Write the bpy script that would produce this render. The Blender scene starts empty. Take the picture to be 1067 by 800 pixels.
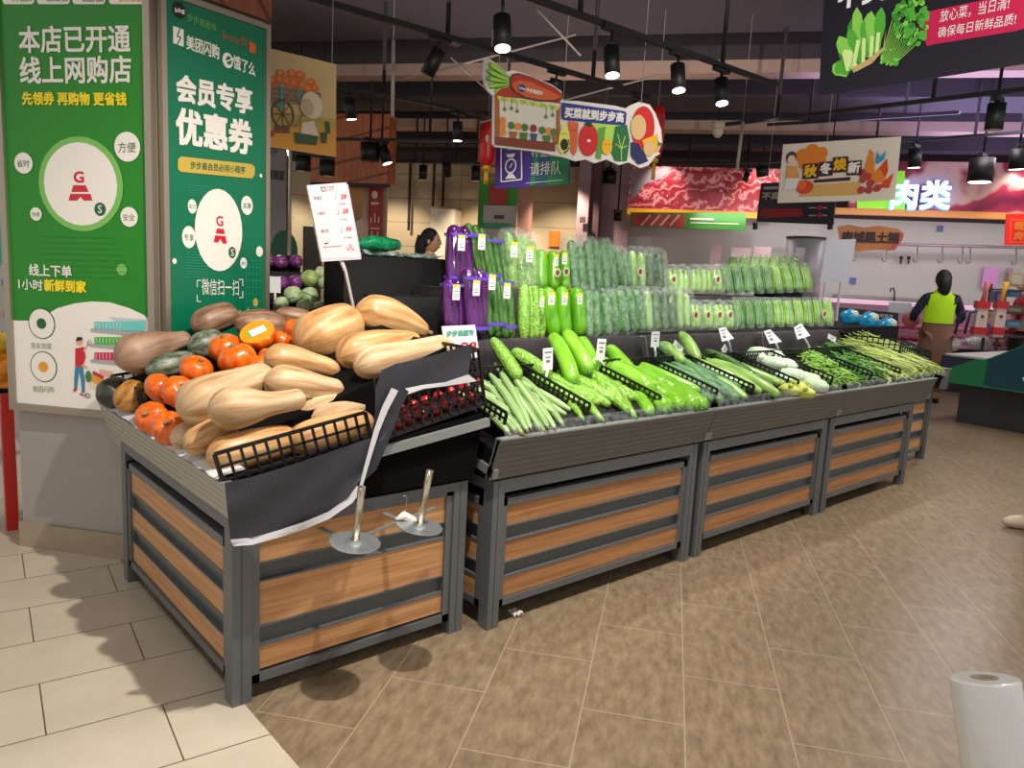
import bpy, bmesh, math, random
from mathutils import Vector as V, Matrix
random.seed(7)
PI = math.pi
SC = bpy.context.scene
COL = SC.collection
R = math.radians
# ------------------------------------------------------------------ camera
F, CX, CY, H = 790.0, 533.5, 400.0, 1.36
CR = Matrix(((0.752, -0.059, 0.656), (-0.657, -0.146, 0.740), (0.052, -0.987, -0.149)))  # columns: image right, image down, forward
_x = V((CR[0][0], CR[1][0], CR[2][0])).normalized()
_f = V((CR[0][2], CR[1][2], CR[2][2]))
_f = (_f - _x * _f.dot(_x)).normalized()
_d = _f.cross(_x)
EYE = V((0, 0, H))
cam = bpy.data.cameras.new('camera')
cam.sensor_fit = 'HORIZONTAL'; cam.sensor_width = 36.0
cam.lens = 36.0 * F / 1067.0
cam.clip_start = 0.05; cam.clip_end = 100
cam_o = bpy.data.objects.new('camera', cam)
COL.objects.link(cam_o)
M3 = Matrix((_x, -_d, -_f)).transposed()
cam_o.matrix_world = Matrix.Translation(EYE) @ M3.to_4x4()
SC.camera = cam_o
# ------------------------------------------------------------------ light and exposure
SC.view_settings.view_transform = 'Standard'
SC.view_settings.look = 'None'
SC.view_settings.gamma = 1.0
SC.view_settings.use_curve_mapping = False
SC.view_settings.exposure = 0.48
SC.cycles.max_bounces = 6
SC.cycles.transparent_max_bounces = 12
SC.cycles.use_denoising = True
SC.cycles.sample_clamp_indirect = 3.0
world = bpy.data.worlds.new('interior'); SC.world = world
world.use_nodes = True
world.node_tree.nodes['Background'].inputs[0].default_value = (1.0, 0.95, 0.9, 1)
world.node_tree.nodes['Background'].inputs[1].default_value = 0.52

def spot(loc, to, watt, deg=60, col=(1, 0.95, 0.88), blend=0.6, size=0.05):
    l = bpy.data.lights.new('spot_lamp', 'SPOT'); l.energy = watt; l.spot_size = R(deg)
    l.spot_blend = blend; l.color = col; l.shadow_soft_size = size
    o = bpy.data.objects.new('spot_lamp', l); COL.objects.link(o)
    o.location = loc
    o.rotation_euler = (V(to) - V(loc)).to_track_quat('-Z', 'Y').to_euler()
    return o

KEYC = (1.0, 0.93, 0.84)
COOL = (0.97, 1.0, 0.98)
# the shop's ceiling spots over the displays, and unseen spots added for brightness
spot((1.18, 1.45, 2.75), (1.15, 2.35, 0.8), 168, 110, KEYC, 0.7, 0.03)
spot((0.05, 1.9, 2.75), (0.0, 3.1, 0.0), 16, 100, KEYC, 0.8, 0.05)
spot((2.1, 1.2, 2.75), (2.1, 2.9, 0.9), 40, 70, KEYC, 0.8, 0.04)
for x, w in ((2.05, 80), (2.85, 85), (3.65, 85), (4.45, 85), (5.25, 90)):
    spot((x, 2.52, 2.62), (x + 0.02, 2.68, 0.9), w * .6, 62, COOL, 0.75, 0.04)
for x in (2.4, 3.9, 5.4, 7.0):
    spot((x, 1.35, 2.8), (x + .1, 1.15, 0), 78, 130, KEYC, 0.9, 0.25)  # unseen soft spots, added to fill the aisle floor with light
spot((1.6, 0.1, 2.8), (1.5, 0.4, 0.6), 26, 60, KEYC, 0.8, 0.1)  # unseen spot added to brighten the bag roll
for x, y in ((4.0, 5.2), (2.0, 5.5), (6.3, 3.8)):
    spot((x, y, 2.8), (x, y + .3, 0), 90, 120, KEYC, 0.9, 0.1)

def arealamp(loc, to, watt, sx, sy, col=(1, 1, 1), rz=0):
    l = bpy.data.lights.new('fill_lamp', 'AREA'); l.shape = 'RECTANGLE'; l.size = sx; l.size_y = sy; l.energy = watt; l.color = col  # area lamps are added fill, no fixture is built for them
    o = bpy.data.objects.new('fill_lamp', l); COL.objects.link(o); o.location = loc
    o.rotation_euler = (V(to) - V(loc)).to_track_quat('-Z', 'Y').to_euler(); return o
spot((2.0, -1.0, 2.85), (5.6, 3.4, 2.25), 330, 48, KEYC, 0.8, 0.05)  # unseen spot added behind the viewer to brighten the hanging signs
spot((0.6, -0.6, 2.85), (3.6, 3.6, 2.3), 150, 44, KEYC, 0.8, 0.05)  # second unseen spot, added for the hanging signs
arealamp((9.5, 3.0, 3.0), (9.5, 3.0, 4.5), 60, 5, 2, (.62, .52, 1))  # added uplight tinting the ceiling violet
arealamp((4.0, 5.0, 3.0), (4.0, 5.0, 4.5), 22, 5, 3, (1, .82, .75))  # faint warm uplight added for the ceiling
_e1 = V((math.cos(R(35)), math.sin(R(35)), 0)); _e2 = V((-_e1.y, _e1.x, 0))
# added spots brightening the beige wall, added meat department lamps, mural washers
for b, w in ((7.6, 90), (5.4, 110), (3.6, 120), (2.2, 100)):
    q = _e1 * 11.6 + _e2 * b; spot((q.x, q.y, 2.85), (q.x + _e1.x * 1.3, q.y + _e1.y * 1.3, .9), w, 85, (1, .88, .70), .6, .05)
q = _e1 * 11.9 + _e2 * -2.6; arealamp((q.x, q.y, 2.35), (q.x + _e1.x, q.y + _e1.y, .9), 22, 5.5, .3, (1, .95, .98))
for b in (.7, -.78, -4.3):
    q = _e1 * 12.05 + _e2 * b; spot((q.x, q.y, 3.2), (q.x + _e1.x * .45, q.y + _e1.y * .45, 2.75), 22, 75, (1, .9, .85), .7, .05)
q = _e1 * 9.5 + _e2 * -3.3; arealamp((q.x, q.y, 3.2), (q.x, q.y, 0), 30, 2.5, .4, (1, .95, .95))
# ------------------------------------------------------------------ helpers: rays into the place
def ray(u, v): return _x * (u - CX) + _d * (v - CY) + _f * F
def PZ(u, v, z=0.0):
    r = ray(u, v); return EYE + r * ((z - H) / r.z)
def PY(u, v, y):
    r = ray(u, v); return EYE + r * (y / r.y)
def PX(u, v, x):
    r = ray(u, v); return EYE + r * (x / r.x)
def PD(u, v, d): return EYE + ray(u, v) * (d / F)
def PP(u, v, c, a, b, x0=0.8, y0=2.15):          # plane z = c + a(x-x0) + b(y-y0)
    r = ray(u, v)
    t = (c - a * x0 - b * y0 - H) / (r.z - a * r.x - b * r.y)
    return EYE + r * t
E1 = V((math.cos(R(35)), math.sin(R(35)), 0)); E2 = V((-E1.y, E1.x, 0))
def PA(u, v, a):
    r = ray(u, v); return EYE + r * (a / r.dot(E1))
def W(a, b, z): return E1 * a + E2 * b + V((0, 0, z))
def depth(p): return (V(p) - EYE).dot(_f)
# ------------------------------------------------------------------ materials
MATS = {}
def mat(name, col, rough=0.5, metal=0.0, emit=0.0, noise=0.0, nscale=20.0, bump=0.0, alpha=1.0, coat=0.0, spec=0.5, trans=0.0):
    if name in MATS: return MATS[name]
    m = bpy.data.materials.new(name); m.use_nodes = True
    nt = m.node_tree; b = nt.nodes['Principled BSDF']
    b.inputs['Base Color'].default_value = (*col, 1); b.inputs['Roughness'].default_value = rough
    b.inputs['Metallic'].default_value = metal; b.inputs['Alpha'].default_value = alpha
    b.inputs['Coat Weight'].default_value = coat; b.inputs['Specular IOR Level'].default_value = spec
    b.inputs['Transmission Weight'].default_value = trans
    if emit:
        b.inputs['Emission Color'].default_value = (*col, 1); b.inputs['Emission Strength'].default_value = emit
    if noise or bump:
        tc = nt.nodes.new('ShaderNodeTexCoord'); n = nt.nodes.new('ShaderNodeTexNoise')
        n.inputs['Scale'].default_value = nscale; n.inputs['Detail'].default_value = 4
        nt.links.new(tc.outputs['Object'], n.inputs['Vector'])
        if noise:
            r = nt.nodes.new('ShaderNodeValToRGB')
            r.color_ramp.elements[0].position = 0.3; r.color_ramp.elements[1].position = 0.7
            r.color_ramp.elements[0].color = (*[max(0, c * (1 - noise)) for c in col], 1)
            r.color_ramp.elements[1].color = (*[min(1, c * (1 + noise)) for c in col], 1)
            nt.links.new(n.outputs['Fac'], r.inputs['Fac']); nt.links.new(r.outputs['Color'], b.inputs['Base Color'])
            if emit: nt.links.new(r.outputs['Color'], b.inputs['Emission Color'])
        if bump:
            bp = nt.nodes.new('ShaderNodeBump'); bp.inputs['Strength'].default_value = bump; bp.inputs['Distance'].default_value = 0.01
            nt.links.new(n.outputs['Fac'], bp.inputs['Height']); nt.links.new(bp.outputs['Normal'], b.inputs['Normal'])
    MATS[name] = m
    return m

def skin_mat(name, cols, rough=0.4, su=3.0, sv=14.0, scale=1.0, bump=0.15, coat=0.0, fine=0.0, pos=(0.3, 0.5, 0.7), spec=0.5):
    """vegetable skin: noise stretched along the body (uv.x along, uv.y around)"""
    if name in MATS: return MATS[name]
    m = bpy.data.materials.new(name); m.use_nodes = True
    nt = m.node_tree; b = nt.nodes['Principled BSDF']; L = nt.links.new
    uv = nt.nodes.new('ShaderNodeUVMap'); uv.uv_map = 'UVMap'
    oi = nt.nodes.new('ShaderNodeObjectInfo')
    mp = nt.nodes.new('ShaderNodeMapping'); mp.inputs['Scale'].default_value = (su, sv, 1)
    ad = nt.nodes.new('ShaderNodeVectorMath'); ad.operation = 'ADD'
    cb = nt.nodes.new('ShaderNodeCombineXYZ'); ml = nt.nodes.new('ShaderNodeMath'); ml.operation = 'MULTIPLY'; ml.inputs[1].default_value = 37
    L(oi.outputs['Random'], ml.inputs[0]); L(ml.outputs[0], cb.inputs[2])
    L(uv.outputs['UV'], mp.inputs['Vector']); L(mp.outputs[0], ad.inputs[0]); L(cb.outputs[0], ad.inputs[1])
    n = nt.nodes.new('ShaderNodeTexNoise'); n.inputs['Scale'].default_value = scale; n.inputs['Detail'].default_value = 5; n.inputs['Roughness'].default_value = 0.6
    L(ad.outputs[0], n.inputs['Vector'])
    r = nt.nodes.new('ShaderNodeValToRGB'); cr = r.color_ramp
    cr.elements[0].position = pos[0]; cr.elements[1].position = pos[-1]
    cr.elements[0].color = (*cols[0], 1); cr.elements[1].color = (*cols[-1], 1)
    for c, p in zip(cols[1:-1], pos[1:-1]):
        e = cr.elements.new(p); e.color = (*c, 1)
    L(n.outputs['Fac'], r.inputs['Fac']); L(r.outputs['Color'], b.inputs['Base Color'])
    b.inputs['Roughness'].default_value = rough; b.inputs['Coat Weight'].default_value = coat
    b.inputs['Specular IOR Level'].default_value = spec
    bp = nt.nodes.new('ShaderNodeBump'); bp.inputs['Strength'].default_value = bump; bp.inputs['Distance'].default_value = 0.01
    if fine:
        n2 = nt.nodes.new('ShaderNodeTexNoise'); n2.inputs['Scale'].default_value = fine; n2.inputs['Detail'].default_value = 2
        tc = nt.nodes.new('ShaderNodeTexCoord'); L(tc.outputs['Object'], n2.inputs['Vector']); L(n2.outputs['Fac'], bp.inputs['Height'])
    else:
        L(n.outputs['Fac'], bp.inputs['Height'])
    L(bp.outputs['Normal'], b.inputs['Normal'])
    MATS[name] = m
    return m

def film_mat(name, col=(0.9, 0.95, 0.95), a=0.22, rough=0.12):
    """clear crinkled plastic film"""
    if name in MATS: return MATS[name]
    m = bpy.data.materials.new(name); m.use_nodes = True
    nt = m.node_tree; L = nt.links.new
    b = nt.nodes['Principled BSDF']; out = nt.nodes['Material Output']
    b.inputs['Base Color'].default_value = (*col, 1); b.inputs['Roughness'].default_value = rough
    tr = nt.nodes.new('ShaderNodeBsdfTransparent'); mx = nt.nodes.new('ShaderNodeMixShader')
    n = nt.nodes.new('ShaderNodeTexNoise'); n.inputs['Scale'].default_value = 40; n.inputs['Detail'].default_value = 3
    tc = nt.nodes.new('ShaderNodeTexCoord'); L(tc.outputs['Object'], n.inputs['Vector'])
    mr = nt.nodes.new('ShaderNodeMapRange'); mr.inputs['From Min'].default_value = .35; mr.inputs['From Max'].default_value = .7
    mr.inputs['To Min'].default_value = a * .35; mr.inputs['To Max'].default_value = min(1, a * 2.6)  # patchy opacity puts streaky highlights into the film
    L(n.outputs['Fac'], mr.inputs['Value']); L(mr.outputs[0], mx.inputs[0])
    bp = nt.nodes.new('ShaderNodeBump'); bp.inputs['Strength'].default_value = .6; bp.inputs['Distance'].default_value = .01
    L(n.outputs['Fac'], bp.inputs['Height']); L(bp.outputs['Normal'], b.inputs['Normal'])
    L(tr.outputs[0], mx.inputs[1]); L(b.outputs[0], mx.inputs[2]); L(mx.outputs[0], out.inputs['Surface'])
    MATS[name] = m
    return m

def wood_mat(name, c1, c2, rot=0.0, rough=0.45, chevron=False, axis='X'):
    if name in MATS: return MATS[name]
    m = bpy.data.materials.new(name); m.use_nodes = True
    nt = m.node_tree; b = nt.nodes['Principled BSDF']; L = nt.links.new
    tc = nt.nodes.new('ShaderNodeTexCoord'); mp = nt.nodes.new('ShaderNodeMapping')
    s = {'X': (2.0, 30, 60), 'Y': (30, 2.0, 60), 'Z': (30, 30, 2.0)}[axis]
    mp.inputs['Scale'].default_value = s
    n = nt.nodes.new('ShaderNodeTexNoise'); n.inputs['Scale'].default_value = 1.2; n.inputs['Detail'].default_value = 5; n.inputs['Distortion'].default_value = .4
    L(tc.outputs['Object'], mp.inputs['Vector']); L(mp.outputs[0], n.inputs['Vector'])
    r = nt.nodes.new('ShaderNodeValToRGB'); r.color_ramp.elements[0].position = .35; r.color_ramp.elements[1].position = .65
    r.color_ramp.elements[0].color = (*c1, 1); r.color_ramp.elements[1].color = (*c2, 1)
    L(n.outputs['Fac'], r.inputs['Fac'])
    if chevron:
        w = nt.nodes.new('ShaderNodeTexWave'); w.inputs['Scale'].default_value = 2.2; w.inputs['Distortion'].default_value = 0
        w.wave_type = 'BANDS'; w.bands_direction = 'DIAGONAL'
        L(tc.outputs['Object'], w.inputs['Vector'])
        r2 = nt.nodes.new('ShaderNodeValToRGB'); r2.color_ramp.elements[0].position = 0.0; r2.color_ramp.elements[1].position = .07
        r2.color_ramp.elements[0].color = (.35, .3, .3, 1); r2.color_ramp.elements[1].color = (1, 1, 1, 1)
        L(w.outputs['Fac'], r2.inputs['Fac'])
        mx = nt.nodes.new('ShaderNodeMix'); mx.data_type = 'RGBA'; mx.blend_type = 'MULTIPLY'; mx.inputs[0].default_value = 1
        L(r.outputs['Color'], mx.inputs[6]); L(r2.outputs['Color'], mx.inputs[7]); L(mx.outputs[2], b.inputs['Base Color'])
    else:
        L(r.outputs['Color'], b.inputs['Base Color'])
    b.inputs['Roughness'].default_value = rough
    MATS[name] = m
    return m

def lin(r, g, b):
    f = lambda c: (c / 255 / 12.92) if c <= 10 else ((c / 255 + 0.055) / 1.055) ** 2.4
    return (f(r), f(g), f(b))
def C(name, r, g, b, rough=.5, **k): return mat(name, lin(r, g, b), rough, **k)
# ------------------------------------------------------------------ mesh builder
class MB:
    def __init__(s): s.v = []; s.f = []; s.m = []; s.uv = []; s.sm = []; s.mats = []
    def mi(s, m):
        if m not in s.mats: s.mats.append(m)
        return s.mats.index(m)
    def face(s, idx, m, uv=None, smooth=False):
        s.f.append(tuple(idx)); s.m.append(s.mi(m)); s.uv.append(uv); s.sm.append(smooth)
    def quadbox(s, c, m):      # 8 corners: bottom 0-3 ccw, top 4-7
        n = len(s.v); s.v += [V(p) for p in c]
        for q in ((3, 2, 1, 0), (4, 5, 6, 7), (0, 1, 5, 4), (1, 2, 6, 5), (2, 3, 7, 6), (3, 0, 4, 7)):
            s.face([n + i for i in q], m)
    def box(s, a, b, m):
        x0, y0, z0 = a; x1, y1, z1 = b
        x0, x1 = min(x0, x1), max(x0, x1); y0, y1 = min(y0, y1), max(y0, y1); z0, z1 = min(z0, z1), max(z0, z1)
        s.quadbox([(x0, y0, z0), (x1, y0, z0), (x1, y1, z0), (x0, y1, z0), (x0, y0, z1), (x1, y0, z1), (x1, y1, z1), (x0, y1, z1)], m)
    def obox(s, o, ax, ay, az, m):   # oriented box from corner o with edge vectors
        o, ax, ay, az = V(o), V(ax), V(ay), V(az)
        s.quadbox([o, o + ax, o + ax + ay, o + ay, o + az, o + ax + az, o + ax + ay + az, o + ay + az], m)
    def bar(s, p, q, w, t, m, up=(0, 0, 1)):   # rectangular bar between two points
        p, q = V(p), V(q); d = (q - p).normalized(); up = V(up)
        if abs(d.dot(up)) > .98: up = V((0, 1, 0))
        a = d.cross(up).normalized(); b = a.cross(d).normalized()
        s.obox(p - a * w / 2 - b * t / 2, q - p, a * w, b * t, m)
    def poly(s, pts, m, smooth=False):
        n = len(s.v); s.v += [V(p) for p in pts]; s.face(range(n, n + len(pts)), m, None, smooth)
    def prism(s, pts, d, m, m2=None):
        n = len(s.v); k = len(pts); d = V(d)
        s.v += [V(p) for p in pts] + [V(p) + d for p in pts]
        s.face(range(n, n + k), m); s.face(list(range(n + k, n + 2 * k))[::-1], m)
        for i in range(k):
            j = (i + 1) % k; s.face((n + i, n + k + i, n + k + j, n + j), m2 or m)
    def tube(s, pts, rad, m, seg=10, cap=True, ribs=0, amp=0.0, flat=1.0, tw=0.0, rough=0.0, ref=None):
        pts = [V(p) for p in pts]; k = len(pts)
        if not hasattr(rad, '__len__'): rad = [rad] * k
        n0 = len(s.v); ref = V(ref) if ref else V((0, 0, 1)); a = None
        for i, p in enumerate(pts):
            t = (pts[min(i + 1, k - 1)] - pts[max(i - 1, 0)]).normalized()
            if a is None:
                if abs(t.dot(ref)) > .95: ref = V((0, 1, 0)) if abs(t.y) < .9 else V((1, 0, 0))
                a = (ref - t * ref.dot(t)).normalized()
            else: a = (a - t * a.dot(t)).normalized()
            b = t.cross(a)
            for j in range(seg):
                th = 2 * PI * j / seg
                rr = rad[i] * (1 + amp * (abs(math.cos(ribs * th / 2 + tw * i)) - .6) if ribs else 1)
                if rough: rr *= 1 + random.uniform(-rough, rough)
                s.v.append(p + a * math.cos(th) * rr * flat + b * math.sin(th) * rr)
        for i in range(k - 1):
            for j in range(seg):
                j2 = (j + 1) % seg; A = n0 + i * seg
                s.face((A + j, A + j2, A + seg + j2, A + seg + j), m,
                       ((i / (k - 1), j / seg), (i / (k - 1), (j + 1) / seg), ((i + 1) / (k - 1), (j + 1) / seg), ((i + 1) / (k - 1), j / seg)), True)
        if cap:
            s.face([n0 + j for j in range(seg)][::-1], m, None, False)
            s.face([n0 + (k - 1) * seg + j for j in range(seg)], m, None, False)
    def cyl(s, p, q, r, m, seg=16, r2=None): s.tube([p, q], [r, r if r2 is None else r2], m, seg)
    def ball(s, c, r, m, seg=12, rings=8, rot=None):
        if not hasattr(r, '__len__'): r = (r, r, r)
        c = V(c); n0 = len(s.v)
        for i in range(rings + 1):
            ph = PI * i / rings
            for j in range(seg):
                th = 2 * PI * j / seg
                p = V((r[0] * math.sin(ph) * math.cos(th), r[1] * math.sin(ph) * math.sin(th), r[2] * math.cos(ph)))
                if rot: p = rot @ p
                s.v.append(c + p)
        for i in range(rings):
            for j in range(seg):
                j2 = (j + 1) % seg; A = n0 + i * seg
                s.face((A + j, A + seg + j, A + seg + j2, A + j2), m,
                       ((i / rings, j / seg), ((i + 1) / rings, j / seg), ((i + 1) / rings, (j + 1) / seg), (i / rings, (j + 1) / seg)), True)
    def grid(s, rows, m, smooth=True):
        n0 = len(s.v); k = len(rows[0])
        for r in rows: s.v += [V(p) for p in r]
        for i in range(len(rows) - 1):
            for j in range(k - 1):
                A = n0 + i * k + j
                s.face((A, A + 1, A + k + 1, A + k), m, ((i / len(rows), j / k), (i / len(rows), (j + 1) / k), ((i + 1) / len(rows), (j + 1) / k), ((i + 1) / len(rows), j / k)), smooth)
    def build(s, name, parent=None, origin=None, weld=False):
        if not s.f: return None
        vs = s.v
        if origin is None:
            if parent is not None: origin = W0(parent)
            else:
                lo = V([min(p[i] for p in vs) for i in range(3)]); hi = V([max(p[i] for p in vs) for i in range(3)])
                origin = V(((lo.x + hi.x) / 2, (lo.y + hi.y) / 2, lo.z))
        origin = V(origin)
        me = bpy.data.meshes.new(name)
        me.from_pydata([tuple(p - origin) for p in vs], [], s.f)
        for m in s.mats: me.materials.append(m)
        me.polygons.foreach_set('material_index', s.m)
        me.polygons.foreach_set('use_smooth', s.sm)
        if any(u is not None for u in s.uv):
            ul = me.uv_layers.new(name='UVMap'); k = 0
            for poly, u in zip(s.f, s.uv):
                for i in range(len(poly)):
                    ul.data[k].uv = u[i] if u is not None else (.5, .5)
                    k += 1
        me.validate(); me.update()
        o = bpy.data.objects.new(name, me); COL.objects.link(o)
        if parent is not None:
            o.parent = parent; o.location = origin - W0(parent)
        else: o.location = origin
        return o
def W0(o):
    p = V(o.location)
    while o.parent is not None:
        o = o.parent; p = p + V(o.location)
    return p
def tag(o, label=None, cat=None, group=None, kind=None):
    if label: o['label'] = label
    if cat: o['category'] = cat
    if group: o['group'] = group
    if kind: o['kind'] = kind
    return o
def thing(name, loc, label, cat, group=None):
    o = bpy.data.objects.new(name, None); COL.objects.link(o); o.location = loc
    o.empty_display_size = .05
    return tag(o, label, cat, group)
def copy_tree(o, parent=None):
    c = o.copy(); COL.objects.link(c); c.parent = parent
    for ch in list(o.children): copy_tree(ch, c)
    return c
ORD = ['first', 'second', 'third', 'fourth', 'fifth', 'sixth', 'seventh', 'eighth', 'ninth', 'tenth', 'eleventh', 'twelfth', 'thirteenth', 'fourteenth', 'fifteenth']

def interp(rad, t):
    k = len(rad) - 1; x = t * k; i = min(int(x), k - 1); f = x - i
    p0 = rad[max(i - 1, 0)]; p1 = rad[i]; p2 = rad[i + 1]; p3 = rad[min(i + 2, k)]
    return .5 * (2 * p1 + (p2 - p0) * f + (2 * p0 - 5 * p1 + 4 * p2 - p3) * f * f + (3 * p1 - p0 - 3 * p2 + p3) * f ** 3)
def body(mb, p0, p1, rad, m, bend=(0, 0, 0), rings=16, seg=16, ribs=0, amp=0.0, flat=1.0, tw=0.0, rough=0.0):
    """a closed rounded body along a bent spine: gourds, cucumbers, pumpkins"""
    p0, p1, bend = V(p0), V(p1), V(bend); L = (p1 - p0).length
    ts = [.5 - .5 * math.cos(PI * (.02 + .96 * i / rings)) for i in range(rings + 1)]
    pts = [p0.lerp(p1, t) + bend * (4 * t * (1 - t)) for t in ts]; rr = []
    for t in ts:
        r = interp(rad, t); c = 1.0
        c0 = min(.45, rad[0] / L); c1 = min(.45, rad[-1] / L)
        if t < c0: c = math.sqrt(max(0, 1 - (1 - t / c0) ** 2))
        if 1 - t < c1: c = min(c, math.sqrt(max(0, 1 - (1 - (1 - t) / c1) ** 2)))
        rr.append(r * c)
    mb.tube(pts, rr, m, seg, True, ribs, amp, flat, tw, rough)
# ------------------------------------------------------------------ flat printed sheets
_tc = {}
def text_mesh(s, bold, res=4):
    k = (s, bold, res)
    if k in _tc: return _tc[k]
    c = bpy.data.curves.new('t', 'FONT'); c.body = s; c.offset = bold; c.resolution_u = res
    o = bpy.data.objects.new('t', c); COL.objects.link(o)
    dg = bpy.context.evaluated_depsgraph_get()
    me = bpy.data.meshes.new_from_object(o.evaluated_get(dg))
    vs = [(v.co.x, v.co.y) for v in me.vertices]; fs = [tuple(p.vertices) for p in me.polygons]
    bpy.data.objects.remove(o); bpy.data.curves.remove(c); bpy.data.meshes.remove(me)
    _tc[k] = (vs, fs); return _tc[k]
class Sheet:
    """print on a real plane in the shop: O a point of it, U to the reader's right, Vv up, N towards the reader"""
    def __init__(s, O, U, Vv=(0, 0, 1), eps=.0012):
        s.O = V(O); s.U = V(U).normalized(); s.V = V(Vv).normalized(); s.N = s.U.cross(s.V).normalized(); s.eps = eps; s.mb = MB(); s.k = 0
    def hit(s, u, v):
        r = ray(u, v); return EYE + r * ((s.O - EYE).dot(s.N) / r.dot(s.N))
    def loc(s, u, v):
        p = s.hit(u, v) - s.O; return (p.dot(s.U), p.dot(s.V))
    def w(s, a, b, lay=0): return s.O + s.U * a + s.V * b + s.N * (s.eps * lay)
    def poly(s, pts, m, lay=1):
        s.k += 1; lay = lay + (s.k * .037) % .85; s.mb.poly([s.w(*s.loc(*p), lay) for p in pts], m)
    def lpoly(s, pts, m, lay=1):
        s.k += 1; lay = lay + (s.k * .037) % .85; s.mb.poly([s.w(*p, lay) for p in pts], m)
    def disc(s, c, r, m, lay=1, ry=None, n=28):      # centre px, radius px (at that point)
        a, b = s.loc(*c); ra = abs(s.loc(c[0] + r, c[1])[0] - a); rb = abs(s.loc(c[0], c[1] + (ry or r))[1] - b)
        s.lpoly([(a + ra * math.cos(2 * PI * i / n), b + rb * math.sin(2 * PI * i / n)) for i in range(n)], m, lay)
    def ring(s, c, r, wd, m, lay=1, ry=None, n=28):
        a, b = s.loc(*c); ra = abs(s.loc(c[0] + r, c[1])[0] - a); rb = abs(s.loc(c[0], c[1] + (ry or r))[1] - b); k = 1 - wd / r
        for i in range(n):
            t0, t1 = 2 * PI * i / n, 2 * PI * (i + 1) / n
            s.lpoly([(a + ra * f * math.cos(t), b + rb * f * math.sin(t)) for t, f in ((t0, 1), (t1, 1), (t1, k), (t0, k))], m, lay)
    def line(s, pts, wpx, m, lay=1):
        for (p, q) in zip(pts, pts[1:]):
            d = V((q[0] - p[0], q[1] - p[1])); n = V((-d.y, d.x)).normalized() * wpx / 2
            s.poly([(p[0] + n.x, p[1] + n.y), (q[0] + n.x, q[1] + n.y), (q[0] - n.x, q[1] - n.y), (p[0] - n.x, p[1] - n.y)], m, lay)
    def text(s, t, p0, p1, h, m, bold=0.0, lay=2, res=4, slant=0.0):
        """t fitted between the bottom-left px p0 and bottom-right px p1, h px tall"""
        a0, b0 = s.loc(*p0); a1, b1 = s.loc(*p1); hh = s.loc(p0[0], p0[1] - h)[1] - b0
        vs, fs = text_mesh(t, 0.0, res)
        x0 = min(v[0] for v in vs); x1 = max(v[0] for v in vs); y0 = min(v[1] for v in vs); y1 = max(v[1] for v in vs)
        n = len(s.mb.v)
        W_ = abs(a1 - a0) / max(1, len(t)); offs = [(0, 0)]
        if bold >= .01: k = W_ * (.022 if bold < .02 else .04); offs = [(-k, -k), (k, -k), (-k, k), (k, k), (0, 0)]
        s.k += 1; lay = lay + (s.k * .037) % .6
        for oi, (ox, oy) in enumerate(offs):
            n = len(s.mb.v)
            for x, y in vs:
                fx = (x - x0) / (x1 - x0); fy = (y - y0) / (y1 - y0)
                s.mb.v.append(s.w(a0 + ox + (a1 - a0) * fx + slant * fy * hh, b0 + oy + (b1 - b0) * fx + fy * hh, lay + .05 * oi))
            for f in fs: s.mb.face([n + i for i in f], m)
    def board(s, pts, m, thick=.01, name='board', parent=None):
        mb = MB(); mb.prism([s.w(*s.loc(*p), 0) for p in pts], -s.N * thick, m)
        return mb.build(name, parent)
    def done(s, name, parent): return s.mb.build(name, parent)
white = C('white_print', 235, 232, 225)
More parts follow.
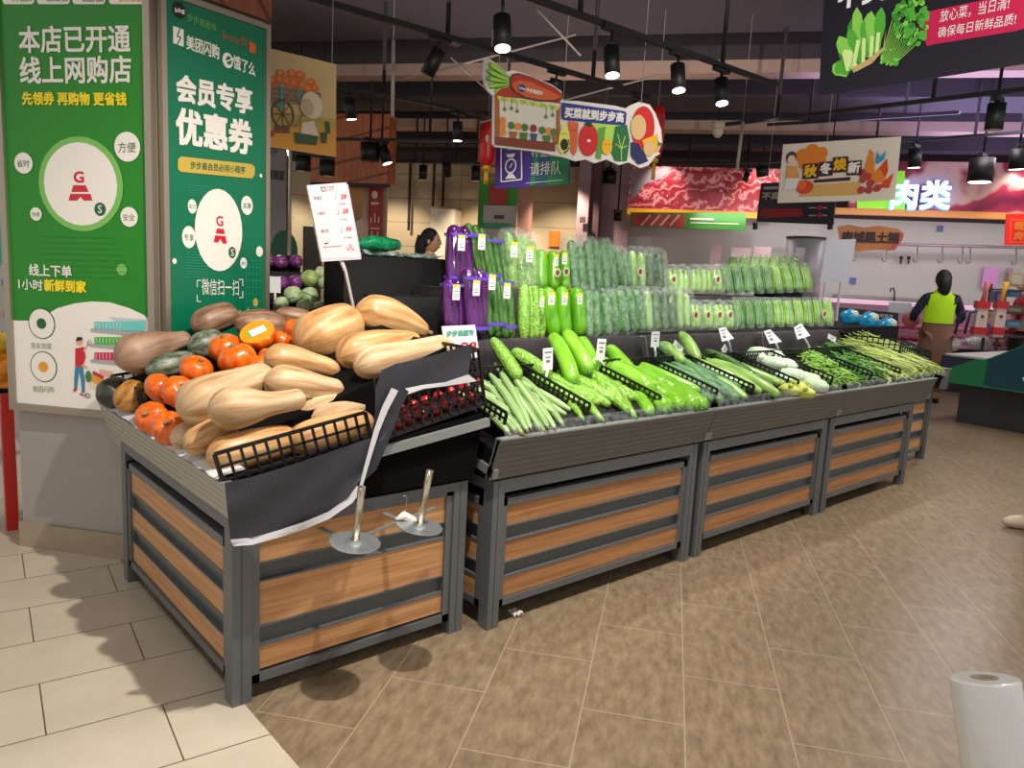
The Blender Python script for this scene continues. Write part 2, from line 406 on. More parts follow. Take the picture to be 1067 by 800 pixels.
# ================================================================== SETTING
def floor_mat(name, c1, c2, grout, ang, P0, bw, rh, dx=0.0, nscale=6, stretch=(1, 1), rough=.42, msize=.0022, wear=None):
    m = bpy.data.materials.new(name); m.use_nodes = True
    nt = m.node_tree; b = nt.nodes['Principled BSDF']; L = nt.links.new
    tc = nt.nodes.new('ShaderNodeTexCoord'); mp = nt.nodes.new('ShaderNodeMapping'); mp.vector_type = 'POINT'
    ca, sa = math.cos(ang), math.sin(ang)
    mp.inputs['Rotation'].default_value = (0, 0, -ang)
    mp.inputs['Location'].default_value = (-(ca * P0[0] + sa * P0[1]) + dx, -(-sa * P0[0] + ca * P0[1]), 0)
    L(tc.outputs['Object'], mp.inputs['Vector'])
    br = nt.nodes.new('ShaderNodeTexBrick'); L(mp.outputs[0], br.inputs['Vector'])
    br.inputs['Scale'].default_value = 1; br.inputs['Brick Width'].default_value = bw; br.inputs['Row Height'].default_value = rh
    br.inputs['Mortar Size'].default_value = msize; br.inputs['Mortar Smooth'].default_value = .1; br.offset = .5; br.inputs['Bias'].default_value = 0
    n = nt.nodes.new('ShaderNodeTexNoise'); n.inputs['Scale'].default_value = nscale; n.inputs['Detail'].default_value = 8; n.inputs['Roughness'].default_value = .65
    mp2 = nt.nodes.new('ShaderNodeMapping'); mp2.inputs['Scale'].default_value = (stretch[0], stretch[1], 1)
    L(mp.outputs[0], mp2.inputs['Vector']); L(mp2.outputs[0], n.inputs['Vector'])
    r = nt.nodes.new('ShaderNodeValToRGB'); r.color_ramp.elements[0].position = .33; r.color_ramp.elements[1].position = .66
    r.color_ramp.elements[0].color = (*c1, 1); r.color_ramp.elements[1].color = (*c2, 1); L(n.outputs['Fac'], r.inputs['Fac'])
    g = lambda k: (k, k, k, 1)
    br.inputs['Color1'].default_value = g(.93); br.inputs['Color2'].default_value = g(1.0); br.inputs['Mortar'].default_value = g(1)
    mx = nt.nodes.new('ShaderNodeMix'); mx.data_type = 'RGBA'; mx.blend_type = 'MULTIPLY'; mx.inputs[0].default_value = 1
    L(r.outputs['Color'], mx.inputs[6]); L(br.outputs['Color'], mx.inputs[7])
    m2 = nt.nodes.new('ShaderNodeMix'); m2.data_type = 'RGBA'; L(br.outputs['Fac'], m2.inputs[0]); L(mx.outputs[2], m2.inputs[6]); m2.inputs[7].default_value = (*grout, 1)
    L(m2.outputs[2], b.inputs['Base Color']); b.inputs['Roughness'].default_value = rough
    bp = nt.nodes.new('ShaderNodeBump'); bp.inputs['Strength'].default_value = .3; bp.inputs['Distance'].default_value = .003; bp.invert = True
    L(br.outputs['Fac'], bp.inputs['Height']); L(bp.outputs['Normal'], b.inputs['Normal'])
    return m
brown_tile = floor_mat('brown_tile', lin(120, 102, 80), lin(156, 137, 110), lin(170, 153, 128), R(36.9), (2.451, 2.058), .607, .318, dx=.3545, nscale=11, stretch=(1.0, 2.6), rough=.33)
cream_tile = floor_mat('cream_tile', lin(204, 192, 170), lin(218, 206, 184), lin(84, 74, 62), R(-6.5), (.425, 2.901), .602, .306, dx=.301, nscale=3, rough=.4)
mb = MB()
XB = .852
mb.poly([(-6, -4, 0), (XB, -4, 0), (XB, 18, 0), (-6, 18, 0)], cream_tile)
mb.poly([(XB, -4, 0), (22, -4, 0), (22, 18, 0), (XB, 18, 0)], brown_tile)
fl = mb.build('floor', origin=(0, 0, 0)); tag(fl, kind='structure')
ceil_m = C('ceiling_dark', 96, 82, 88, .9, noise=.15, nscale=1.5)
duct_m = C('duct_grey', 62, 56, 62, .8)
beam_lit = C('beam_lit_tan', 178, 150, 136, .8)  # tan stands for the beams' undersides lit from below
mb = MB(); mb.box((-3, -2, 4.6), (22, 18, 4.7), ceil_m)
tag(mb.build('ceiling', origin=(0, 0, 4.6)), kind='structure')
# big beams and ducts across the ceiling, parallel with the back walls
def abox(mb, a0, a1, b0, b1, z0, z1, m):
    mb.quadbox([W(a0, b0, z0), W(a1, b0, z0), W(a1, b1, z0), W(a0, b1, z0), W(a0, b0, z1), W(a1, b0, z1), W(a1, b1, z1), W(a0, b1, z1)], m)
trim_n = [0]
def trim(mb, name='trim_'):
    trim_n[0] += 1
    o = mb.build('trim_%d' % trim_n[0]); return tag(o, kind='structure')
for a0, a1, z0, z1, m in ((6.2, 7.4, 3.55, 4.0, duct_m), (8.0, 8.25, 3.36, 3.75, beam_lit), (9.2, 10.0, 3.4, 3.8, duct_m), (10.6, 10.9, 3.3, 3.6, beam_lit), (12.0, 12.3, 3.3, 3.9, duct_m), (4.3, 5.1, 3.9, 4.3, duct_m)):
    mb = MB(); abox(mb, a0, a1, -9, 12, z0 + (.12 if m is beam_lit else 0), z1, duct_m)
    if m is beam_lit: abox(mb, a0, a1, -9, 12, z0, z0 + .12, m)
    trim(mb)
for (p, q, r) in (((1.8, 5.0, 3.9), (6.5, 5.0, 3.9), .07), ((1.2, 6.8, 3.7), (7, 6.8, 3.7), .06), ((4.5, 2.6, 4.1), (11, 2.6, 4.1), .1)):
    mb = MB(); mb.cyl(p, q, r, C('pipe_grey', 120, 112, 112, .6), 14); trim(mb)
# far walls
def lined_wall(name, col, line, z_step=.42):
    m = bpy.data.materials.new(name); m.use_nodes = True
    nt = m.node_tree; b = nt.nodes['Principled BSDF']; L = nt.links.new
    tc = nt.nodes.new('ShaderNodeTexCoord'); br = nt.nodes.new('ShaderNodeTexBrick')
    mp = nt.nodes.new('ShaderNodeMapping'); mp.inputs['Rotation'].default_value = (R(90), 0, 0)
    sp = nt.nodes.new('ShaderNodeSeparateXYZ'); cb = nt.nodes.new('ShaderNodeCombineXYZ')
    L(tc.outputs['Object'], sp.inputs[0])
    d = nt.nodes.new('ShaderNodeVectorMath'); d.operation = 'DOT_PRODUCT'; d.inputs[1].default_value = E2
    L(tc.outputs['Object'], d.inputs[0]); L(d.outputs['Value'], cb.inputs[0]); L(sp.outputs[2], cb.inputs[1]); L(cb.outputs[0], br.inputs['Vector'])
    br.inputs['Scale'].default_value = 1; br.inputs['Brick Width'].default_value = 2.1; br.inputs['Row Height'].default_value = z_step; br.offset = 0
    br.inputs['Mortar Size'].default_value = .006; br.inputs['Color1'].default_value = (*col, 1); br.inputs['Color2'].default_value = (*[c * .96 for c in col], 1)
    br.inputs['Mortar'].default_value = (*line, 1); L(br.outputs['Color'], b.inputs['Base Color']); b.inputs['Roughness'].default_value = .6
    return m
beige_w = lined_wall('beige_panel_wall', lin(205, 182, 146), lin(140, 118, 92))
grey_w = C('meat_wall', 196, 192, 188, .35)
dark_w = C('dark_wall', 70, 60, 64, .9)
mb = MB(); abox(mb, 13.0, 13.2, 1.6, 13, 0, 3.12, beige_w); abox(mb, 13.0, 13.2, 1.6, 13, 3.12, 4.6, dark_w)
tag(mb.build('wall_back', origin=(0, 0, 0)), kind='structure')
mb = MB(); abox(mb, 13.4, 13.6, -12, 1.6, 0, 2.45, grey_w); abox(mb, 13.4, 13.6, -12, 1.6, 2.45, 4.6, dark_w)
tag(mb.build('wall_right', origin=(0, 0, 0)), kind='structure')
# dark doorway in the beige wall, with pale frame
mb = MB(); p = PA(318, 236, 12.98); q = PA(334, 300, 12.98)
b0, b1 = p.dot(E2), q.dot(E2)
abox(mb, 12.93, 12.99, b0, b1, 0, p.z, C('doorway_dark', 28, 24, 22, .8)); 
d1 = mb.build('door_1'); tag(d1, kind='structure')
mb = MB(); abox(mb, 12.9, 12.97, b0, b0 + .18, 0, p.z + .2, C('door_frame', 200, 184, 150, .5)); abox(mb, 12.9, 12.97, b1, b0, p.z, p.z + .2, C('door_frame', 0, 0, 0))
tag(mb.build('door_frame', parent=d1), kind='structure')
# black down pipes and white riser on the beige wall
for u, v1 in ((428, 240), (453, 215), (463, 215)):
    mb = MB(); p = PA(u, 165, 12.9); q = PA(u - .5, v1, 12.9); mb.cyl(p, V((p.x, p.y, q.z)), .025, dark_w, 8); trim(mb)
mb = MB(); p = PA(449, 217, 12.6); q = PA(474, 217, 12.6)
abox(mb, 12.6, 12.98, q.dot(E2), p.dot(E2), 0, p.z, C('white_panel', 238, 225, 198, .5)); trim(mb)
# pinkish pillars between the beige wall and the meat department
pk = C('mauve_panel', 168, 138, 142, .5); mar = C('maroon_panel', 96, 62, 66, .5)
for (u0, u1, vt, a, m) in ((541, 553, 190, 12.0, C('salmon_panel', 205, 150, 132, .5)), (605, 617, 160, 12.2, pk), (617, 628, 165, 12.3, mar), (628, 660, 168, 12.6, pk)):
    p = PA(u0, vt, a); q = PA(u1, vt, a); mb = MB(); abox(mb, a, a + .25, q.dot(E2), p.dot(E2), 0, 3.3, m); trim(mb)
# ------------------------------------------------------------------ pillar with the two posters
A1, A2 = V((.525, 3.936, 0)), V((.992, 3.35, 0))
D1 = A2 + V((math.cos(R(14)), math.sin(R(14)), 0)) * .523
F1 = (A2 - A1).normalized(); N1 = F1.cross(V((0, 0, 1)))
F2 = (D1 - A2).normalized(); N2 = F2.cross(V((0, 0, 1)))
tan_m = C('pillar_taupe', 160, 154, 149, .45); stone_m = C('skirting_stone', 160, 145, 124, .4, noise=.1, nscale=5)
cherry = wood_mat('cherry_cladding', lin(122, 66, 42), lin(152, 88, 58), chevron=True, axis='Z')
def off(p, n, k): return V(p) + n * k
mb = MB()
bk = V((F1.y * -1, F1.x, 0))
C1 = A2; poly = [A1 + F1 * .03 + V((.012, .012, 0)), A2 + V((0, .012, 0)), D1 + V((-.005, .012, 0)), D1 + V((.02, .75, 0)), A1 + V((.45, .8, 0))]
mb.prism(poly, (0, 0, 2.40), tan_m); 
pl = mb.build('pillar'); tag(pl, kind='structure')
mb = MB(); ctr = sum(poly, V((0, 0, 0))) / 5
big = [ctr + (p - ctr) * 1.06 for p in poly]
mb.prism([p + V((0, 0, 2.40)) for p in big], (0, 0, 2.2), cherry); tag(mb.build('cladding', parent=pl), kind='structure')
mb = MB(); mb.prism([ctr + (p - ctr) * 1.035 for p in poly], (0, 0, .115), stone_m); tag(mb.build('baseboard_left'), kind='structure')
# ------------------------------------------------------------------ posters
alu = C('brushed_alu', 168, 158, 142, .35, metal=.7); gr1 = C('poster_green', 22, 126, 16, .35, emit=.06); gr2 = C('poster_teal', 0, 108, 74, .35, emit=.05)
pw = mat('poster_white', lin(228, 222, 212), .4, emit=.08); yel = C('poster_yellow', 240, 214, 20, .4, emit=.05); red = C('print_red', 205, 30, 50, .4)
dgr = C('print_dark_green', 26, 92, 58, .4); lgr = C('print_light_green', 120, 190, 90, .4); blk = C('print_black', 30, 28, 28, .5)
def lightbox(A, B, z0, z1, pm, label, fw=.026):
    Fd = (B - A).normalized(); N = Fd.cross(V((0, 0, 1))); Lh = (B - A).length
    t = thing('poster_lightbox', (A.x, A.y, z0), label, 'poster')
    mb = MB()
    for (s0, s1, a, b) in ((0, fw, z0, z1), (Lh - fw, Lh, z0, z1), (fw, Lh - fw, z0, z0 + fw), (fw, Lh - fw, z1 - fw, z1)):
        mb.obox(A + Fd * s0 + V((0, 0, a)) - N * .002, Fd * (s1 - s0), N * .035, V((0, 0, b - a)), alu)
    mb.build('frame', t)
    mb = MB(); mb.obox(A + Fd * fw + V((0, 0, z0 + fw)) - N * .002, Fd * (Lh - 2 * fw), N * .022, V((0, 0, z1 - z0 - 2 * fw)), pm)
    mb.build('panel', t)
    return t, Sheet(A + N * .0215, Fd, (0, 0, 1), .0011)
zb1 = .64
t1, S = lightbox(A1 + F1 * .03, A2 - F1 * .005, zb1, 2.38, gr1, 'large green poster on the pillar with white wave and shelf drawing at its foot', .03)
# white wave at the foot
wave = [(21, 413), (20, 334), (30, 334), (45, 330), (60, 321), (78, 316), (95, 314), (115, 315), (135, 321), (150, 328), (160, 334)]
b_, z_ = S.loc(*wave[0])
pts = [S.loc(*p) for p in wave[1:]]
lo = zb1 + .031
Lw = (A2 - A1).length
S.lpoly([(.031, lo), (.031, pts[0][1])] + [(max(.031, min(a, Lw - .065)), b) for a, b in pts] + [(Lw - .065, lo)], pw, 1)
S.text('本店已开通', (21, 55), (136, 54), 27, pw, .012)
S.text('线上网购店', (22, 87), (137, 86), 27, pw, .012)
S.text('先领券 再购物 更省钱', (24, 109), (132, 110), 13, yel, .02)
S.disc((84, 192), 44.5, lgr, 1, 49); S.disc((84, 192), 38.5, pw, 2, 43)
S.text('G', (78, 190), (88, 190), 11, red, .04, 3)
S.poly([(77, 193), (90, 193), (93, 200), (75, 200)], red, 3); S.poly([(74, 202), (95, 202), (97, 209), (88, 209), (84.5, 205), (81, 209), (72, 209)], red, 3)
S.disc((105, 218), 6, dgr, 3, 7); S.text('S', (103, 222), (107, 222), 8, pw, .01, 4)
for c, r, t in (((25, 170), 9.5, '省时'), ((133, 153), 13.5, '方便'), ((38, 223), 6, '快捷'), ((135, 226), 9, '安全')):
    S.disc(c, r, pw, 2, r * 1.15); S.text(t, (c[0] - r * .68, c[1] + r * .45), (c[0] + r * .68, c[1] + r * .45), r * .8, dgr, .005, 3)
S.text('线上下单', (31, 287), (75, 289), 12, pw, .015); S.text('1小时', (20, 301), (45, 303), 11, pw, .015); S.text('新鲜到家', (47, 303), (90, 305), 12, yel, .02)
S.disc((127, 281), 5.5, lgr, 1, 6)
for y in (43, ): pass
for c, t in (((44, 337), '京东到家'), ((46, 382), '美团闪购')):
    S.disc(c, 14, dgr, 2, 16); S.disc(c, 13, pw, 3, 15); S.disc(c, 5, dgr if c[1] < 350 else C('print_amber', 230, 160, 50), 4, 5.5)
    S.text(t, (c[0] - 11, c[1] + 26), (c[0] + 11, c[1] + 27), 6.5, C('print_olive', 120, 140, 90), 0, 3)
# little logo tabs on the top edge
for x0, x1, t, tm in ((3, 36, '步步高超市', lgr), (39, 73, 'Better购', C('print_grey', 110, 105, 100)), (76, 110, '美团闪购', C('print_grey', 0, 0, 0)), (114, 150, '京东到家', C('print_amber', 0, 0, 0))):
    S.poly([(x0, -6), (x0, 2), (x0 + 2, 4.5), (x1 - 2, 4.5), (x1, 2), (x1, -6)], pw, 1); S.text(t, (x0 + 10, 2), (x1 - 2, 2), 5.5, tm, .01, 2)
# shelves drawing
gy = C('print_grey_l', 170, 172, 176); cyn = C('print_cyan', 110, 205, 200); grn = C('print_green', 70, 185, 60); mag = C('print_magenta', 210, 40, 90)
for k, (y, m) in enumerate(((124, cyn), (145, grn), (166, mag))):
    y += 0
    Y = 210 + y / 1.0
for (yt, m) in ((335, cyn), (351, grn), (367, mag)):
    sx = 99
    S.poly([(sx, yt), (sx + 30, yt - 10 + 10), (sx + 30, yt + 9), (sx, yt + 6)], m, 2) if False else None
for (x0, x1, x2, yt, m) in ((99, 129, 152, 335, cyn), (99, 129, 152, 351, grn), (99, 127, 127, 367, mag)):
    S.poly([(x0, yt), (x1, yt), (x1, yt + 9), (x0, yt + 7)], m, 3)
    if x2 > x1: S.poly([(x1, yt), (x2, yt - 1), (x2, yt + 10), (x1, yt + 9)], m, 3)
    S.poly([(x0 - 4, yt + 7.5), (x0, yt + 7), (x1 + 1, yt + 10), (x2 + 2, yt + 11), (x2 + 2, yt + 14.5), (x1, yt + 14), (x0 - 4, yt + 10.5)], gy, 2)
    for i in range(8): S.line([(x0 + 2 + i * 3.6, yt + 1), (x0 + 2 + i * 3.6, yt + 6.5)], .5, pw, 4)
S.poly([(113, 330), (152, 333), (152, 386), (127, 386), (127, 340)], C('print_grey_xl', 200, 202, 206), 1)
S.poly([(104, 384), (118, 387), (118, 394), (104, 391)], C('print_rose', 225, 180, 160), 2)
S.poly([(98, 388), (109, 394), (106, 403), (95, 396)], C('print_amber', 0, 0, 0), 3); S.poly([(98, 386), (109, 392), (108, 395), (97, 389)], red, 4)
# shopper drawing
skn = C('print_skin', 226, 170, 150)
S.poly([(79, 363), (88, 361), (90, 372), (87, 382), (79, 382)], red, 3); S.disc((83.5, 356), 3.6, skn, 3); S.poly([(80, 355), (81, 351), (86, 351), (87, 354), (83, 355)], blk, 4)
S.line([(88, 366), (93, 357)], 2, skn, 3); S.line([(86, 380), (92, 383)], 2, skn, 3)
S.poly([(79, 382), (87, 382), (89, 396), (89, 409), (86, 409), (85, 396), (83, 386), (82, 396), (81, 405), (78, 404), (78, 394)], C('print_blue', 60, 130, 170), 3)
S.ring((92, 412), 2.6, .9, blk, 4); S.poly([(84, 409), (91, 412), (90, 413), (84, 411)], red, 4); S.poly([(78, 404), (82, 405), (79, 408), (77, 407)], red, 4)
S.ring((94, 357), 2.3, .6, blk, 4, 3.4, 4)
S.disc((93, 392), 3.2, C('print_leaf', 60, 130, 60), 4, 6); S.disc((98, 400), 5, C('print_cream', 235, 215, 190), 2, 6)
for i in range(8): S.line([(40 + i * 2, 246 + i * 6), (120 + i * 3, 248 + i * 6)], .5, C('poster_green_d', 30, 125, 30), 1)
S.done('print', t1)

t2, S = lightbox(A2 + F2 * .005, D1 - F2 * .0, zb1 + .02, 2.38, gr2, 'teal green poster on the pillar beside the pumpkins with a gold banner line', .022)
S.disc((186.5, 10.5), 7, blk, 2, 8.5); S.text('bbg', (182, 14), (192, 15), 6, pw, .03, 3)
S.text('步步高超市', (195, 22), (225, 34), 9, lgr, .0, 2); S.text('Better购', (231.5, 41), (257, 50), 11, C('print_tan', 150, 110, 80), .01, 2)
S.poly([(259.5, 43), (266, 46), (266, 56), (259.5, 54)], C('print_orange', 225, 100, 40), 2)
S.poly([(180, 27), (191, 31), (191, 49), (180, 45)], pw, 2); S.line([(187, 30), (184, 38), (188, 39), (184, 47)], 1.4, gr2, 3)
S.text('美团闪购', (194, 51), (228, 62), 15, pw, .012, 2)
S.disc((237, 63), 5.5, pw, 2, 8); S.disc((238, 63), 3, gr2, 3, 4.6); S.line([(233, 65), (243, 61)], 1.5, pw, 4)
S.text('饿了么', (243, 71), (265.5, 80), 14, pw, .012, 2)
S.text('会员专享', (184, 105), (262, 119), 28, pw, .02); S.text('优惠券', (184, 149), (262, 161), 37, pw, .02)
gold = C('print_gold', 196, 170, 72)
S.poly([(188, 163), (262, 171), (265, 174), (265, 182), (262, 186), (188, 179), (185, 176), (185, 166)], gold, 2)
S.text('步步高会员必用小程序', (198, 176), (255, 181), 8, dgr, .01, 3)
S.disc((228, 240), 24, pw, 2, 42.5); S.text('G', (225, 235), (232, 235.5), 10, red, .04, 3)
S.poly([(225.5, 238), (232.5, 238.5), (234, 244), (224, 243)], red, 3); S.poly([(223.5, 245), (234.5, 246), (236, 254), (231.5, 253.6), (229, 249), (226.5, 253), (222, 252)], red, 3)
S.disc((241.5, 263), 3.8, dgr, 3, 6); S.text('S', (240, 266.5), (243, 266.5), 7, pw, .01, 4)
for c, r, t in (((200, 215), 4.5, '实力'), ((257, 214), 6, '实惠'), ((196.5, 247), 7, '专享'), ((253.5, 274), 3.5, '实')):
    S.disc(c, r, pw, 2, r * 1.65); S.text(t, (c[0] - r * .7, c[1] + r * .5), (c[0] + r * .7, c[1] + r * .6), r * 1.0, gr2, .005, 3)
S.disc((181.5, 272), 2.2, pw, 2, 3); S.disc((270, 262), 3.5, pw, 2, 5.5); S.disc((271.5, 183), 1.3, pw, 2, 2)
S.text('微信扫一扫', (210, 307), (248.5, 308), 17, pw, .006, 2)
for (c, dx, dy) in (((205, 292), 1, 1), ((252.5, 291), -1, 1), ((205, 314), 1, -1), ((252.5, 310), -1, -1)):
    S.line([(c[0] + 4 * dx, c[1]), c, (c[0], c[1] + 7 * dy)], .8, pw, 2)
tl = C('poster_teal_l', 24, 140, 104)
for i in range(11): S.line([(193, 259 + i * 2.9), (217, 261 + i * 2.8)], .9, tl, 1)
for i in range(5): S.line([(196, 160 + i * 2.5 + 33), (222, 162 + i * 2.5 + 33)], .8, tl, 1)
for i in range(5): S.line([(256 + i * 3.7, 270), (256 + i * 3.7, 324)], .7, tl, 1)
for i in range(8): S.line([(256, 271 + i * 7), (271, 272 + i * 7)], .9, tl, 1)
S.disc((266, 315), 2.5, gold, 2, 4.5); S.poly([(256, 324), (259, 320), (259, 326)], gold, 2)
S.done('print', t2)
# ------------------------------------------------------------------ display stands
steel = C('stand_grey', 108, 112, 115, .38, metal=.35, noise=.03, nscale=3); steel_d = C('channel_grey', 92, 97, 98, .4, metal=.3)
rail_m = C('rail_silver', 158, 162, 162, .32, metal=.5); fas_m_ = C('fascia_shaded', 112, 114, 114, .4, metal=.3); fas_l = C('fascia_lit', 176, 174, 162, .4, metal=.2)  # one fascia in two colours: row shaded, pumpkin end lit
oak = wood_mat('oak_slat', lin(176, 126, 80), lin(206, 156, 108), axis='X'); oak_y = wood_mat('oak_slat_side', lin(176, 126, 80), lin(206, 156, 108), axis='Y')
void = C('void_black', 9, 9, 10, .9, spec=.1)  # near-black standing in for the shade inside stands and under the heap
SL = ((.105, .185), (.25, .33), (.395, .475))
def panel(t, o, d, n, L, slats, woodm, zt=.505, zb=.075, top=True, post=.05):
    """slatted panel: o = start on the floor line, d along, n outward"""
    o, d, n = V(o), V(d), V(n); up = V((0, 0, 1))
    fr = MB(); b = .028
    fr.obox(o + up * zb - n * .03, d * L, n * .03, up * b, steel)
    fr.obox(o + up * (zt - b) - n * .03, d * L, n * .03, up * b, steel)
    for s in (0, L - b): fr.obox(o + d * s + up * zb - n * .03, d * b, n * .03, up * (zt - zb), steel)
    fr.build('panel_frame', t)
    for (z0, z1) in slats:
        m = MB(); m.obox(o + d * b + up * z0 - n * .024, d * (L - 2 * b), n * .014, up * (z1 - z0), woodm); m.build('wood_slat', t)
    ch = MB(); zs = sorted(slats)
    for (a, c) in zip(zs, zs[1:]):
        z0, z1 = a[1], c[0]
        ch.obox(o + d * b + up * z0 - n * .03, d * (L - 2 * b), n * .006, up * (z1 - z0), steel_d)
        ch.obox(o + d * b + up * z0 - n * .024, d * (L - 2 * b), n * .018, up * .006, steel)
        ch.obox(o + d * b + up * (z1 - .006) - n * .024, d * (L - 2 * b), n * .018, up * .006, steel)
    ch.build('channel', t)
def posts(t, x0, x1, y0, y1, z, w=.055):
    for x in (x0, x1 - w):
        for y in (y0, y1 - w):
            m = MB(); m.box((x, y, 0), (x + w, y + w, z), steel); m.box((x + w * .45, y - .002, 0), (x + w * .5, y + w + .002, z), steel_d); m.build('post', t)
def fascia(t, p, q, out, z0=.594, z1=.753, lean=.05, fas_m=None):
    fas_m = fas_m or fas_m_
    """ribbed slanted front board from p to q (xy of its lower edge)"""
    p, q, out = V(p), V(q), V(out); m = MB(); k = 7
    for i in range(k):
        f0, f1 = i / k, (i + 1) / k
        a = p + out * (lean * f0) + V((0, 0, z0 + (z1 - z0) * f0)); b = p + out * (lean * f1) + V((0, 0, z0 + (z1 - z0) * (f1 - .05 / k)))
        d = (q - p)
        m.quadbox([a, a + d, a + d - out * .022, a - out * .022, b, b + d, b + d - out * .022, b - out * .022], fas_m)
    a = p + out * .0 + V((0, 0, z0)); b = p + out * lean + V((0, 0, z1)); d = q - p
    m.quadbox([a - out * .03, a - out * .03 + d, a - out * .012 + d, a - out * .012, b - out * .03, b - out * .03 + d, b - out * .006 + d, b - out * .006], fas_m)
    m.obox(b - out * .03, d, out * .034, V((0, 0, .006)), rail_m)
    m.build('fascia', t)
# --- three stands in the row
YF = 2.056; SLOPE = .25; Y0T = 2.05; Z0T = .742
def zs(y, h=0): return Z0T + h + SLOPE * (y - Y0T)
rowx = [(1.762, 3.035, 1.738, 3.078), (3.085, 4.335, 3.082, 4.412), (4.375, 5.6, 4.416, 5.80)]
rl = ['long grey slatted display stand next to the pumpkin stand, under ridged and bottle gourds', 'middle grey slatted display stand of the row, under wrapped gourds and white cabbage', 'grey slatted display stand at the far end of the row, under the long beans']
for (x0, x1, f0, f1), lb in zip(rowx, rl):
    t = thing('display_stand', ((x0 + x1) / 2, 2.6, 0), lb, 'display stand', None)
    posts(t, x0, x1, YF, 3.25, .585)
    mb = MB(); mb.box((x0 + .055, YF, .535), (x1 - .055, YF + .045, .585), steel); mb.box((x0, YF + .055, .545), (x0 + .04, 3.2, .585), steel); mb.box((x1 - .04, YF + .055, .545), (x1, 3.2, .585), steel); mb.build('top_frame', t)
    panel(t, (x0 + .055, YF + .012, 0), (1, 0, 0), (0, -1, 0), x1 - x0 - .11, SL, wood_mat('oak_slat_shaded', lin(152, 104, 64), lin(182, 130, 84)))  # darker copy of the oak, holding the shade on the row fronts
    panel(t, (x0, 3.2, 0), (0, -1, 0), (-1, 0, 0), 3.2 - YF - .055, SL, oak_y)
    fascia(t, (f0, 2.05, 0), (f1, 2.05, 0), (0, -1, 0))
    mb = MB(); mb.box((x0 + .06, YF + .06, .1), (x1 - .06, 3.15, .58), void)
    mb.build('shade_block', t)  # black block painted as the shade inside the stand
    mb = MB(); yb = 2.66      # sloping tray with its side rails and dark support
    mb.quadbox([(f0 + .01, 2.05, .60), (f1 - .01, 2.05, .60), (f1 - .01, yb, .60), (f0 + .01, yb, .60), (f0 + .01, 2.04, zs(2.04) - .035), (f1 - .01, 2.04, zs(2.04) - .035), (f1 - .01, yb, zs(yb) - .035), (f0 + .01, yb, zs(yb) - .035)], void)
    mb.build('tray', t)
    mb = MB(); mb.bar((f0 + .01, 2.03, .62), (f0 + .01, 2.75, .62 + .16), .02, .035, rail_m); mb.build('side_rail', t); mb = MB(); mb.bar((f1 - .012, 2.03, .62), (f1 - .012, 2.75, .62 + .16), .02, .035, rail_m); mb.build('side_rail', t)
    # clear splash strip along the front lip
    mb = MB(); mb.quadbox([(f0 + .03, 2.012, .755), (f1 - .03, 2.012, .755), (f1 - .03, 2.016, .755), (f0 + .03, 2.016, .755), (f0 + .03, 2.02, .80), (f1 - .03, 2.02, .80), (f1 - .03, 2.024, .80), (f0 + .03, 2.024, .80)], film_mat('clear_strip', (.8, .85, .85), .05, .1)); mb.build('clear_strip', t)
# --- end stand with the pumpkins, facing the cream floor
ex0, ex1, ey0, ey1 = .815, 1.689, 2.118, 3.30
et = thing('display_stand', (1.25, 2.7, 0), 'grey slatted end stand heaped with pumpkins, bag spindles on its side', 'display stand')
posts(et, ex0, ex1, ey0, ey1, .585, .06)
mb = MB(); mb.box((ex0 + .06, ey0, .555), (ex1 - .06, ey0 + .045, .585), steel); mb.box((ex0, ey0 + .06, .555), (ex0 + .045, ey1 - .06, .585), steel); mb.build('top_frame', et)
panel(et, (ex0 + .06, ey0 + .008, 0), (1, 0, 0), (0, -1, 0), ex1 - ex0 - .12, ((.09, .165), (.235, .375), (.44, .535)), oak, .565, .052)
panel(et, (ex0 + .006, ey1 - .06, 0), (0, -1, 0), (-1, 0, 0), ey1 - ey0 - .12, SL, oak_y, .515)
fascia(et, (.83, 3.48, 0), (.83, 2.06, 0), (-1, 0, 0), .545, .712, .05, fas_l)
def ze(x, h=0): return .712 + h + .135 * (x - .8)
mb = MB(); mb.box((ex0 + .06, ey0 + .06, .1), (ex1 - .03, ey1 - .05, .58), void); mb.build('shade_block', et)
mb = MB(); mb.quadbox([(.83, 2.10, .60), (1.70, 2.10, .60), (1.70, 3.30, .60), (.83, 3.46, .60), (.80, 2.10, ze(.8)), (1.73, 2.10, ze(1.73)), (1.73, 3.30, ze(1.73)), (.80, 3.46, ze(.8))], void); mb.build('tray', et)
mb = MB(); mb.bar((.80, 2.085, .688), (1.745, 2.085, .688 + .118), .018, .03, rail_m); mb.build('side_rail', et)
# white liner edge over the fascia
mb = MB(); rows = []
for i in range(24):
    y = 2.12 + i * .055; k = random.uniform(-.006, .006)
    rows.append([(.775 + k, y, .722), (.80 + k, y, .735 + k), (.86, y, .742)])
mb.grid(rows, C('liner_white', 214, 214, 214, .5)); mb.build('liner', et)
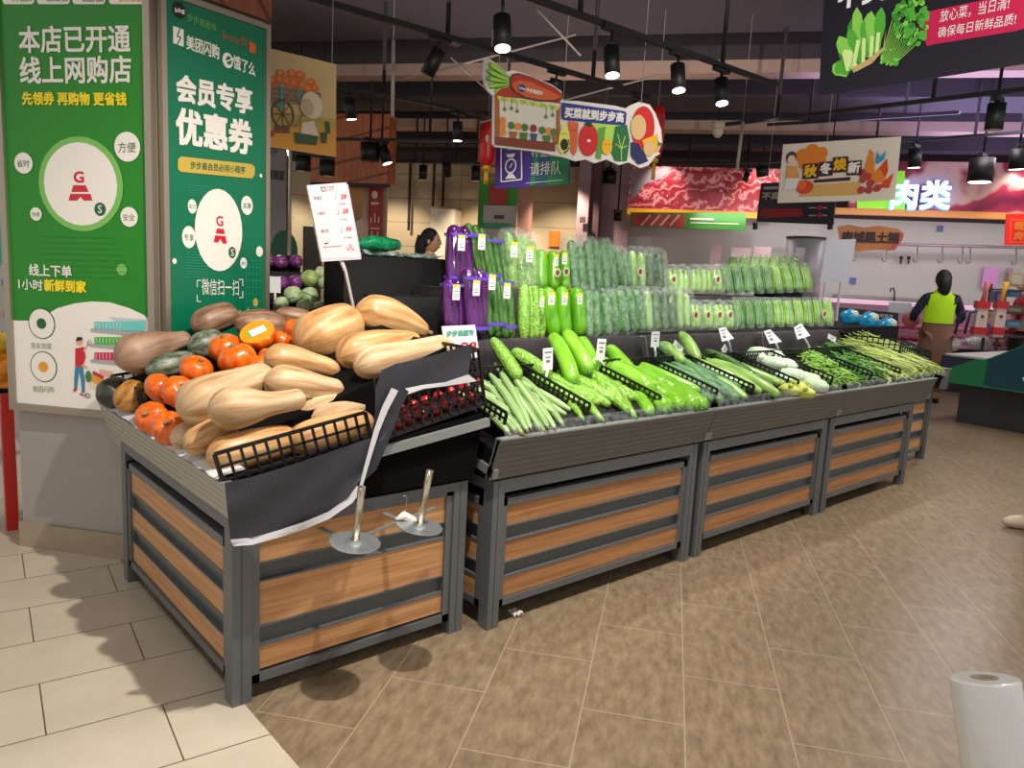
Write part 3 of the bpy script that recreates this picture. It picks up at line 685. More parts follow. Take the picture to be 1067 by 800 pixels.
# --- far end stand, its side seen beyond the row
t = thing('display_stand', (6.3, 2.9, 0), 'grey stand past the far end of the row, only its light side slats showing', 'display stand')
p = PZ(968, 478); q = PZ(945, 478)
posts(t, 5.75, 6.62, 2.30, 3.3, .60)
panel(t, (5.8, 2.312, 0), (1, 0, 0), (0, -1, 0), .77, SL, oak)
mb = MB(); mb.box((5.78, 2.36, .1), (6.58, 3.25, .6), void); mb.build('shade_block', t)
fascia(t, (6.62, 2.2, 0), (6.62, 3.3, 0), (1, 0, 0))
mb = MB(); mb.quadbox([(5.76, 2.25, .60), (6.62, 2.25, .60), (6.62, 3.3, .60), (5.76, 3.3, .60), (5.76, 2.25, .86), (6.66, 2.25, .73), (6.66, 3.3, .73), (5.76, 3.3, .86)], void); mb.build('tray', t)
mb = MB(); mb.bar((5.76, 2.24, .84), (6.68, 2.24, .70), .018, .03, rail_m); mb.build('side_rail', t)
# ------------------------------------------------------------------ stepped risers under dark cloth
cloth = C('dark_cloth', 40, 33, 37, .75, noise=.25, nscale=9, bump=.25); cloth2 = C('black_cloth', 15, 15, 17, .7, spec=.25, noise=.3, nscale=14, bump=.3)
t = thing('stepped_riser', (3.8, 3.0, .6), 'long two-step riser under dark cloth behind the baskets, carrying the standing vegetables', 'riser')
def cloth_box(x0, x1, y0, y1, z0, z1, m, name, par, lean=.02):
    mb = MB(); n = max(4, int((x1 - x0) / .12)); rows = []
    for i in range(n + 1):
        x = x0 + (x1 - x0) * i / n; k = .012 * math.sin(i * 2.1) + .006 * math.sin(i * 5.3)
        rows.append([(x, y0 + k - lean, z0), (x, y0 + k * .6 - lean * .5, (z0 + z1) / 2), (x, y0 + k * .2, z1 - .012), (x, y0 + .015, z1), (x, y1, z1)])
    mb.grid(rows, m, True)
    mb.quadbox([(x0 + .002, y0 + .02, z0), (x1 - .002, y0 + .02, z0), (x1 - .002, y1, z0), (x0 + .002, y1, z0), (x0 + .002, y0 + .02, z1 - .004), (x1 - .002, y0 + .02, z1 - .004), (x1 - .002, y1, z1 - .004), (x0 + .002, y1, z1 - .004)], m)
    return mb.build(name, par)
RX0, RX1 = 1.93, 5.72
cloth_box(RX0, RX1, 2.69, 2.9, .875, 1.035, cloth, 'lower_step', t)
cloth_box(2.17, RX1 + .02, 2.92, 3.24, .60, 1.255, cloth, 'upper_step', t)
mb = MB(); mb.box((5.35, 3.06, 1.25), (5.76, 3.24, 1.42), cloth2); mb.build('end_block', t)
for x in (3.35, 4.55):
    mb = MB(); mb.bar((x, 2.655, .9), (x - .05, 2.655, 1.035), .035, .01, C('strap_grey', 120, 116, 112)); mb.build('strap', t)
# dark double block behind the pumpkins
t = thing('stepped_riser', (2.0, 3.3, .6), 'black cloth-covered block behind the pumpkins with green film on top', 'riser')
cloth_box(1.79, 2.40, 3.26, 3.46, .30, 1.395, cloth2, 'upper_block', t)
cloth_box(1.86, 2.15, 2.97, 3.19, .62, 1.21, cloth2, 'lower_block', t, .02)
tag(t)
# ================================================================== PUMPKINS
wedge = MB()                       # crates stacked below the pile
def pz(x, y, c=.81): return c + .36 * (x - .8) + .05 * (y - 2.15)
crate_m = C('crate_black', 20, 20, 22, .45)
def grid_panel(mb, o, du, dv, L, Hh, nu, nv, m=None, w=.008, t=.006):
    m = m or crate_m; o, du, dv = V(o), V(du).normalized(), V(dv).normalized(); n = du.cross(dv)
    for i in range(nu + 1):
        p = o + du * (L * i / nu); ww = w * (1.6 if i in (0, nu) else 1)
        mb.obox(p - du * ww / 2 - n * t / 2, du * ww, n * t, dv * Hh, m)
    for j in range(nv + 1):
        p = o + dv * (Hh * j / nv); ww = w * (1.4 if j == nv else 1.2 if j == 0 else 1)
        mb.obox(p - dv * ww / 2 - n * t / 2, du * L, n * t, dv * ww, m)
# crates on the tray
def crate(o, ax, ay, az, lx, ly, h, label, nx=12, ny=14, nz=3, group=None, faces='frbl', floor=True):
    o, ax, ay, az = V(o), V(ax).normalized(), V(ay).normalized(), V(az).normalized()
    mb = MB()
    if 'f' in faces: grid_panel(mb, o, ax, az, lx, h, nx, nz)
    if 'b' in faces: grid_panel(mb, o + ay * ly, ax, az, lx, h, nx, nz)
    if 'l' in faces: grid_panel(mb, o, ay, az, ly, h, ny, nz)
    if 'r' in faces: grid_panel(mb, o + ax * lx, ay, az, ly, h, ny, nz)
    if floor: mb.obox(o, ax * lx, ay * ly, az * .006, crate_m)
    ob = mb.build('plastic_crate', origin=o)
    return tag(ob, label, 'crate', group)
tx = V((1, 0, .135)).normalized(); tz = V((-.135, 0, 1)).normalized(); ty = V((0, 1, 0))
cgroup = None
# left crate at the near end: its side grid runs from (235,500) up to (388,455)
a0 = PY(236, 514, 2.11); a1 = PY(389, 466, 2.11); d = (a1 - a0)
crate(a0, d, (0, 1, 0), (-.27, 0, .96), d.length, .42, .125, 'black plastic crate at the near corner of the pumpkin tray, its grid bare', 13, 12, 3, None, 'f')
a0 = PY(401, 457, 2.10); a1 = PY(505, 421, 2.10); d = (a1 - a0)
crate(a0, d, (0, 1, 0), (-.20, 0, .98), d.length, .40, .205, 'black plastic crate of red tomatoes half covered by netting', 11, 12, 5, None, 'fr')
p = PP(128, 437, .80, .36, .05); crate((.83, 3.02, .74), (1, 0, .13), (0, 1, 0), (-.13, 0, 1), .5, .40, .10, 'black crate under the dark green squashes at the back corner', 12, 10, 2)
# crates beneath (support of the heap), blackened to stand in for its shadow
t = thing('crate_stack', (1.25, 2.8, .72), 'crates under the heap of pumpkins, their black standing in for shade', 'crates')
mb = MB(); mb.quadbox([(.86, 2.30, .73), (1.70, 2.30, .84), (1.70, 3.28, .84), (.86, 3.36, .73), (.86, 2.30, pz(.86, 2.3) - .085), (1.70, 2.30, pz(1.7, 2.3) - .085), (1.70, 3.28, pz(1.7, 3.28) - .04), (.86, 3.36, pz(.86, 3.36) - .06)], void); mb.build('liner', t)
tanp = skin_mat('butternut_skin', [lin(150, 98, 52), lin(190, 142, 88), lin(206, 162, 110), lin(222, 188, 142)], .38, 2.2, 15, 1.0, .12, pos=(.3, .45, .58, .72))
tan2 = skin_mat('butternut_pale', [lin(156, 118, 80), lin(192, 156, 114), lin(208, 178, 138), lin(222, 200, 168)], .5, 2.0, 13, 1.0, .12, pos=(.3, .45, .6, .74))
brnp = skin_mat('brown_pumpkin_skin', [lin(96, 70, 52), lin(134, 100, 76), lin(156, 122, 94), lin(184, 150, 116)], .42, 2.5, 14, 1.0, .2, pos=(.3, .45, .58, .74))
grnp = skin_mat('green_pumpkin_skin', [lin(46, 54, 42), lin(84, 94, 76), lin(122, 130, 110), lin(160, 150, 112)], .4, 5, 12, 1.2, .25, pos=(.3, .45, .58, .74))
darkp = skin_mat('dark_squash_skin', [lin(34, 36, 32), lin(60, 62, 52), lin(78, 74, 56), lin(142, 112, 64)], .35, 4, 10, 1.0, .2, pos=(.3, .5, .62, .78))
ambp = skin_mat('amber_squash_skin', [lin(120, 76, 34), lin(176, 120, 52), lin(206, 148, 70), lin(90, 84, 60)], .4, 3, 12, 1.0, .2, pos=(.3, .45, .6, .78))
orgp = skin_mat('orange_pumpkin_skin', [lin(196, 70, 6), lin(222, 96, 10), lin(232, 118, 22), lin(226, 140, 60)], .28, 3, 16, 1.0, .06, coat=.35, pos=(.28, .45, .6, .8))
stem_m = skin_mat('pumpkin_stem', [lin(120, 96, 60), lin(160, 136, 92)], .7, 2, 8, 1, .3, pos=(.3, .7))
def pix_r(p, r): return r * depth(p) / F
def gourdpx(name, e0, e1, rpx, m, label, cat, hc=0.0, bend=(0, 0, 0), ribs=9, amp=.06, stem=0, ys=None, group=None, seg=28, tw=.0, sag=0.0, dy=0.0):
    c = ((e0[0] + e1[0]) / 2, (e0[1] + e1[1]) / 2)
    if ys: P0, P1 = PY(*e0, ys[0]), PY(*e1, ys[1])
    else:
        P0 = PP(*e0, .81 + hc, .36, .05); P1 = PP(*e1, .81 + hc, .36, .05)
    mid = (P0 + P1) / 2
    rad = [pix_r(mid, r) for r in rpx]
    mb = MB(); body(mb, P0, P1, rad, m, bend, 20, seg, ribs, amp, tw=tw)
    o = mb.build(name, origin=mid)
    tag(o, label, cat, group)
    if stem:
        s, q = (P0, P1) if stem < 0 else (P1, P0)
        d = (s - q).normalized(); sm = MB(); sm.tube([s - d * .012, s + d * .004, s + d * .02], [.012, .009, .011], stem_m, 8, True, 5, .2); sm.build('stem', o)
    return o
PK = 'pumpkin'
long_ = [  # e0, e1, radii, mat, label, hc, stem, ys, bend
 ((217, 427), (318, 414), [17, 22, 19, 13, 11.5, 11.5], tan2, 'pale tan long-necked pumpkin on top of the near crate, neck pointing at the netting', .06, 1, (2.24, 2.24), (0, 0, -.006)),
 ((187, 431), (284, 390), [20, 25, 23, 19, 17, 15], tan2, 'long pale pinkish pumpkin lying behind the pale one at the near crate', .05, 0, (2.42, 2.50), (0, 0, .01)),
 ((275, 397), (358, 407), [18, 19, 18, 15, 12, 11.5], tan2, 'pale pear-shaped pumpkin with a cut end in the middle of the heap', .08, 1, (2.42, 2.36), (0, 0, 0)),
 ((275, 373), (354, 388), [14, 16, 15, 12, 11, 9], tanp, 'tan pumpkin tucked behind the pale pear-shaped one', .08, 0, (2.58, 2.52), (0, 0, .012)),
 ((311, 362), (374, 335), [20, 26, 27, 26, 23, 16], tanp, 'fat tan ribbed pumpkin leaning up beside the price board stick', .08, 0, (2.76, 2.84), (0, 0, .01)),
 ((370, 325), (446, 346), [15, 20, 21, 18, 13, 7], tanp, 'large tan pumpkin topmost at the back of the heap by the black cloth', .12, 1, (2.86, 2.80), (0, 0, .012)),
 ((353, 373), (436, 354), [15, 19, 18, 15, 12, 9], tanp, 'orange-tan pumpkin under the topmost pair near the white price card', .10, 0, (2.50, 2.56), (0, 0, .01)),
 ((370, 384), (469, 360), [13, 17, 15, 13, 13, 13], tan2, 'dull beige long pumpkin resting over the netting corner', .12, 0, (2.34, 2.36), (0, 0, .008)),
 ((302, 462), (388, 438), [14, 18, 19, 18, 16, 12], tanp, 'tan pumpkin low behind the right half of the near crate grid', .0, 0, (2.20, 2.22), (0, 0, 0)),
 ((312, 436), (392, 418), [13, 18, 19, 18, 15, 11], tan2, 'pale tan pumpkin half sunk between the crate grid and the netting twist', .02, 0, (2.34, 2.36), (0, 0, 0)),
 ((345, 418), (398, 416), [9, 11, 10, 9], tan2, 'small tan pumpkin end showing beside the netting twist', .02, 0, (2.42, 2.42), (0, 0, 0)),
 ((216, 479), (310, 456), [16, 20, 21, 20, 18, 14], tanp, 'tan pumpkin lowest at the left end of the near crate grid', .0, 0, (2.22, 2.25), (0, 0, 0)),
 ((192, 466), (246, 442), [12, 16, 17, 14], tanp, 'tan pumpkin at the fascia edge with its round end out', .0, 0, (2.34, 2.36), (0, 0, 0)),
 ((178, 460), (222, 443), [10, 14, 15, 12], tan2, 'small brownish pumpkin beside the hollow orange ones at the fascia edge', .0, 0, (2.50, 2.52), (0, 0, 0)),
 ((120, 378), (199, 352), [12, 21, 19, 15, 10, 9], skin_mat('dusty_pumpkin_skin', [lin(128, 96, 74), lin(160, 126, 102), lin(176, 142, 118), lin(186, 150, 118)], .5, 2.5, 9, 1, .15, pos=(.3, .45, .58, .74)), 'dusty brown long-necked pumpkin in front of the corner of the two posters', .04, 0, (3.20, 3.22), (0, 0, .01)),
 ((152, 387), (205, 373), [7, 12, 13, 11, 8], grnp, 'mottled grey-green squash below the dusty brown pumpkin', .05, 0, (3.0, 3.02), (0, 0, 0)),
 ((101, 416), (138, 401), [10, 15, 16, 13, 9], darkp, 'near-black green squash at the back corner of the fascia', .03, 0, (3.30, 3.32), (0, 0, 0)),
 ((121, 424), (152, 402), [10, 15, 16, 13], ambp, 'amber and green striped squash beside the near-black one', .03, 0, (3.12, 3.14), (0, 0, 0)),
 ((201, 343), (247, 327), [13, 15, 15, 14, 11], brnp, 'wrinkled brown pumpkin highest against the teal poster', .06, 1, (3.22, 3.24), (0, 0, .012)),
 ((244, 338), (300, 340), [12, 15, 17, 15, 12], brnp, 'rounded brown pumpkin behind the cut orange one', .06, 0, (3.16, 3.10), (0, 0, 0)),
 ((286, 327), (329, 334), [6, 9, 10, 9, 5], brnp, 'slim brown pumpkin below the white cabbages', .06, 0, (3.16, 3.10), (0, 0, 0)),
 ((197, 364), (235, 354), [10, 14, 15, 14, 12], grnp, 'grey-green striped squash between brown pumpkin and orange cluster', .04, 0, (3.02, 3.04), (0, 0, 0)),
 ((326, 345), (356, 350), [7, 9, 9, 7], brnp, 'brownish pumpkin barely showing behind the fat tan ribbed one', .05, 0, (2.95, 2.93), (0, 0, 0)),
]
for e0, e1, rp, m, lb, hc, st, ys, bd in long_:
    gourdpx('pumpkin', e0, e1, rp, m, lb, PK, hc, bd, 9, .075, st, ys)
def round_pumpkin(c, r, y, label, tilt=(0, 0), cut=False, flat=.8, sticker=False):
    P = PY(*c, y); rr = pix_r(P, r); mb = MB(); n0 = 0
    rot = Matrix.Rotation(tilt[0], 3, 'X') @ Matrix.Rotation(tilt[1], 3, 'Y')
    rings, seg = 16, 40
    for i in range(rings + 1):
        ph = PI * i / rings
        for j in range(seg):
            th = 2 * PI * j / seg; k = 1 - .055 * (1 - abs(math.cos(5 * th))) * math.sin(ph)
            dip = 1 - .22 * math.exp(-(ph / .35) ** 2) - .15 * math.exp(-((PI - ph) / .35) ** 2)
            q = V((rr * math.sin(ph) * math.cos(th) * k, rr * math.sin(ph) * math.sin(th) * k, rr * flat * math.cos(ph) * dip))
            if cut and q.z > rr * .25: q.z = rr * .25
            mb.v.append(P + rot @ q)
    for i in range(rings):
        for j in range(seg):
            j2 = (j + 1) % seg; A = i * seg
            mb.face((A + j, A + seg + j, A + seg + j2, A + j2), orgp, ((i / rings, j / seg), ((i + 1) / rings, j / seg), ((i + 1) / rings, (j + 1) / seg), (i / rings, (j + 1) / seg)), True)
    o = mb.build('pumpkin', origin=P); tag(o, label, PK)
    if cut:
        f = MB(); k = rr * .93
        f.poly([P + rot @ V((k * math.cos(2 * PI * i / 28), k * math.sin(2 * PI * i / 28), rr * .262)) for i in range(28)], C('pumpkin_flesh', 246, 150, 24, .4, noise=.12, nscale=60)); f.build('cut_face', o)
        s = MB(); s.poly([P + rot @ V((a, b, rr * .275)) for a, b in ((-.5 * rr, -.28 * rr), (.5 * rr, -.28 * rr), (.5 * rr, .3 * rr), (-.5 * rr, .3 * rr))], C('sticker_white', 236, 238, 236, .4))
        s.poly([P + rot @ V((a, b, rr * .28)) for a, b in ((-.5 * rr, -.28 * rr), (-.36 * rr, -.28 * rr), (-.36 * rr, .3 * rr), (-.5 * rr, .3 * rr))], C('sticker_green', 90, 190, 60, .4)); s.build('price_sticker', o)
    else:
        s = MB(); a = P + rot @ V((0, 0, rr * flat * .78)); b = P + rot @ V((.004, 0, rr * flat * 1.02)); s.tube([a, (a + b) / 2, b], [.010, .006, .008], stem_m, 8, True, 5, .2); s.build('stem', o)
    return o
round_pumpkin((234, 362), 18, 2.98, 'orange pumpkin upright behind the one with its stem out, below the cut one', (0.2, -.3))
round_pumpkin((247, 374), 20.5, 2.84, 'large orange pumpkin with its pale stem facing out, in the centre of the orange cluster', (-.1, -.35))
round_pumpkin((269, 349), 19, 2.92, 'cut orange pumpkin with a white price sticker on its flesh', (0.45, -.5), True)
round_pumpkin((205, 385), 17.5, 2.84, 'small orange pumpkin between the grey-green squash and the long pale pumpkin', (.5, .2))
round_pumpkin((168, 405), 18, 2.86, 'orange pumpkin next to the amber squash', (.4, .7))
round_pumpkin((186, 408), 18, 2.76, 'orange pumpkin in front of its pair beside the bulb of the long pale pumpkin', (.9, .1))
round_pumpkin((158, 435), 17.5, 2.76, 'orange pumpkin at the fascia edge nearest the amber squash', (.9, -.7), flat=.85)
round_pumpkin((177, 446), 18.5, 2.60, 'orange pumpkin at the fascia edge just before the tan ones', (.9, -.5), flat=.9)
round_pumpkin((294, 355), 13, 2.96, 'orange pumpkin half hidden right behind the cut one', (.2, .4))
round_pumpkin((309, 344), 14, 2.96, 'orange pumpkin between the cut one and the fat tan ribbed one', (.3, .5))
round_pumpkin((270, 380), 13, 2.78, 'orange pumpkin under the cluster, behind the tan ones', (0, .3))
round_pumpkin((253, 392), 13, 2.74, 'orange pumpkin lowest under the big stemmed one', (0, .3))
round_pumpkin((281, 372), 12, 2.80, 'orange sliver of a pumpkin beside the tan bulb in the middle', (0, .3))
# tomatoes seen through the crate grid
tom = C('tomato_red', 178, 22, 18, .2, coat=.5)
k = 0
for j in range(2):
    for i in range(7):
        u = 414 + i * 13 + j * 4; v = 442 - i * 4.7 - j * 15
        P = PY(u, v, 2.15 + j * .03); mb = MB(); mb.ball(P, (.022, .022, .020), tom, 12, 8); o = mb.build('tomato', origin=P)
        tag(o, 'small red tomato behind the crate grid under the netting', 'tomato', 'red tomatoes in the netted crate')
# ------------------------------------------------------------------ black netting draped over the near side
def net_mat():
    m = bpy.data.materials.new('black_netting'); m.use_nodes = True
    nt = m.node_tree; b = nt.nodes['Principled BSDF']; L = nt.links.new
    tc = nt.nodes.new('ShaderNodeUVMap'); tc.uv_map = 'UVMap'
    vo = nt.nodes.new('ShaderNodeTexVoronoi'); vo.inputs['Randomness'].default_value = 0.0; vo.inputs['Scale'].default_value = 1
    mp = nt.nodes.new('ShaderNodeMapping'); mp.inputs['Scale'].default_value = (210, 210, 1); mp.inputs['Rotation'].default_value = (0, 0, R(45))
    L(tc.outputs[0], mp.inputs[0]); L(mp.outputs[0], vo.inputs['Vector'])
    r = nt.nodes.new('ShaderNodeValToRGB'); r.color_ramp.elements[0].position = .12; r.color_ramp.elements[1].position = .3
    r.color_ramp.elements[0].color = (*lin(120, 122, 136), 1); r.color_ramp.elements[1].color = (*lin(20, 20, 25), 1)
    L(vo.outputs['Distance'], r.inputs['Fac']); L(r.outputs['Color'], b.inputs['Base Color']); b.inputs['Roughness'].default_value = .45
    return m
netm = net_mat()
net_t = thing('net_cloth', (1.1, 2.05, .6), 'black netting with a white frayed edge draped over the near side of the pumpkin tray', 'netting')
def sheet_px(name, rows, y, m, wob=.008, thick=.0):
    """rows of pixels on the hanging plane y, uv in metres"""
    mb = MB(); R_ = []
    for i, r in enumerate(rows):
        R_.append([PY(u, v, y + (yy if len(q) > 2 else 0) + wob * math.sin(j * 1.7 + i)) for j, q in enumerate(r) for (u, v, yy) in [(q[0], q[1], q[2] if len(q) > 2 else 0)]])
    n0 = len(mb.v); k = len(R_[0])
    for r in R_: mb.v += r
    for i in range(len(R_) - 1):
        for j in range(k - 1):
            A = n0 + i * k + j; idx = (A, A + 1, A + k + 1, A + k)
            mb.face(idx, m, [(mb.v[q].x, mb.v[q].z) for q in idx], True)
    return mb.build(name, net_t)
def lerp_rows(top, bot, n):
    return [[tuple(a + (b - a) * i / n for a, b in zip(p, q)) for p, q in zip(top, bot)] for i in range(n + 1)]
# main hanging flap
top = [(234, 503), (262, 497), (292, 488), (322, 478), (352, 468), (384, 457), (404, 450)]
bot = [(240, 562), (262, 560), (288, 553), (316, 544), (342, 533), (362, 519), (372, 506)]
sheet_px('flap', lerp_rows(top, bot, 8), 2.042, netm)
wm = C('frayed_white', 215, 215, 220, .6)
e2_ = [(u + 1, v + 7.5) if i < 5 else (u + 5, v + 5) for i, (u, v) in enumerate(bot)]
e2_[0] = (243, 569)
sheet_px('white_hem', lerp_rows(bot, e2_, 2), 2.036, wm)
# twisted column and band over the tomato crate
top = [(384, 466), (387, 440), (390, 415), (391, 400), (399, 384)]
bot = [(398, 478), (408, 452), (412, 435), (418, 420), (425, 405)]
tw_l = [(374, 506), (382, 470), (392, 436), (400, 412), (412, 398)]; 
sheet_px('twist', lerp_rows([(380, 500), (386, 462), (391, 430), (391, 405), (398, 385)], [(392, 490), (404, 462), (412, 440), (418, 425), (426, 408)], 4), 2.04, netm, .006)
sheet_px('white_hem', lerp_rows([(373, 512), (381, 480), (390, 447), (398, 424), (408, 404)], [(376, 513), (385, 482), (395, 450), (404, 428), (415, 407)], 2), 2.025, wm, .004)
top = [(397, 386, 0), (412, 379, 0), (436, 374, 0), (462, 367, 0), (492, 358, 0)]
bot = [(408, 407, 0), (420, 405, 0), (440, 401, 0), (464, 398, 0), (488, 390, 0)]
sheet_px('band', lerp_rows(top, bot, 5), 2.075, netm, .004)
sheet_px('white_hem', lerp_rows(bot, [(412, 413, 0), (424, 411, 0), (442, 405, 0), (466, 402, 0), (497, 397, 0)], 2), 2.068, wm, .003)
# ------------------------------------------------------------------ bag spindles on the stand's side
zinc = C('zinc_plate', 190, 196, 200, .3, metal=.75, noise=.12, nscale=25); rod_m = C('rod_brass', 196, 184, 160, .25, metal=.9)
for (dc, tp, rp, lb) in (((370, 565), (377, 507), 26.5, 'round zinc bag spindle under the netting with a bare upright rod'), ((437, 548), (448, 490), 24.5, 'round zinc bag spindle nearer the corner post with a bare upright rod')):
    c = PY(*dc, 1.95); q = PY(*tp, 1.93); t = thing('bag_spindle', c, lb, 'bag holder'); ax = (q - c).normalized(); r = pix_r(c, rp)
    mb = MB(); mb.cyl(c - ax * .002, c + ax * .002, r, zinc, 36); mb.build('disc', t)
    mb = MB(); mb.cyl(c - ax * .012, q, .0115, rod_m, 16); mb.cyl(c, c + ax * .008, .022, zinc, 16); mb.build('rod', t)
    mb = MB(); mb.bar(c - ax * .008, V((c.x - .03, 2.125, c.z + .0)), .02, .006, zinc); mb.build('bracket', t)
mb = MB(); mb.bar((1.13, 2.02, .49), (1.50, 2.06, .53), .008, .008, rail_m)
tag(mb.build('wire_holder'), 'thin bright bar holding the spindles to the end stand', 'holder')
mb = MB(); c = PY(423, 540, 2.0); pts = [PY(u, v, 2.0) for u, v in ((412, 541), (420, 537), (430, 543), (438, 552))]; mb.tube(pts, [.004, .014, .016, .006], C('wrap_white', 225, 222, 215, .6), 8, True, 3, .2); tag(mb.build('cloth_scrap'), 'scrap of white plastic tied between the two spindles', 'scrap')
mb = MB(); mb.tube([PY(u, v, 2.03) for u, v in ((422, 535), (424, 520), (423, 516), (420, 517))], .0015, rod_m, 6); tag(mb.build('wire_hook'), 'thin bent wire standing between the two spindles', 'hook')
# ================================================================== THE GREEN ROW
tape = C('purple_tape', 96, 70, 190, .35); lab_w = C('label_white', 238, 236, 230, .4); lab_y = C('label_yellow', 236, 210, 60, .4)
stk_k = C('sticker_dark', 84, 74, 76, .4); stk_o = C('sticker_tan', 214, 150, 110, .4)
egg = skin_mat('eggplant_skin', [lin(36, 8, 46), lin(66, 16, 80), lin(98, 30, 114)], .12, 2, 4, 1, .02, coat=.7, pos=(.3, .5, .7))
cuc = skin_mat('cucumber_skin', [lin(24, 58, 14), lin(46, 90, 22), lin(66, 114, 34), lin(112, 150, 66)], .3, 10, 12, 1.4, .5, coat=.3, fine=160, pos=(.3, .45, .6, .75))
cucd = skin_mat('cucumber_dark', [lin(14, 46, 18), lin(28, 70, 26), lin(44, 92, 36), lin(70, 120, 56)], .28, 6, 14, 1.2, .4, coat=.3, fine=160, pos=(.3, .45, .6, .78))
bit = skin_mat('bitter_gourd_skin', [lin(78, 128, 30), lin(112, 160, 48), lin(142, 186, 72), lin(184, 214, 116)], .28, 14, 12, 1.3, .9, coat=.35, fine=110, pos=(.3, .45, .6, .75))
bot_ = skin_mat('bottle_gourd_skin', [lin(94, 156, 22), lin(114, 174, 36), lin(132, 188, 54), lin(160, 206, 92)], .22, 2, 4, 1, .03, coat=.5, pos=(.3, .45, .6, .8))
bot_d = skin_mat('gourd_deep_skin', [lin(74, 146, 12), lin(92, 164, 16), lin(108, 178, 28), lin(132, 192, 50)], .22, 2, 4, 1, .03, coat=.5, pos=(.3, .45, .6, .8))
luf = skin_mat('wrapped_luffa_skin', [lin(46, 92, 44), lin(68, 116, 60), lin(92, 140, 80), lin(140, 174, 118)], .4, 5, 9, 1.2, .5, fine=90, pos=(.3, .45, .6, .78))
rdg = skin_mat('ridged_gourd_skin', [lin(88, 122, 62), lin(126, 158, 92), lin(158, 184, 124), lin(194, 212, 164)], .4, 2, 16, 1.2, .3, pos=(.3, .45, .58, .72))
pale = skin_mat('pale_cucumber_skin', [lin(92, 138, 52), lin(132, 172, 80), lin(162, 196, 108), lin(200, 220, 150)], .3, 3, 9, 1.2, .2, coat=.3, pos=(.3, .45, .6, .78))
pep = skin_mat('pepper_skin', [lin(96, 142, 30), lin(122, 168, 42), lin(144, 186, 56), lin(170, 204, 90)], .25, 2, 4, 1, .05, coat=.5, pos=(.3, .45, .6, .8))
bean = skin_mat('bean_skin', [lin(78, 128, 34), lin(112, 160, 52), lin(140, 184, 72), lin(180, 210, 120)], .4, 3, 2, 1, .1, pos=(.3, .45, .6, .78))
bean2 = skin_mat('bean_dark_skin', [lin(40, 90, 26), lin(64, 122, 34), lin(92, 148, 50), lin(130, 180, 84)], .35, 3, 2, 1, .1, pos=(.3, .45, .6, .78))
lbean = skin_mat('long_bean_skin', [lin(134, 158, 66), lin(164, 184, 92), lin(188, 202, 116), lin(214, 220, 150)], .45, 4, 2, 1, .1, pos=(.3, .45, .6, .78))
film = film_mat('clear_film', (.80, .92, .80), .07, .12); film_g = film_mat('milky_film', (.62, .80, .64), .10, .16)
YA, YB = 2.74, 2.99
ZA, ZB = 1.035, 1.255
def label_on(par, u, v, y, w=10, h=17, dy=-.05):
    """price label stuck on the front of a pack at a pixel place"""
    P = PY(u, v, y); w = pix_r(P, w); h = pix_r(P, h); mb = MB()
    o = P - V((w / 2, 0, h / 2)); mb.obox(o, (w, 0, 0), (0, .0015, 0), (0, 0, h), lab_w); mb.obox(o + V((0, -.0006, h * .8)), (w, 0, 0), (0, .0015, 0), (0, 0, h * .2), lab_y)
    for k in range(3): mb.obox(o + V((w * .15, -.0004, h * (.2 + .17 * k))), (w * .7, 0, 0), (0, .001, 0), (0, 0, h * .05), stk_k if k == 0 else C('ink_grey', 120, 120, 130))
    mb.build('price_label', par)
def sticker_on(par, u, v, y, r=4.5):
    P = PY(u, v, y); r = pix_r(P, r); mb = MB(); mb.cyl(P, P + V((0, -.002, 0)), r, lab_w, 18); mb.cyl(P + V((0, -.002, 0)), P + V((0, -.0025, 0)), r * .85, stk_o, 16)
    mb.cyl(P + V((-.001, -.0025, 0)), P + V((-.001, -.003, 0)), r * .55, stk_k, 14); mb.build('round_sticker', par)
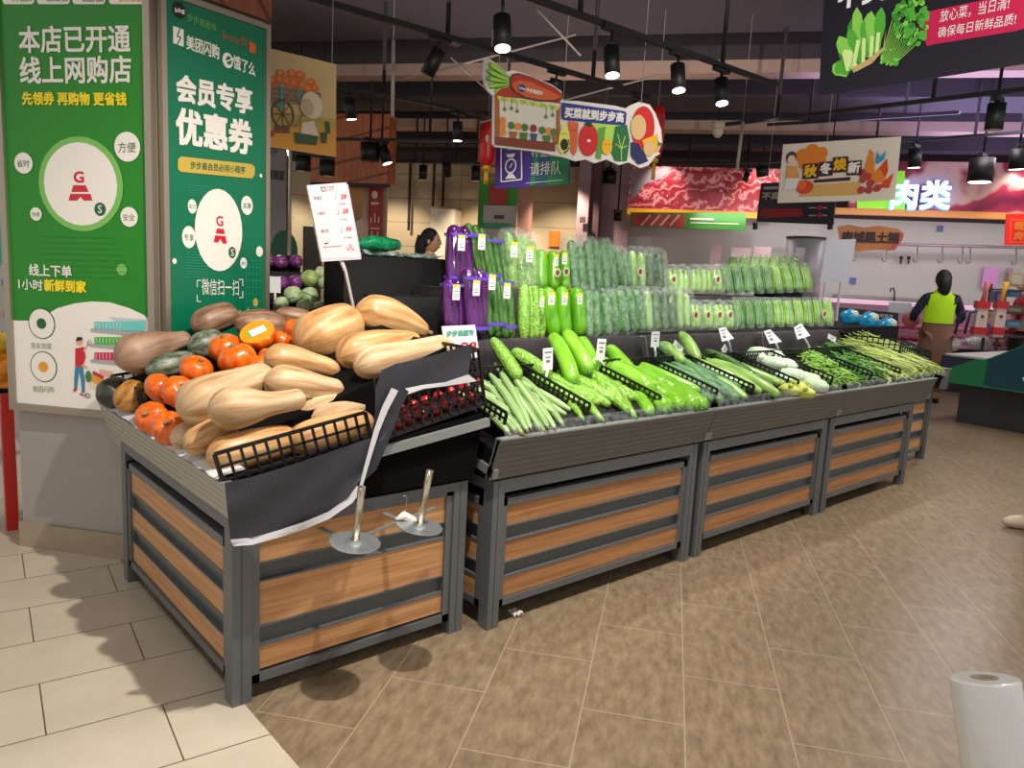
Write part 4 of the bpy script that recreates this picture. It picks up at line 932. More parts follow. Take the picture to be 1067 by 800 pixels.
def pack(name, cat, label, y, items, m, part, tapes=(), lab=None, stick=None, wrap=None, ribs=0, amp=0.0, group=None, rough=0, seg=14, zb=None):
    """items: list of (u_top, v_top, u_bot, v_bot, r_px, profile)"""
    u0 = sum(i[2] for i in items) / len(items); vb = max(i[3] for i in items)
    base = PY(u0, vb, y)
    t = thing(name, base, label, cat, group)
    rmax = 0
    for n, (ut, vt, ub, vbb, r, prof) in enumerate(items):
        jit = (.018 if n % 2 else 0)
        p0 = PY(ub, vbb, y - .01 + jit); p1 = PY(ut, vt, y + .05 + jit); rr = pix_r(p0, r); rmax = max(rmax, rr)
        mb = MB(); body(mb, p0, p1, [rr * k for k in prof], m, (0, 0, 0), 14, seg, ribs, amp, rough=rough); mb.build(part, t)
    for v, w in tapes:
        mb = MB(); k = len(items)
        ul = min(min(i[0], i[2]) - i[4] for i in items); ur = max(max(i[0], i[2]) + i[4] for i in items)
        # tape follows the pack at this height
        f = [(v - i[1]) / max(1, i[3] - i[1]) for i in items]
        us = [i[0] + (i[2] - i[0]) * ff for i, ff in zip(items, f)]
        ul = min(a - i[4] * .8 for a, i in zip(us, items)); ur = max(a + i[4] * .8 for a, i in zip(us, items)); ff = sum(f) / k
        yy = y + .05 - .06 * ff; c = PY((ul + ur) / 2, v, yy + .006); wd = (PY(ur, v, yy) - PY(ul, v, yy)).length / 2; hh = pix_r(c, w)
        dd = rmax + .014
        ring = [c + V((wd * math.copysign(abs(math.cos(a)) ** .6, math.cos(a)), dd * math.copysign(abs(math.sin(a)) ** .6, math.sin(a)), 0)) for a in [2 * PI * q / 24 for q in range(24)]]
        ring.append(ring[0])
        mb.grid([[p - V((0, 0, hh / 2)) for p in ring], [p + V((0, 0, hh / 2)) for p in ring]], tape); mb.build('tape', t)
    if wrap:
        ul = min(min(i[0], i[2]) - i[4] for i in items); ur = max(max(i[0], i[2]) + i[4] for i in items)
        vt = min(i[1] for i in items); mb = MB(); rows = []
        for (v, k, kd) in ((vt - 5, .5, .4), (vt - 1, .85, .8), (vt + (vb - vt) * .15, 1.0, 1), (vt + (vb - vt) * .5, 1.02, 1.05), (vt + (vb - vt) * .85, .98, 1.05), (vb + 1.5, .75, .7)):
            f = min(1, max(0, (v - vt) / (vb - vt))); sh = sum(i[0] + (i[2] - i[0]) * f for i in items) / len(items) - (ul + ur) / 2
            yy = y + .05 - .06 * f; c = PY((ul + ur) / 2 + sh, v, yy + .008); wd = (PY(ur, v, yy) - PY(ul, v, yy)).length / 2 * k + .004; dd = (rmax + .022) * kd
            ring = []
            for q in range(25):
                a = 2 * PI * q / 24; w = 1 + random.uniform(-.05, .05) if q < 24 else 1
                ring.append(c + V((wd * w * math.copysign(abs(math.cos(a)) ** .55, math.cos(a)), dd * w * math.copysign(abs(math.sin(a)) ** .55, math.sin(a)), random.uniform(-.004, .004))))
            ring[24] = ring[0]; rows.append(ring)
        mb.grid(rows, wrap); mb.build('film_bag', t)
    if lab: label_on(t, lab[0], lab[1], y - rmax * 1.0 - .016 + lab[2] if len(lab) > 2 else y - rmax - .02, *(lab[3:] if len(lab) > 3 else (9, 16)))
    if stick: sticker_on(t, stick[0], stick[1], y - rmax - .022)
    return t
EG = [.9, 1.1, 1.05, .95, .85, .8][::-1]
EP = [.85, 1.0, 1.1, 1.1, 1.0, .9]
ST = [.8, .95, 1, 1, .95, .8]
# eggplants
pack('eggplant_pack', 'eggplants', 'taped pack of glossy purple eggplants standing on the upper step', YB, [(473, 234, 472, 297, 8, EP), (484, 235, 485, 299, 8.5, EP), (478, 236, 479, 299, 8, EP)], egg, 'eggplant', [(245, 3), (289, 3)], (481, 253, -.02))
pack('eggplant_pack', 'eggplants', 'smaller taped pack of purple eggplants next to the black cloth on the lower step', YA, [(468, 290, 471, 345, 8.5, EP), (477, 291, 476, 345, 8, EP)], egg, 'eggplant', [(297, 3)], (475.5, 304.5, -.02))
pack('eggplant_pack', 'eggplants', 'large taped pack of purple eggplants beside the lower cucumbers', YA - .02, [(487, 279, 492, 352, 9, EP), (499, 280, 498, 353, 9.5, EP), (493, 282, 497, 352, 8, EP)], egg, 'eggplant', [(290, 3), (341, 4)], (496.5, 300, -.02))
# cucumbers
pack('cucumber_pack', 'cucumbers', 'taped pack of dark cucumbers on the upper step beside the eggplants', YB, [(487, 232, 503, 296, 4.5, ST), (494, 234, 508, 297, 4.5, ST), (501, 237, 512, 297, 4.5, ST)], cuc, 'cucumber', [(245, 3)], (502, 252, -.02))
pack('cucumber_pack', 'cucumbers', 'second taped pack of dark cucumbers on the upper step, leaning on its neighbour', YB, [(506, 244, 517, 300, 4.5, ST), (514, 246, 523, 301, 4.5, ST), (521, 252, 528, 301, 4, ST)], cuc, 'cucumber', [(251, 3)])
pack('cucumber_pack', 'cucumbers', 'taped pack of cucumbers on the lower step touching the large eggplants', YA - .01, [(503, 284, 511, 351, 5, ST), (511, 283, 519, 353, 5, ST), (517, 286, 525, 351, 4, ST)], cuc, 'cucumber', [(287, 3.5), (337, 3.5)], (513, 294, -.02))
pack('cucumber_pack', 'cucumbers', 'taped pack of cucumbers on the lower step beside the lower bitter gourds', YA - .01, [(521, 290, 527, 353, 5, ST), (529, 291, 533, 354, 5, ST)], cuc, 'cucumber', [(294.5, 3.5), (340, 3.5)], (528.5, 303, -.02))
# bitter gourds
BG = [.6, .95, 1.05, 1.05, .95, .75]
pack('bitter_gourd_pack', 'bitter gourds', 'film-wrapped bumpy pale bitter gourds on the upper step beside the cucumbers', YB, [(529, 242, 535, 302, 6, BG), (540, 246, 545, 302, 6, BG)], bit, 'bitter_gourd', [], (536, 260, -.02), None, film, 8, .12, rough=.04, seg=18)
pack('bitter_gourd_pack', 'bitter gourds', 'film-wrapped bumpy bitter gourds on the upper step beside the smooth bright gourds', YB, [(546, 246, 550, 301, 5.5, BG), (554, 251, 556, 300, 5, BG)], bit, 'bitter_gourd', [], (552, 265, -.02), None, film, 8, .12, rough=.04, seg=18)
pack('bitter_gourd_pack', 'bitter gourds', 'wide ridged bitter gourds on the lower step beside the cucumbers', YA, [(546, 296, 546, 355, 6.5, BG), (554, 298, 553, 355, 6, BG)], bit, 'bitter_gourd', [], None, None, None, 8, .12, rough=.04, seg=18)
pack('bitter_gourd_pack', 'bitter gourds', 'ridged bitter gourds on the lower step touching the smooth bright gourds', YA, [(557, 297, 559, 353, 5, BG), (563, 300, 564, 353, 5.5, BG)], bit, 'bitter_gourd', [], (565, 314, -.02, 6, 12), None, None, 8, .12, rough=.04, seg=18)
# smooth bright gourds
GP = [.75, .98, 1, 1, 1, .8]
for (a, b, r, lab, stk, y, lb) in (
    ((563, 260), (564, 303), 7.5, None, None, YB, 'smooth bright green gourd on the upper step beside the bitter gourds, without a label'),
    ((576, 261), (577, 303), 6.5, (580, 271, -.02, 5, 12), (581, 284), YB, 'middle smooth bright green gourd of the upper step, round sticker near its edge'),
    ((588, 261), (588, 303), 6, (588.5, 269, -.02, 7, 12), (590, 283), YB, 'smooth bright green gourd on the upper step next to the grey-green wrapped luffas'),
    ((570, 299), (578, 352), 8.5, (575, 311, -.02, 9, 13), None, YA, 'smooth bright green gourd on the lower step beside the ridged bitter gourds'),
    ((585, 298), (589, 353), 8, (588.5, 311, -.02, 8, 13), None, YA, 'middle smooth bright green gourd on the lower step'),
    ((600, 299), (604, 350), 8.5, (604.5, 311, -.02, 7, 12), None, YA, 'smooth deep green gourd on the lower step next to the wrapped luffas')):
    pack('bottle_gourd', 'gourd', lb, y, [(a[0], a[1], b[0], b[1], r, GP)], bot_d, 'gourd', [], lab, stk)
# wrapped luffas (grey-green under film)
xs = [(595, 250, 600, 303), (604, 256, 607, 303), (612, 250, 616, 303), (621, 250, 625, 303), (628, 252, 632, 303), (633, 256, 641, 301), (641, 260, 650, 300), (648, 264, 656, 299)]
for i, (a, b, c, d_) in enumerate(xs):
    pack('wrapped_luffa', 'luffa', 'film-wrapped grey-green luffa on the upper step, %s from the bright gourds' % ORD[i], YB, [(a, b, c, d_, 5, ST)], luf, 'luffa', [], None, None, film_g if i % 2 == 0 else None, 7, .1)
xs = [(612, 302, 614, 351), (621, 303, 624, 350), (630, 305, 634, 349), (637, 303, 645, 347), (646, 302, 652, 347), (655, 300, 662, 346), (663, 303, 669, 345)]
for i, (a, b, c, d_) in enumerate(xs):
    pack('wrapped_luffa', 'luffa', 'film-wrapped grey-green luffa on the lower step, %s from the bright gourds' % ORD[i], YA, [(a, b, c, d_, 5.6, ST)], luf, 'luffa', [], None, None, film_g if i % 2 == 0 else None, 7, .1)
pack('gourd_pack', 'gourds', 'pale green gourd pack with a round sticker beside the upper wrapped luffas', YB, [(658, 261, 660, 302, 5, ST), (667, 263, 669, 302, 4.5, ST)], pale, 'gourd', [], None, (667, 283), film)
pack('cucumber_pack', 'cucumbers', 'dark bagged cucumbers on the upper step before the green peppers', YB, [(677, 262, 678, 303, 5, ST), (686, 264, 688, 303, 5, ST)], cucd, 'cucumber', [], None, None, film)
lowc = [((674, 303, 676, 344), pale), ((682, 303, 685, 344), cuc), ((692, 304, 693, 344), cuc), ((699, 304, 701, 343), cucd), ((707, 302, 708, 343), pale), ((714, 306, 715, 342), pale)]
for i, ((a, b, c, d_), m) in enumerate(lowc):
    pack('cucumber_pack', 'cucumbers', 'bagged %s cucumber on the lower step, %s from the wrapped luffas' % ('pale' if m is pale else 'green', ORD[i]), YA, [(a, b, c, d_, 4.8, ST)], m, 'cucumber', [], (699, 312, -.02, 4, 6) if i == 3 else None, None, film)
PF = [.6, 1.0, 1.15, 1.1, .8, .5]
for i, u in enumerate((700, 711, 724, 735, 746)):
    pack('pepper_pack', 'peppers', 'bagged green peppers on the upper step, %s bag from the dark cucumbers' % ORD[i], YB, [(u - 2.5, 280, u - 2, 304, 3.6, PF), (u + 2.5, 281, u + 3, 304, 3.6, PF)], pep, 'pepper', [], None, (u + 2, 291) if i in (0, 4) else None, film_mat('bag_film', (.80, .92, .80), .09, .1), 3, .15)
for i, u in enumerate((723, 736, 748, 759)):
    pack('pepper_pack', 'peppers', 'bagged green peppers on the lower step, %s bag from the cucumbers' % ORD[i], YA, [(u - 2, 317, u - 1, 342, 3.6, PF), (u + 2.5, 317, u + 3, 342, 3.6, PF)], pep, 'pepper', [], None, (u + 2, 328), film_mat('bag_film', (0, 0, 0)), 3, .15)
# bean packs
def bean_pack(label, y, ut, vt, ub, vb, w, m, n=7, stick=None, lab=None):
    base = PY(ub, vb, y); t = thing('bean_pack', base, label, 'beans'); mb = MB()
    for i in range(n):
        for j in range(2):
            f = (i + .5) / n - .5 + random.uniform(-.04, .04)
            p0 = PY(ub + f * w, vb - random.uniform(0, 1.5), y - .01 + j * .012); p1 = PY(ut + f * w * .8, vt + random.uniform(0, 3), y + .04 + j * .012)
            rr = pix_r(p0, w / n * .62); mid = (p0 + p1) / 2 + V((random.uniform(-.006, .006), -.008, 0))
            mb.tube([p0, p0.lerp(mid, .3), mid, mid.lerp(p1, .7), p1], [rr * .5, rr, rr, rr * .9, rr * .3], m, 6)
    b = mb.build('beans', t); b['kind'] = 'stuff'
    mb = MB(); rows = []
    for v, k in ((vt - 2, .7), (vt + (vb - vt) * .3, 1), (vt + (vb - vt) * .8, 1.05), (vb + 1, .8)):
        f = (v - vt) / (vb - vt); c = PY(ut + (ub - ut) * f, v, y + .04 - .05 * max(0, min(1, f)) + .006); wd = pix_r(c, w / 2) * k * 1.3
        ring = [c + V((wd * math.copysign(abs(math.cos(a)) ** .5, math.cos(a)), .026 * math.copysign(abs(math.sin(a)) ** .5, math.sin(a)), 0)) for a in [2 * PI * q / 16 for q in range(16)]]
        ring.append(ring[0]); rows.append(ring)
    mb.grid(rows, film_mat('bag_film', (0, 0, 0))); mb.build('film_bag', t)
    if stick: sticker_on(t, stick[0], stick[1], y - .03)
    return t
for i in range(9):
    u = 757 + i * 10.3; vb = 306 - i * .35
    bean_pack('bagged green beans in the front rank of the upper step, %s pack from the peppers' % ORD[i], YB, u - 2, 277 - i * .2, u + 3, vb, 10, bean2 if i < 5 else bean)
for i in range(7):
    u = 762 + i * 10.5
    bean_pack('bagged beans in the raised back rank of the upper step, %s pack from the peppers' % ORD[i], YB + .16, u + 3, 266, u, 281, 10, bean, 6)
for i in range(10):
    u = 769 + i * 10.4
    bean_pack('bagged green beans on the lower step, %s pack from the peppers' % ORD[i], YA, u - 1.5, 311.5, u + 1, 341 - i * .3, 10.5, bean2 if i < 4 else bean, 7, (859, 327) if i == 9 else None)
# ------------------------------------------------------------------ baskets on the sloping tray
sx = V((1, 0, 0)); sy = V((0, 1, SLOPE)).normalized(); sz = V((0, -SLOPE, 1)).normalized()
cx = [1.80, 2.262, 2.722, 3.165, 3.492, 3.946, 4.345, 4.87, 5.30, 5.74]
what = ['ridged gourds', 'bitter gourds', 'bright bottle gourds', 'film-wrapped luffas', 'pale long cucumbers', 'white netted cabbages', 'small green chillies', 'leafy green beans', 'yellow-green long beans']
for i, (a, b) in enumerate(zip(cx, cx[1:])):
    crate((a + .008, 2.075, zs(2.075) + .02), sx, sy, sz, b - a - .014, .43, .072, 'black crate on the sloping tray holding the %s' % what[i], 14, 14, 3, None, 'lrb' if i == 0 else 'rb')
def PS(u, v, h): return PP(u, v, Z0T + h, 0, SLOPE, 0, Y0T)
def lay(name, part_m, e0, e1, r, h, label, cat, prof=ST, ribs=0, amp=0.0, bend=(0, 0, 0), group=None, rough=0, seg=16, stem=None, h1=None):
    p0 = PS(*e0, h if h1 is None else h1); p1 = PS(*e1, h); rr = pix_r(p1, r)
    # keep the things on this side of the riser
    if p0.y > 2.64: p0 = PY(*e0, 2.64)
    mb = MB(); body(mb, p0, p1, [rr * k for k in prof], part_m, bend, 16, seg, ribs, amp, rough=rough); mid = (p0 + p1) / 2
    o = mb.build(name, origin=mid); tag(o, label, cat, group)
    if stem:
        d = (p1 - p0).normalized(); s = MB(); s.tube([p1 - d * .012, p1 + d * .006, p1 + d * .016], [rr * .3, rr * .18, rr * .2], stem_m if stem == 1 else bean2, 8); s.build('stem', o)
    return o
RG = [.45, .8, .95, 1, 1, .9, .55]
A = [((494, 420), (530, 451)), ((497, 407), (537, 449)), ((503, 396), (541, 446)), ((509, 388), (549, 448)), ((515, 378), (553, 446)), ((521, 392), (562, 446)), ((527, 384), (571, 445)), ((536, 396), (578, 446)), ((540, 390), (586, 442)), ((506, 418), (545, 452)), ((532, 405), (568, 449))]
for i, (a, b) in enumerate(A):
    hh = .03 + .02 * (i in (3, 4, 6)) + .008 * (i % 2)
    lay('ridged_gourd', rdg, a, b, 4.4, hh, 'long pale ridged gourd in the crate nearest the pumpkin stand, %s across the crate' % ORD[i], 'gourd', RG, 8, .26, (0, 0, .012), rough=.0, stem=1)
lay('ridged_gourd', bit, (513, 353), (541, 394), 7.5, .08, 'bright ridged gourd standing up at the back of the nearest crate', 'gourd', [.6, .9, 1, 1, .9], 8, .2)
lay('ridged_gourd', bit, (534, 365), (574, 392), 8, .07, 'bright ridged gourd lying along the first divider beneath a white tag', 'gourd', [.6, .95, 1.05, 1, .8], 8, .2)
B = [((577, 396), (628, 438), 7.2), ((582, 384), (630, 421), 7), ((612, 388), (654, 428), 10), ((560, 388), (606, 424), 6.5), ((576, 400), (607, 436), 6), ((598, 380), (640, 412), 8), ((628, 402), (662, 434), 7)]
for i, (a, b, r) in enumerate(B):
    lay('bitter_gourd', bit, a, b, r, .034 + .018 * (i == 2), 'bumpy light green bitter gourd, %s across the second crate' % ORD[i], 'gourd', [.5, .85, 1.05, 1, .7, .35], 8, .16, (0, 0, .01), rough=.035, seg=18, stem=2)
Cc = [((576, 351), (598, 398), 9, .09, (0, 0, .02), 'bright bottle gourd standing curved at the back, beside the first white tag'), ((590, 347), (614, 387), 9, .10, (0, 0, .01), 'bright bottle gourd standing at the back, middle of three'), ((605, 353), (622, 384), 8, .08, (0, 0, .0), 'bright bottle gourd standing at the back beside the second white tag'),
      ((634, 362), (658, 388), 8, .06, (0, 0, 0), 'bright bottle gourd behind the big one in the third crate'), ((637, 382), (681, 409), 11.5, .07, (0, 0, .008), 'biggest bright bottle gourd lying on top of the third crate'), ((601, 388), (622, 392), 8, .06, (0, 0, 0), 'small round end of a bottle gourd behind the second divider'),
      ((662, 386), (696, 404), 8, .06, (0, 0, 0), 'bright bottle gourd lying behind the front ones in the third crate'), ((694, 397), (725, 424), 10, .05, (0, 0, .005), 'bright bottle gourd at the front of the third crate near its far divider'), ((708, 404), (735, 424), 8.5, .05, (0, 0, 0), 'bright bottle gourd touching the third divider at the front'),
      ((677, 412), (697, 426), 9, .05, (0, 0, 0), 'short bright bottle gourd at the front lip of the third crate'), ((684, 400), (710, 424), 9, .05, (0, 0, 0), 'bright bottle gourd between the two front ones in the third crate'), ((628, 375), (650, 402), 8, .05, (0, 0, 0), 'bright bottle gourd beside the second divider, behind the biggest one'), ((661, 405), (678, 430), 7, .04, (0, 0, 0), 'bottle gourd tip at the front end of the second divider')]
for a, b, r, h, bd, lb in Cc:
    lay('bottle_gourd', bot_, a, b, r, h, lb, 'gourd', [.8, .95, 1, 1, 1, .8], 0, 0, bd, seg=20, stem=2)
D_ = [((690, 372), (742, 418), 5.5), ((697, 366), (752, 419), 5.5), ((690, 362), (760, 412), 5), ((705, 372), (768, 416), 5.5), ((684, 358), (728, 392), 5), ((716, 380), (776, 412), 5)]
for i, (a, b, r) in enumerate(D_):
    lay('wrapped_luffa', luf, a, b, r * 1.15,   .032 + .01 * (i % 2), 'film-wrapped grey-green luffa, %s across the fourth crate' % ORD[i], 'luffa', ST, 7, .08, (0, 0, .004))
mb = MB(); rows = []
for i in range(14):
    f = i / 13; a = V((684 + 52 * f, 358 + 58 * f)); rows.append([PS(a.x + 42 * g / 9 * (.55 + .45 * f), a.y + (-4 - 0 * f) * g / 9, .075 + .012 * math.sin(g * 2.3 + i * .9) + random.uniform(-.004, .004)) for g in range(10)])
mb.grid(rows, film_g); tag(mb.build('plastic_film'), 'crumpled clear film over the wrapped luffas in the fourth crate', 'plastic film')
E_ = [((709, 347), (728, 375), 6.5, .09, 'pale cucumber standing up at the back beside the tilted tags'), ((690, 358), (712, 377), 6, .09, 'pale green cucumber lying at the back under the square tag'), ((731, 374), (793, 409), 6.5, .05, 'long pale cucumber lying along the fourth divider'), ((746, 377), (812, 412), 7, .065, 'longest pale cucumber, reaching the front lip of the fifth crate'), ((735, 366), (790, 395), 6.5, .07, 'green long cucumber lying highest in the fifth crate'), ((760, 384), (806, 405), 6, .05, 'green long cucumber beneath the fifth divider'), ((724, 384), (778, 415), 6, .04, 'pale cucumber low at the front of the fifth crate')]
for a, b, r, h, lb in E_:
    lay('long_cucumber', pale if 'pale' in lb else cuc, a, b, r, h, lb, 'cucumber', [.6, .9, 1, 1, .9, .6], 6, .05, (0, 0, .006))
whc = mat('foam_net_white', lin(196, 214, 186), .6, noise=.1, nscale=60, bump=.6); yg = skin_mat('yellow_cabbage_leaf', [lin(150, 170, 60), lin(190, 200, 90), lin(214, 216, 120)], .45, 3, 6, 1, .5, pos=(.3, .5, .7))
Fc = [(792, 369, 10, 0), (803, 371, 10, 0), (806, 379, 10, 0), (817, 381, 10, 0), (826, 392, 11, 0), (840, 396, 11, 0), (849, 402, 10, 0), (788, 372, 8, 0), (822, 406, 8, 1), (832, 404, 9, 1), (838, 409, 8, 1), (815, 396, 9, 0)]
for i, (u, v, r, k) in enumerate(Fc):
    P = PS(u, v, .045); P = P if P.y < 2.62 else PY(u, v, 2.62); rr = pix_r(P, r); mb = MB(); n = 18
    mb.ball(P, (rr * .95, rr * 1.5, rr * .8), yg if k else whc, 20, 12)
    for q in range(len(mb.v)): d = mb.v[q] - P; mb.v[q] = P + d * (1 + .07 * math.sin(d.x * 190 + i) * math.sin(d.y * 160) + .04 * math.sin(d.z * 230))
    o = mb.build('cabbage', origin=P); tag(o, ('small cabbage with yellow-green leaves at the front lip, %s of its kind' if k else 'white foam-netted cabbage in the sixth crate, %s down the slope') % ORD[i if not k else i - 8], 'cabbage')
    mb = MB()
    for q in range(3 if k else 0):
        a = 2.1 * q + i; d = V((math.cos(a), math.sin(a), .3)); mb.tube([P + d * rr * .9 + V((0, 0, rr * .1)), P + d * rr * 1.05 + V((0, 0, rr * .4)), P + d * rr * .8 + V((0, 0, rr * .75))], [rr * .3, rr * .35, rr * .1], yg, 7, True, flat=.35)
    mb.build('outer_leaf', o)
def fill(i, n, m, r, h, name, label, cat, group, prof=ST, ribs=0, amp=0.0, y0=2.12, y1=2.48):
    a, b = cx[i] + .02, cx[i + 1] - .03
    for k in range(n):
        x = a + (b - a) * (k + .5) / n + random.uniform(-.006, .006); yy = random.uniform(-.015, .015); hh = h + (.012 if k % 2 else 0)
        p1 = V((x + .02, y0 + yy, zs(y0, hh))); p0 = V((x - .01, y1 + yy, zs(y1, hh))); mb = MB(); body(mb, p0, p1, [r * q for q in prof], m, (random.uniform(-.01, .01), 0, 0), 14, 14, ribs, amp); mid = (p0 + p1) / 2
        tag(mb.build(name, origin=mid), label, cat, group)
fill(0, 8, rdg, .017, .03, 'ridged_gourd', 'ridged gourd in the bottom layer of the crate nearest the pumpkin stand', 'gourd', 'bottom layer of ridged gourds', RG, 8, .26)
fill(1, 7, bit, .027, .045, 'bitter_gourd', 'bitter gourd in the bottom layer of the second crate', 'gourd', 'bottom layer of bitter gourds', [.5, .9, 1.05, 1, .6], 8, .16)
fill(2, 6, bot_, .031, .045, 'bottle_gourd', 'bottle gourd in the bottom layer of the third crate', 'gourd', 'bottom layer of bottle gourds')
fill(3, 6, luf, .023, .045, 'wrapped_luffa', 'wrapped luffa in the bottom layer of the fourth crate', 'luffa', 'bottom layer of wrapped luffas')
fill(4, 7, pale, .026, .045, 'long_cucumber', 'pale cucumber in the bottom layer of the fifth crate', 'cucumber', 'bottom layer of pale cucumbers')
def heap(name, label, cat, quad, n, Lr, r, m, hmax, ang=(0, PI), curl=.02):
    """strands lying in a heap between four pixel corners of the tray slope"""
    mb = MB(); q = [PS(*p, .02) for p in quad]
    q = [p if p.y < 2.62 else V((p.x, 2.62, zs(2.62, .02))) for p in q]
    for i in range(n):
        a, b = random.random(), random.random(); c = q[0].lerp(q[1], a).lerp(q[3].lerp(q[2], a), b)
        hh = hmax * (1 - (2 * a - 1) ** 2 * .6) * random.random() ** .6; L = random.uniform(*Lr); th = random.uniform(*ang)
        d = (sx * math.cos(th) + sy * math.sin(th)); w = (sx * -math.sin(th) + sy * math.cos(th)) * random.uniform(-curl, curl); c = c + sz * hh
        pts = [c + d * (L * (t - .5)) + w * math.sin(PI * t * random.choice((1, 1, 2))) + sz * (.01 * math.sin(PI * t)) for t in (0, .2, .4, .6, .8, 1)]
        pts = [V((p.x, min(max(p.y, 2.03), 2.66), max(p.z, zs(min(max(p.y, 2.03), 2.66)) - .005))) for p in pts]
        mb.tube(pts, [r * .5, r, r, r, r, r * .4], m, 6)
    o = mb.build(name); tag(o, label, cat, None, 'stuff'); return o
heap('green_chillies', 'heap of small green chillies in the seventh crate', 'chillies', [(828, 372), (852, 372), (896, 402), (862, 405)], 240, (.06, .11), .005, bean, .06)
heap('green_beans', 'heap of short green beans between the last dividers', 'beans', [(850, 366), (880, 362), (930, 390), (900, 401)], 260, (.07, .12), .0045, bean2, .06)
heap('long_beans', 'tangled heap of pale long beans at the far end of the tray', 'beans', [(885, 362), (915, 358), (965, 386), (920, 398)], 190, (.35, .55), .0042, lbean, .085, (PI * .35, PI * .75), .05)
heap('long_beans', 'pale long beans hanging over the front lip at the far end', 'beans', [(900, 384), (925, 376), (960, 388), (935, 396)], 40, (.2, .35), .0042, lbean, .06, (PI * .2, PI * .9), .06)
# end crate facing the far aisle
crate((5.80, 2.28, .88), (1, 0, -.18), (0, 1, 0), (.18, 0, 1), .6, .5, .12, 'black crate on the far end stand with a few greens', 14, 12, 3)
mb = MB()
for i in range(30):
    c = V((random.uniform(5.86, 6.3), random.uniform(2.32, 2.7), .93 - .0)); th = random.uniform(0, PI)
    mb.tube([c - V((math.cos(th), math.sin(th), .1)) * .05, c, c + V((math.cos(th), math.sin(th), -.1)) * .05], [.003, .006, .003], bean, 6)
tag(mb.build('green_chillies'), 'few green vegetables lying in the far end crate', 'chillies', None, 'stuff')
# black film edge and blue bags behind
t_ = MB(); rows = []
for i in range(8):
    rows.append([PY(878 + i * 13, 346 + i * 3 + 3 * math.sin(i * 2), 2.66 + .02 * j) + V((0, .05 * j, .03 * math.sin(j + i))) for j in range(6)])
t_.grid(rows, cloth2); tag(t_.build('black_film_sheet'), 'crumpled black film sheet behind the long beans', 'plastic sheet')
bb = mat('blue_bag', lin(30, 150, 205), .25, noise=.35, nscale=14, bump=.5, coat=.3)
for u, v, r, lb in ((885, 330, 11, 'bright blue snack bag lying nearest the bean packs'), (905, 334, 12, 'middle bright blue snack bag behind the long beans'), (924, 340, 12, 'bright blue snack bag nearest the far end of the row')):
    P = PY(u, v, 3.0); rr = pix_r(P, r); mb = MB(); mb.ball(P, (rr, rr * .8, rr * .72), bb, 16, 10)
    for q in range(len(mb.v)): d = mb.v[q] - P; mb.v[q] = P + d * (1 + .08 * math.sin(d.x * 70 + u) + .06 * math.sin(d.z * 110))
    o = mb.build('snack_bag', origin=P); tag(o, lb, 'bag')
    s = MB(); s.ball(P + V((-.1 * rr, -.55 * rr, .3 * rr)), (rr * .5, rr * .3, rr * .35), C('bag_print_pale', 190, 215, 190), 10, 6); s.build('print', o)
mb = MB(); P = PY(892, 325, 3.15); P.z = 1.08; mb.ball(P, (.09, .05, .05), C('bag_cream', 232, 214, 196, .5, bump=.4, nscale=20), 14, 8); tag(mb.build('paper_bag'), 'cream bag lying behind the blue snack bags', 'bag')
# white block behind for the bags
mb = MB(); mb.box((5.78, 2.9, .86), (7.3, 3.5, 1.03), cloth2); tag(mb.build('bag_shelf'), 'low black shelf carrying the blue bags past the riser', 'shelf')
# ------------------------------------------------------------------ price tags on clips
card = C('tag_card', 236, 238, 240, .35); clipm = film_mat('clip_clear', (.85, .9, .9), .5, .15)
def price_tag(c, w, h, y, label, rot=0.0, stick=None, tilt=0.0, thin=False):
    P = PY(*c, y); w, h = pix_r(P, w), pix_r(P, h); t = thing('price_tag', P - V((0, 0, h / 2)), label, 'price tag')
    Rm = Matrix.Rotation(rot, 3, 'Y') @ Matrix.Rotation(-.75 if rot in (.35, .4) else tilt, 3, 'X'); mb = MB()
    X, Z, Yv = Rm @ V((1, 0, 0)), Rm @ V((0, 0, 1)), Rm @ V((0, 1, 0))
    mb.obox(P - X * w / 2 - Z * h / 2, X * w, Yv * .003, Z * h, card); mb.build('card', t)
    mb = MB()
    for k, (ww, hh) in enumerate(((.7, .06), (.5, .05), (.35, .12))):
        mb.obox(P - X * w * ww / 2 - Yv * .0012 + Z * h * (.28 - .22 * k), X * w * ww, Yv * .001, Z * h * hh, C('ink_grey', 0, 0, 0))
    mb.build('print', t)
    q = P - Z * h / 2
    mb = MB(); e = PY(c[0] + (stick[0] if stick else 0), c[1] + (stick[1] if stick else h), y); mb.tube([q, q.lerp(e, .5) + V((.004, 0, 0)), e], .006, clipm, 8); mb.build('clip', t)
price_tag((571, 374), 14, 23, 2.35, 'upright white price tag standing over the bitter gourds', -.05, (-4, 24))
price_tag((626.5, 364), 13, 22, 2.40, 'upright white price tag beside the standing bottle gourds', .05, (6, 22))
price_tag((683, 353.5), 13, 16, 2.48, 'upright white price tag over the wrapped luffas', .0, (0, 22))
price_tag((707, 361), 18, 6, 2.50, 'white price tag turned nearly edge-on beside the pale cucumbers', .55, (12, 14))
price_tag((867, 352), 18, 5, 2.56, 'flat-lying white price tag above the leafy green beans', .25, (8, 8))
price_tag((755, 364), 8, 8, 2.5, 'small pinkish-white tag under the tilted one by the pepper bags', .8, (3, 8))
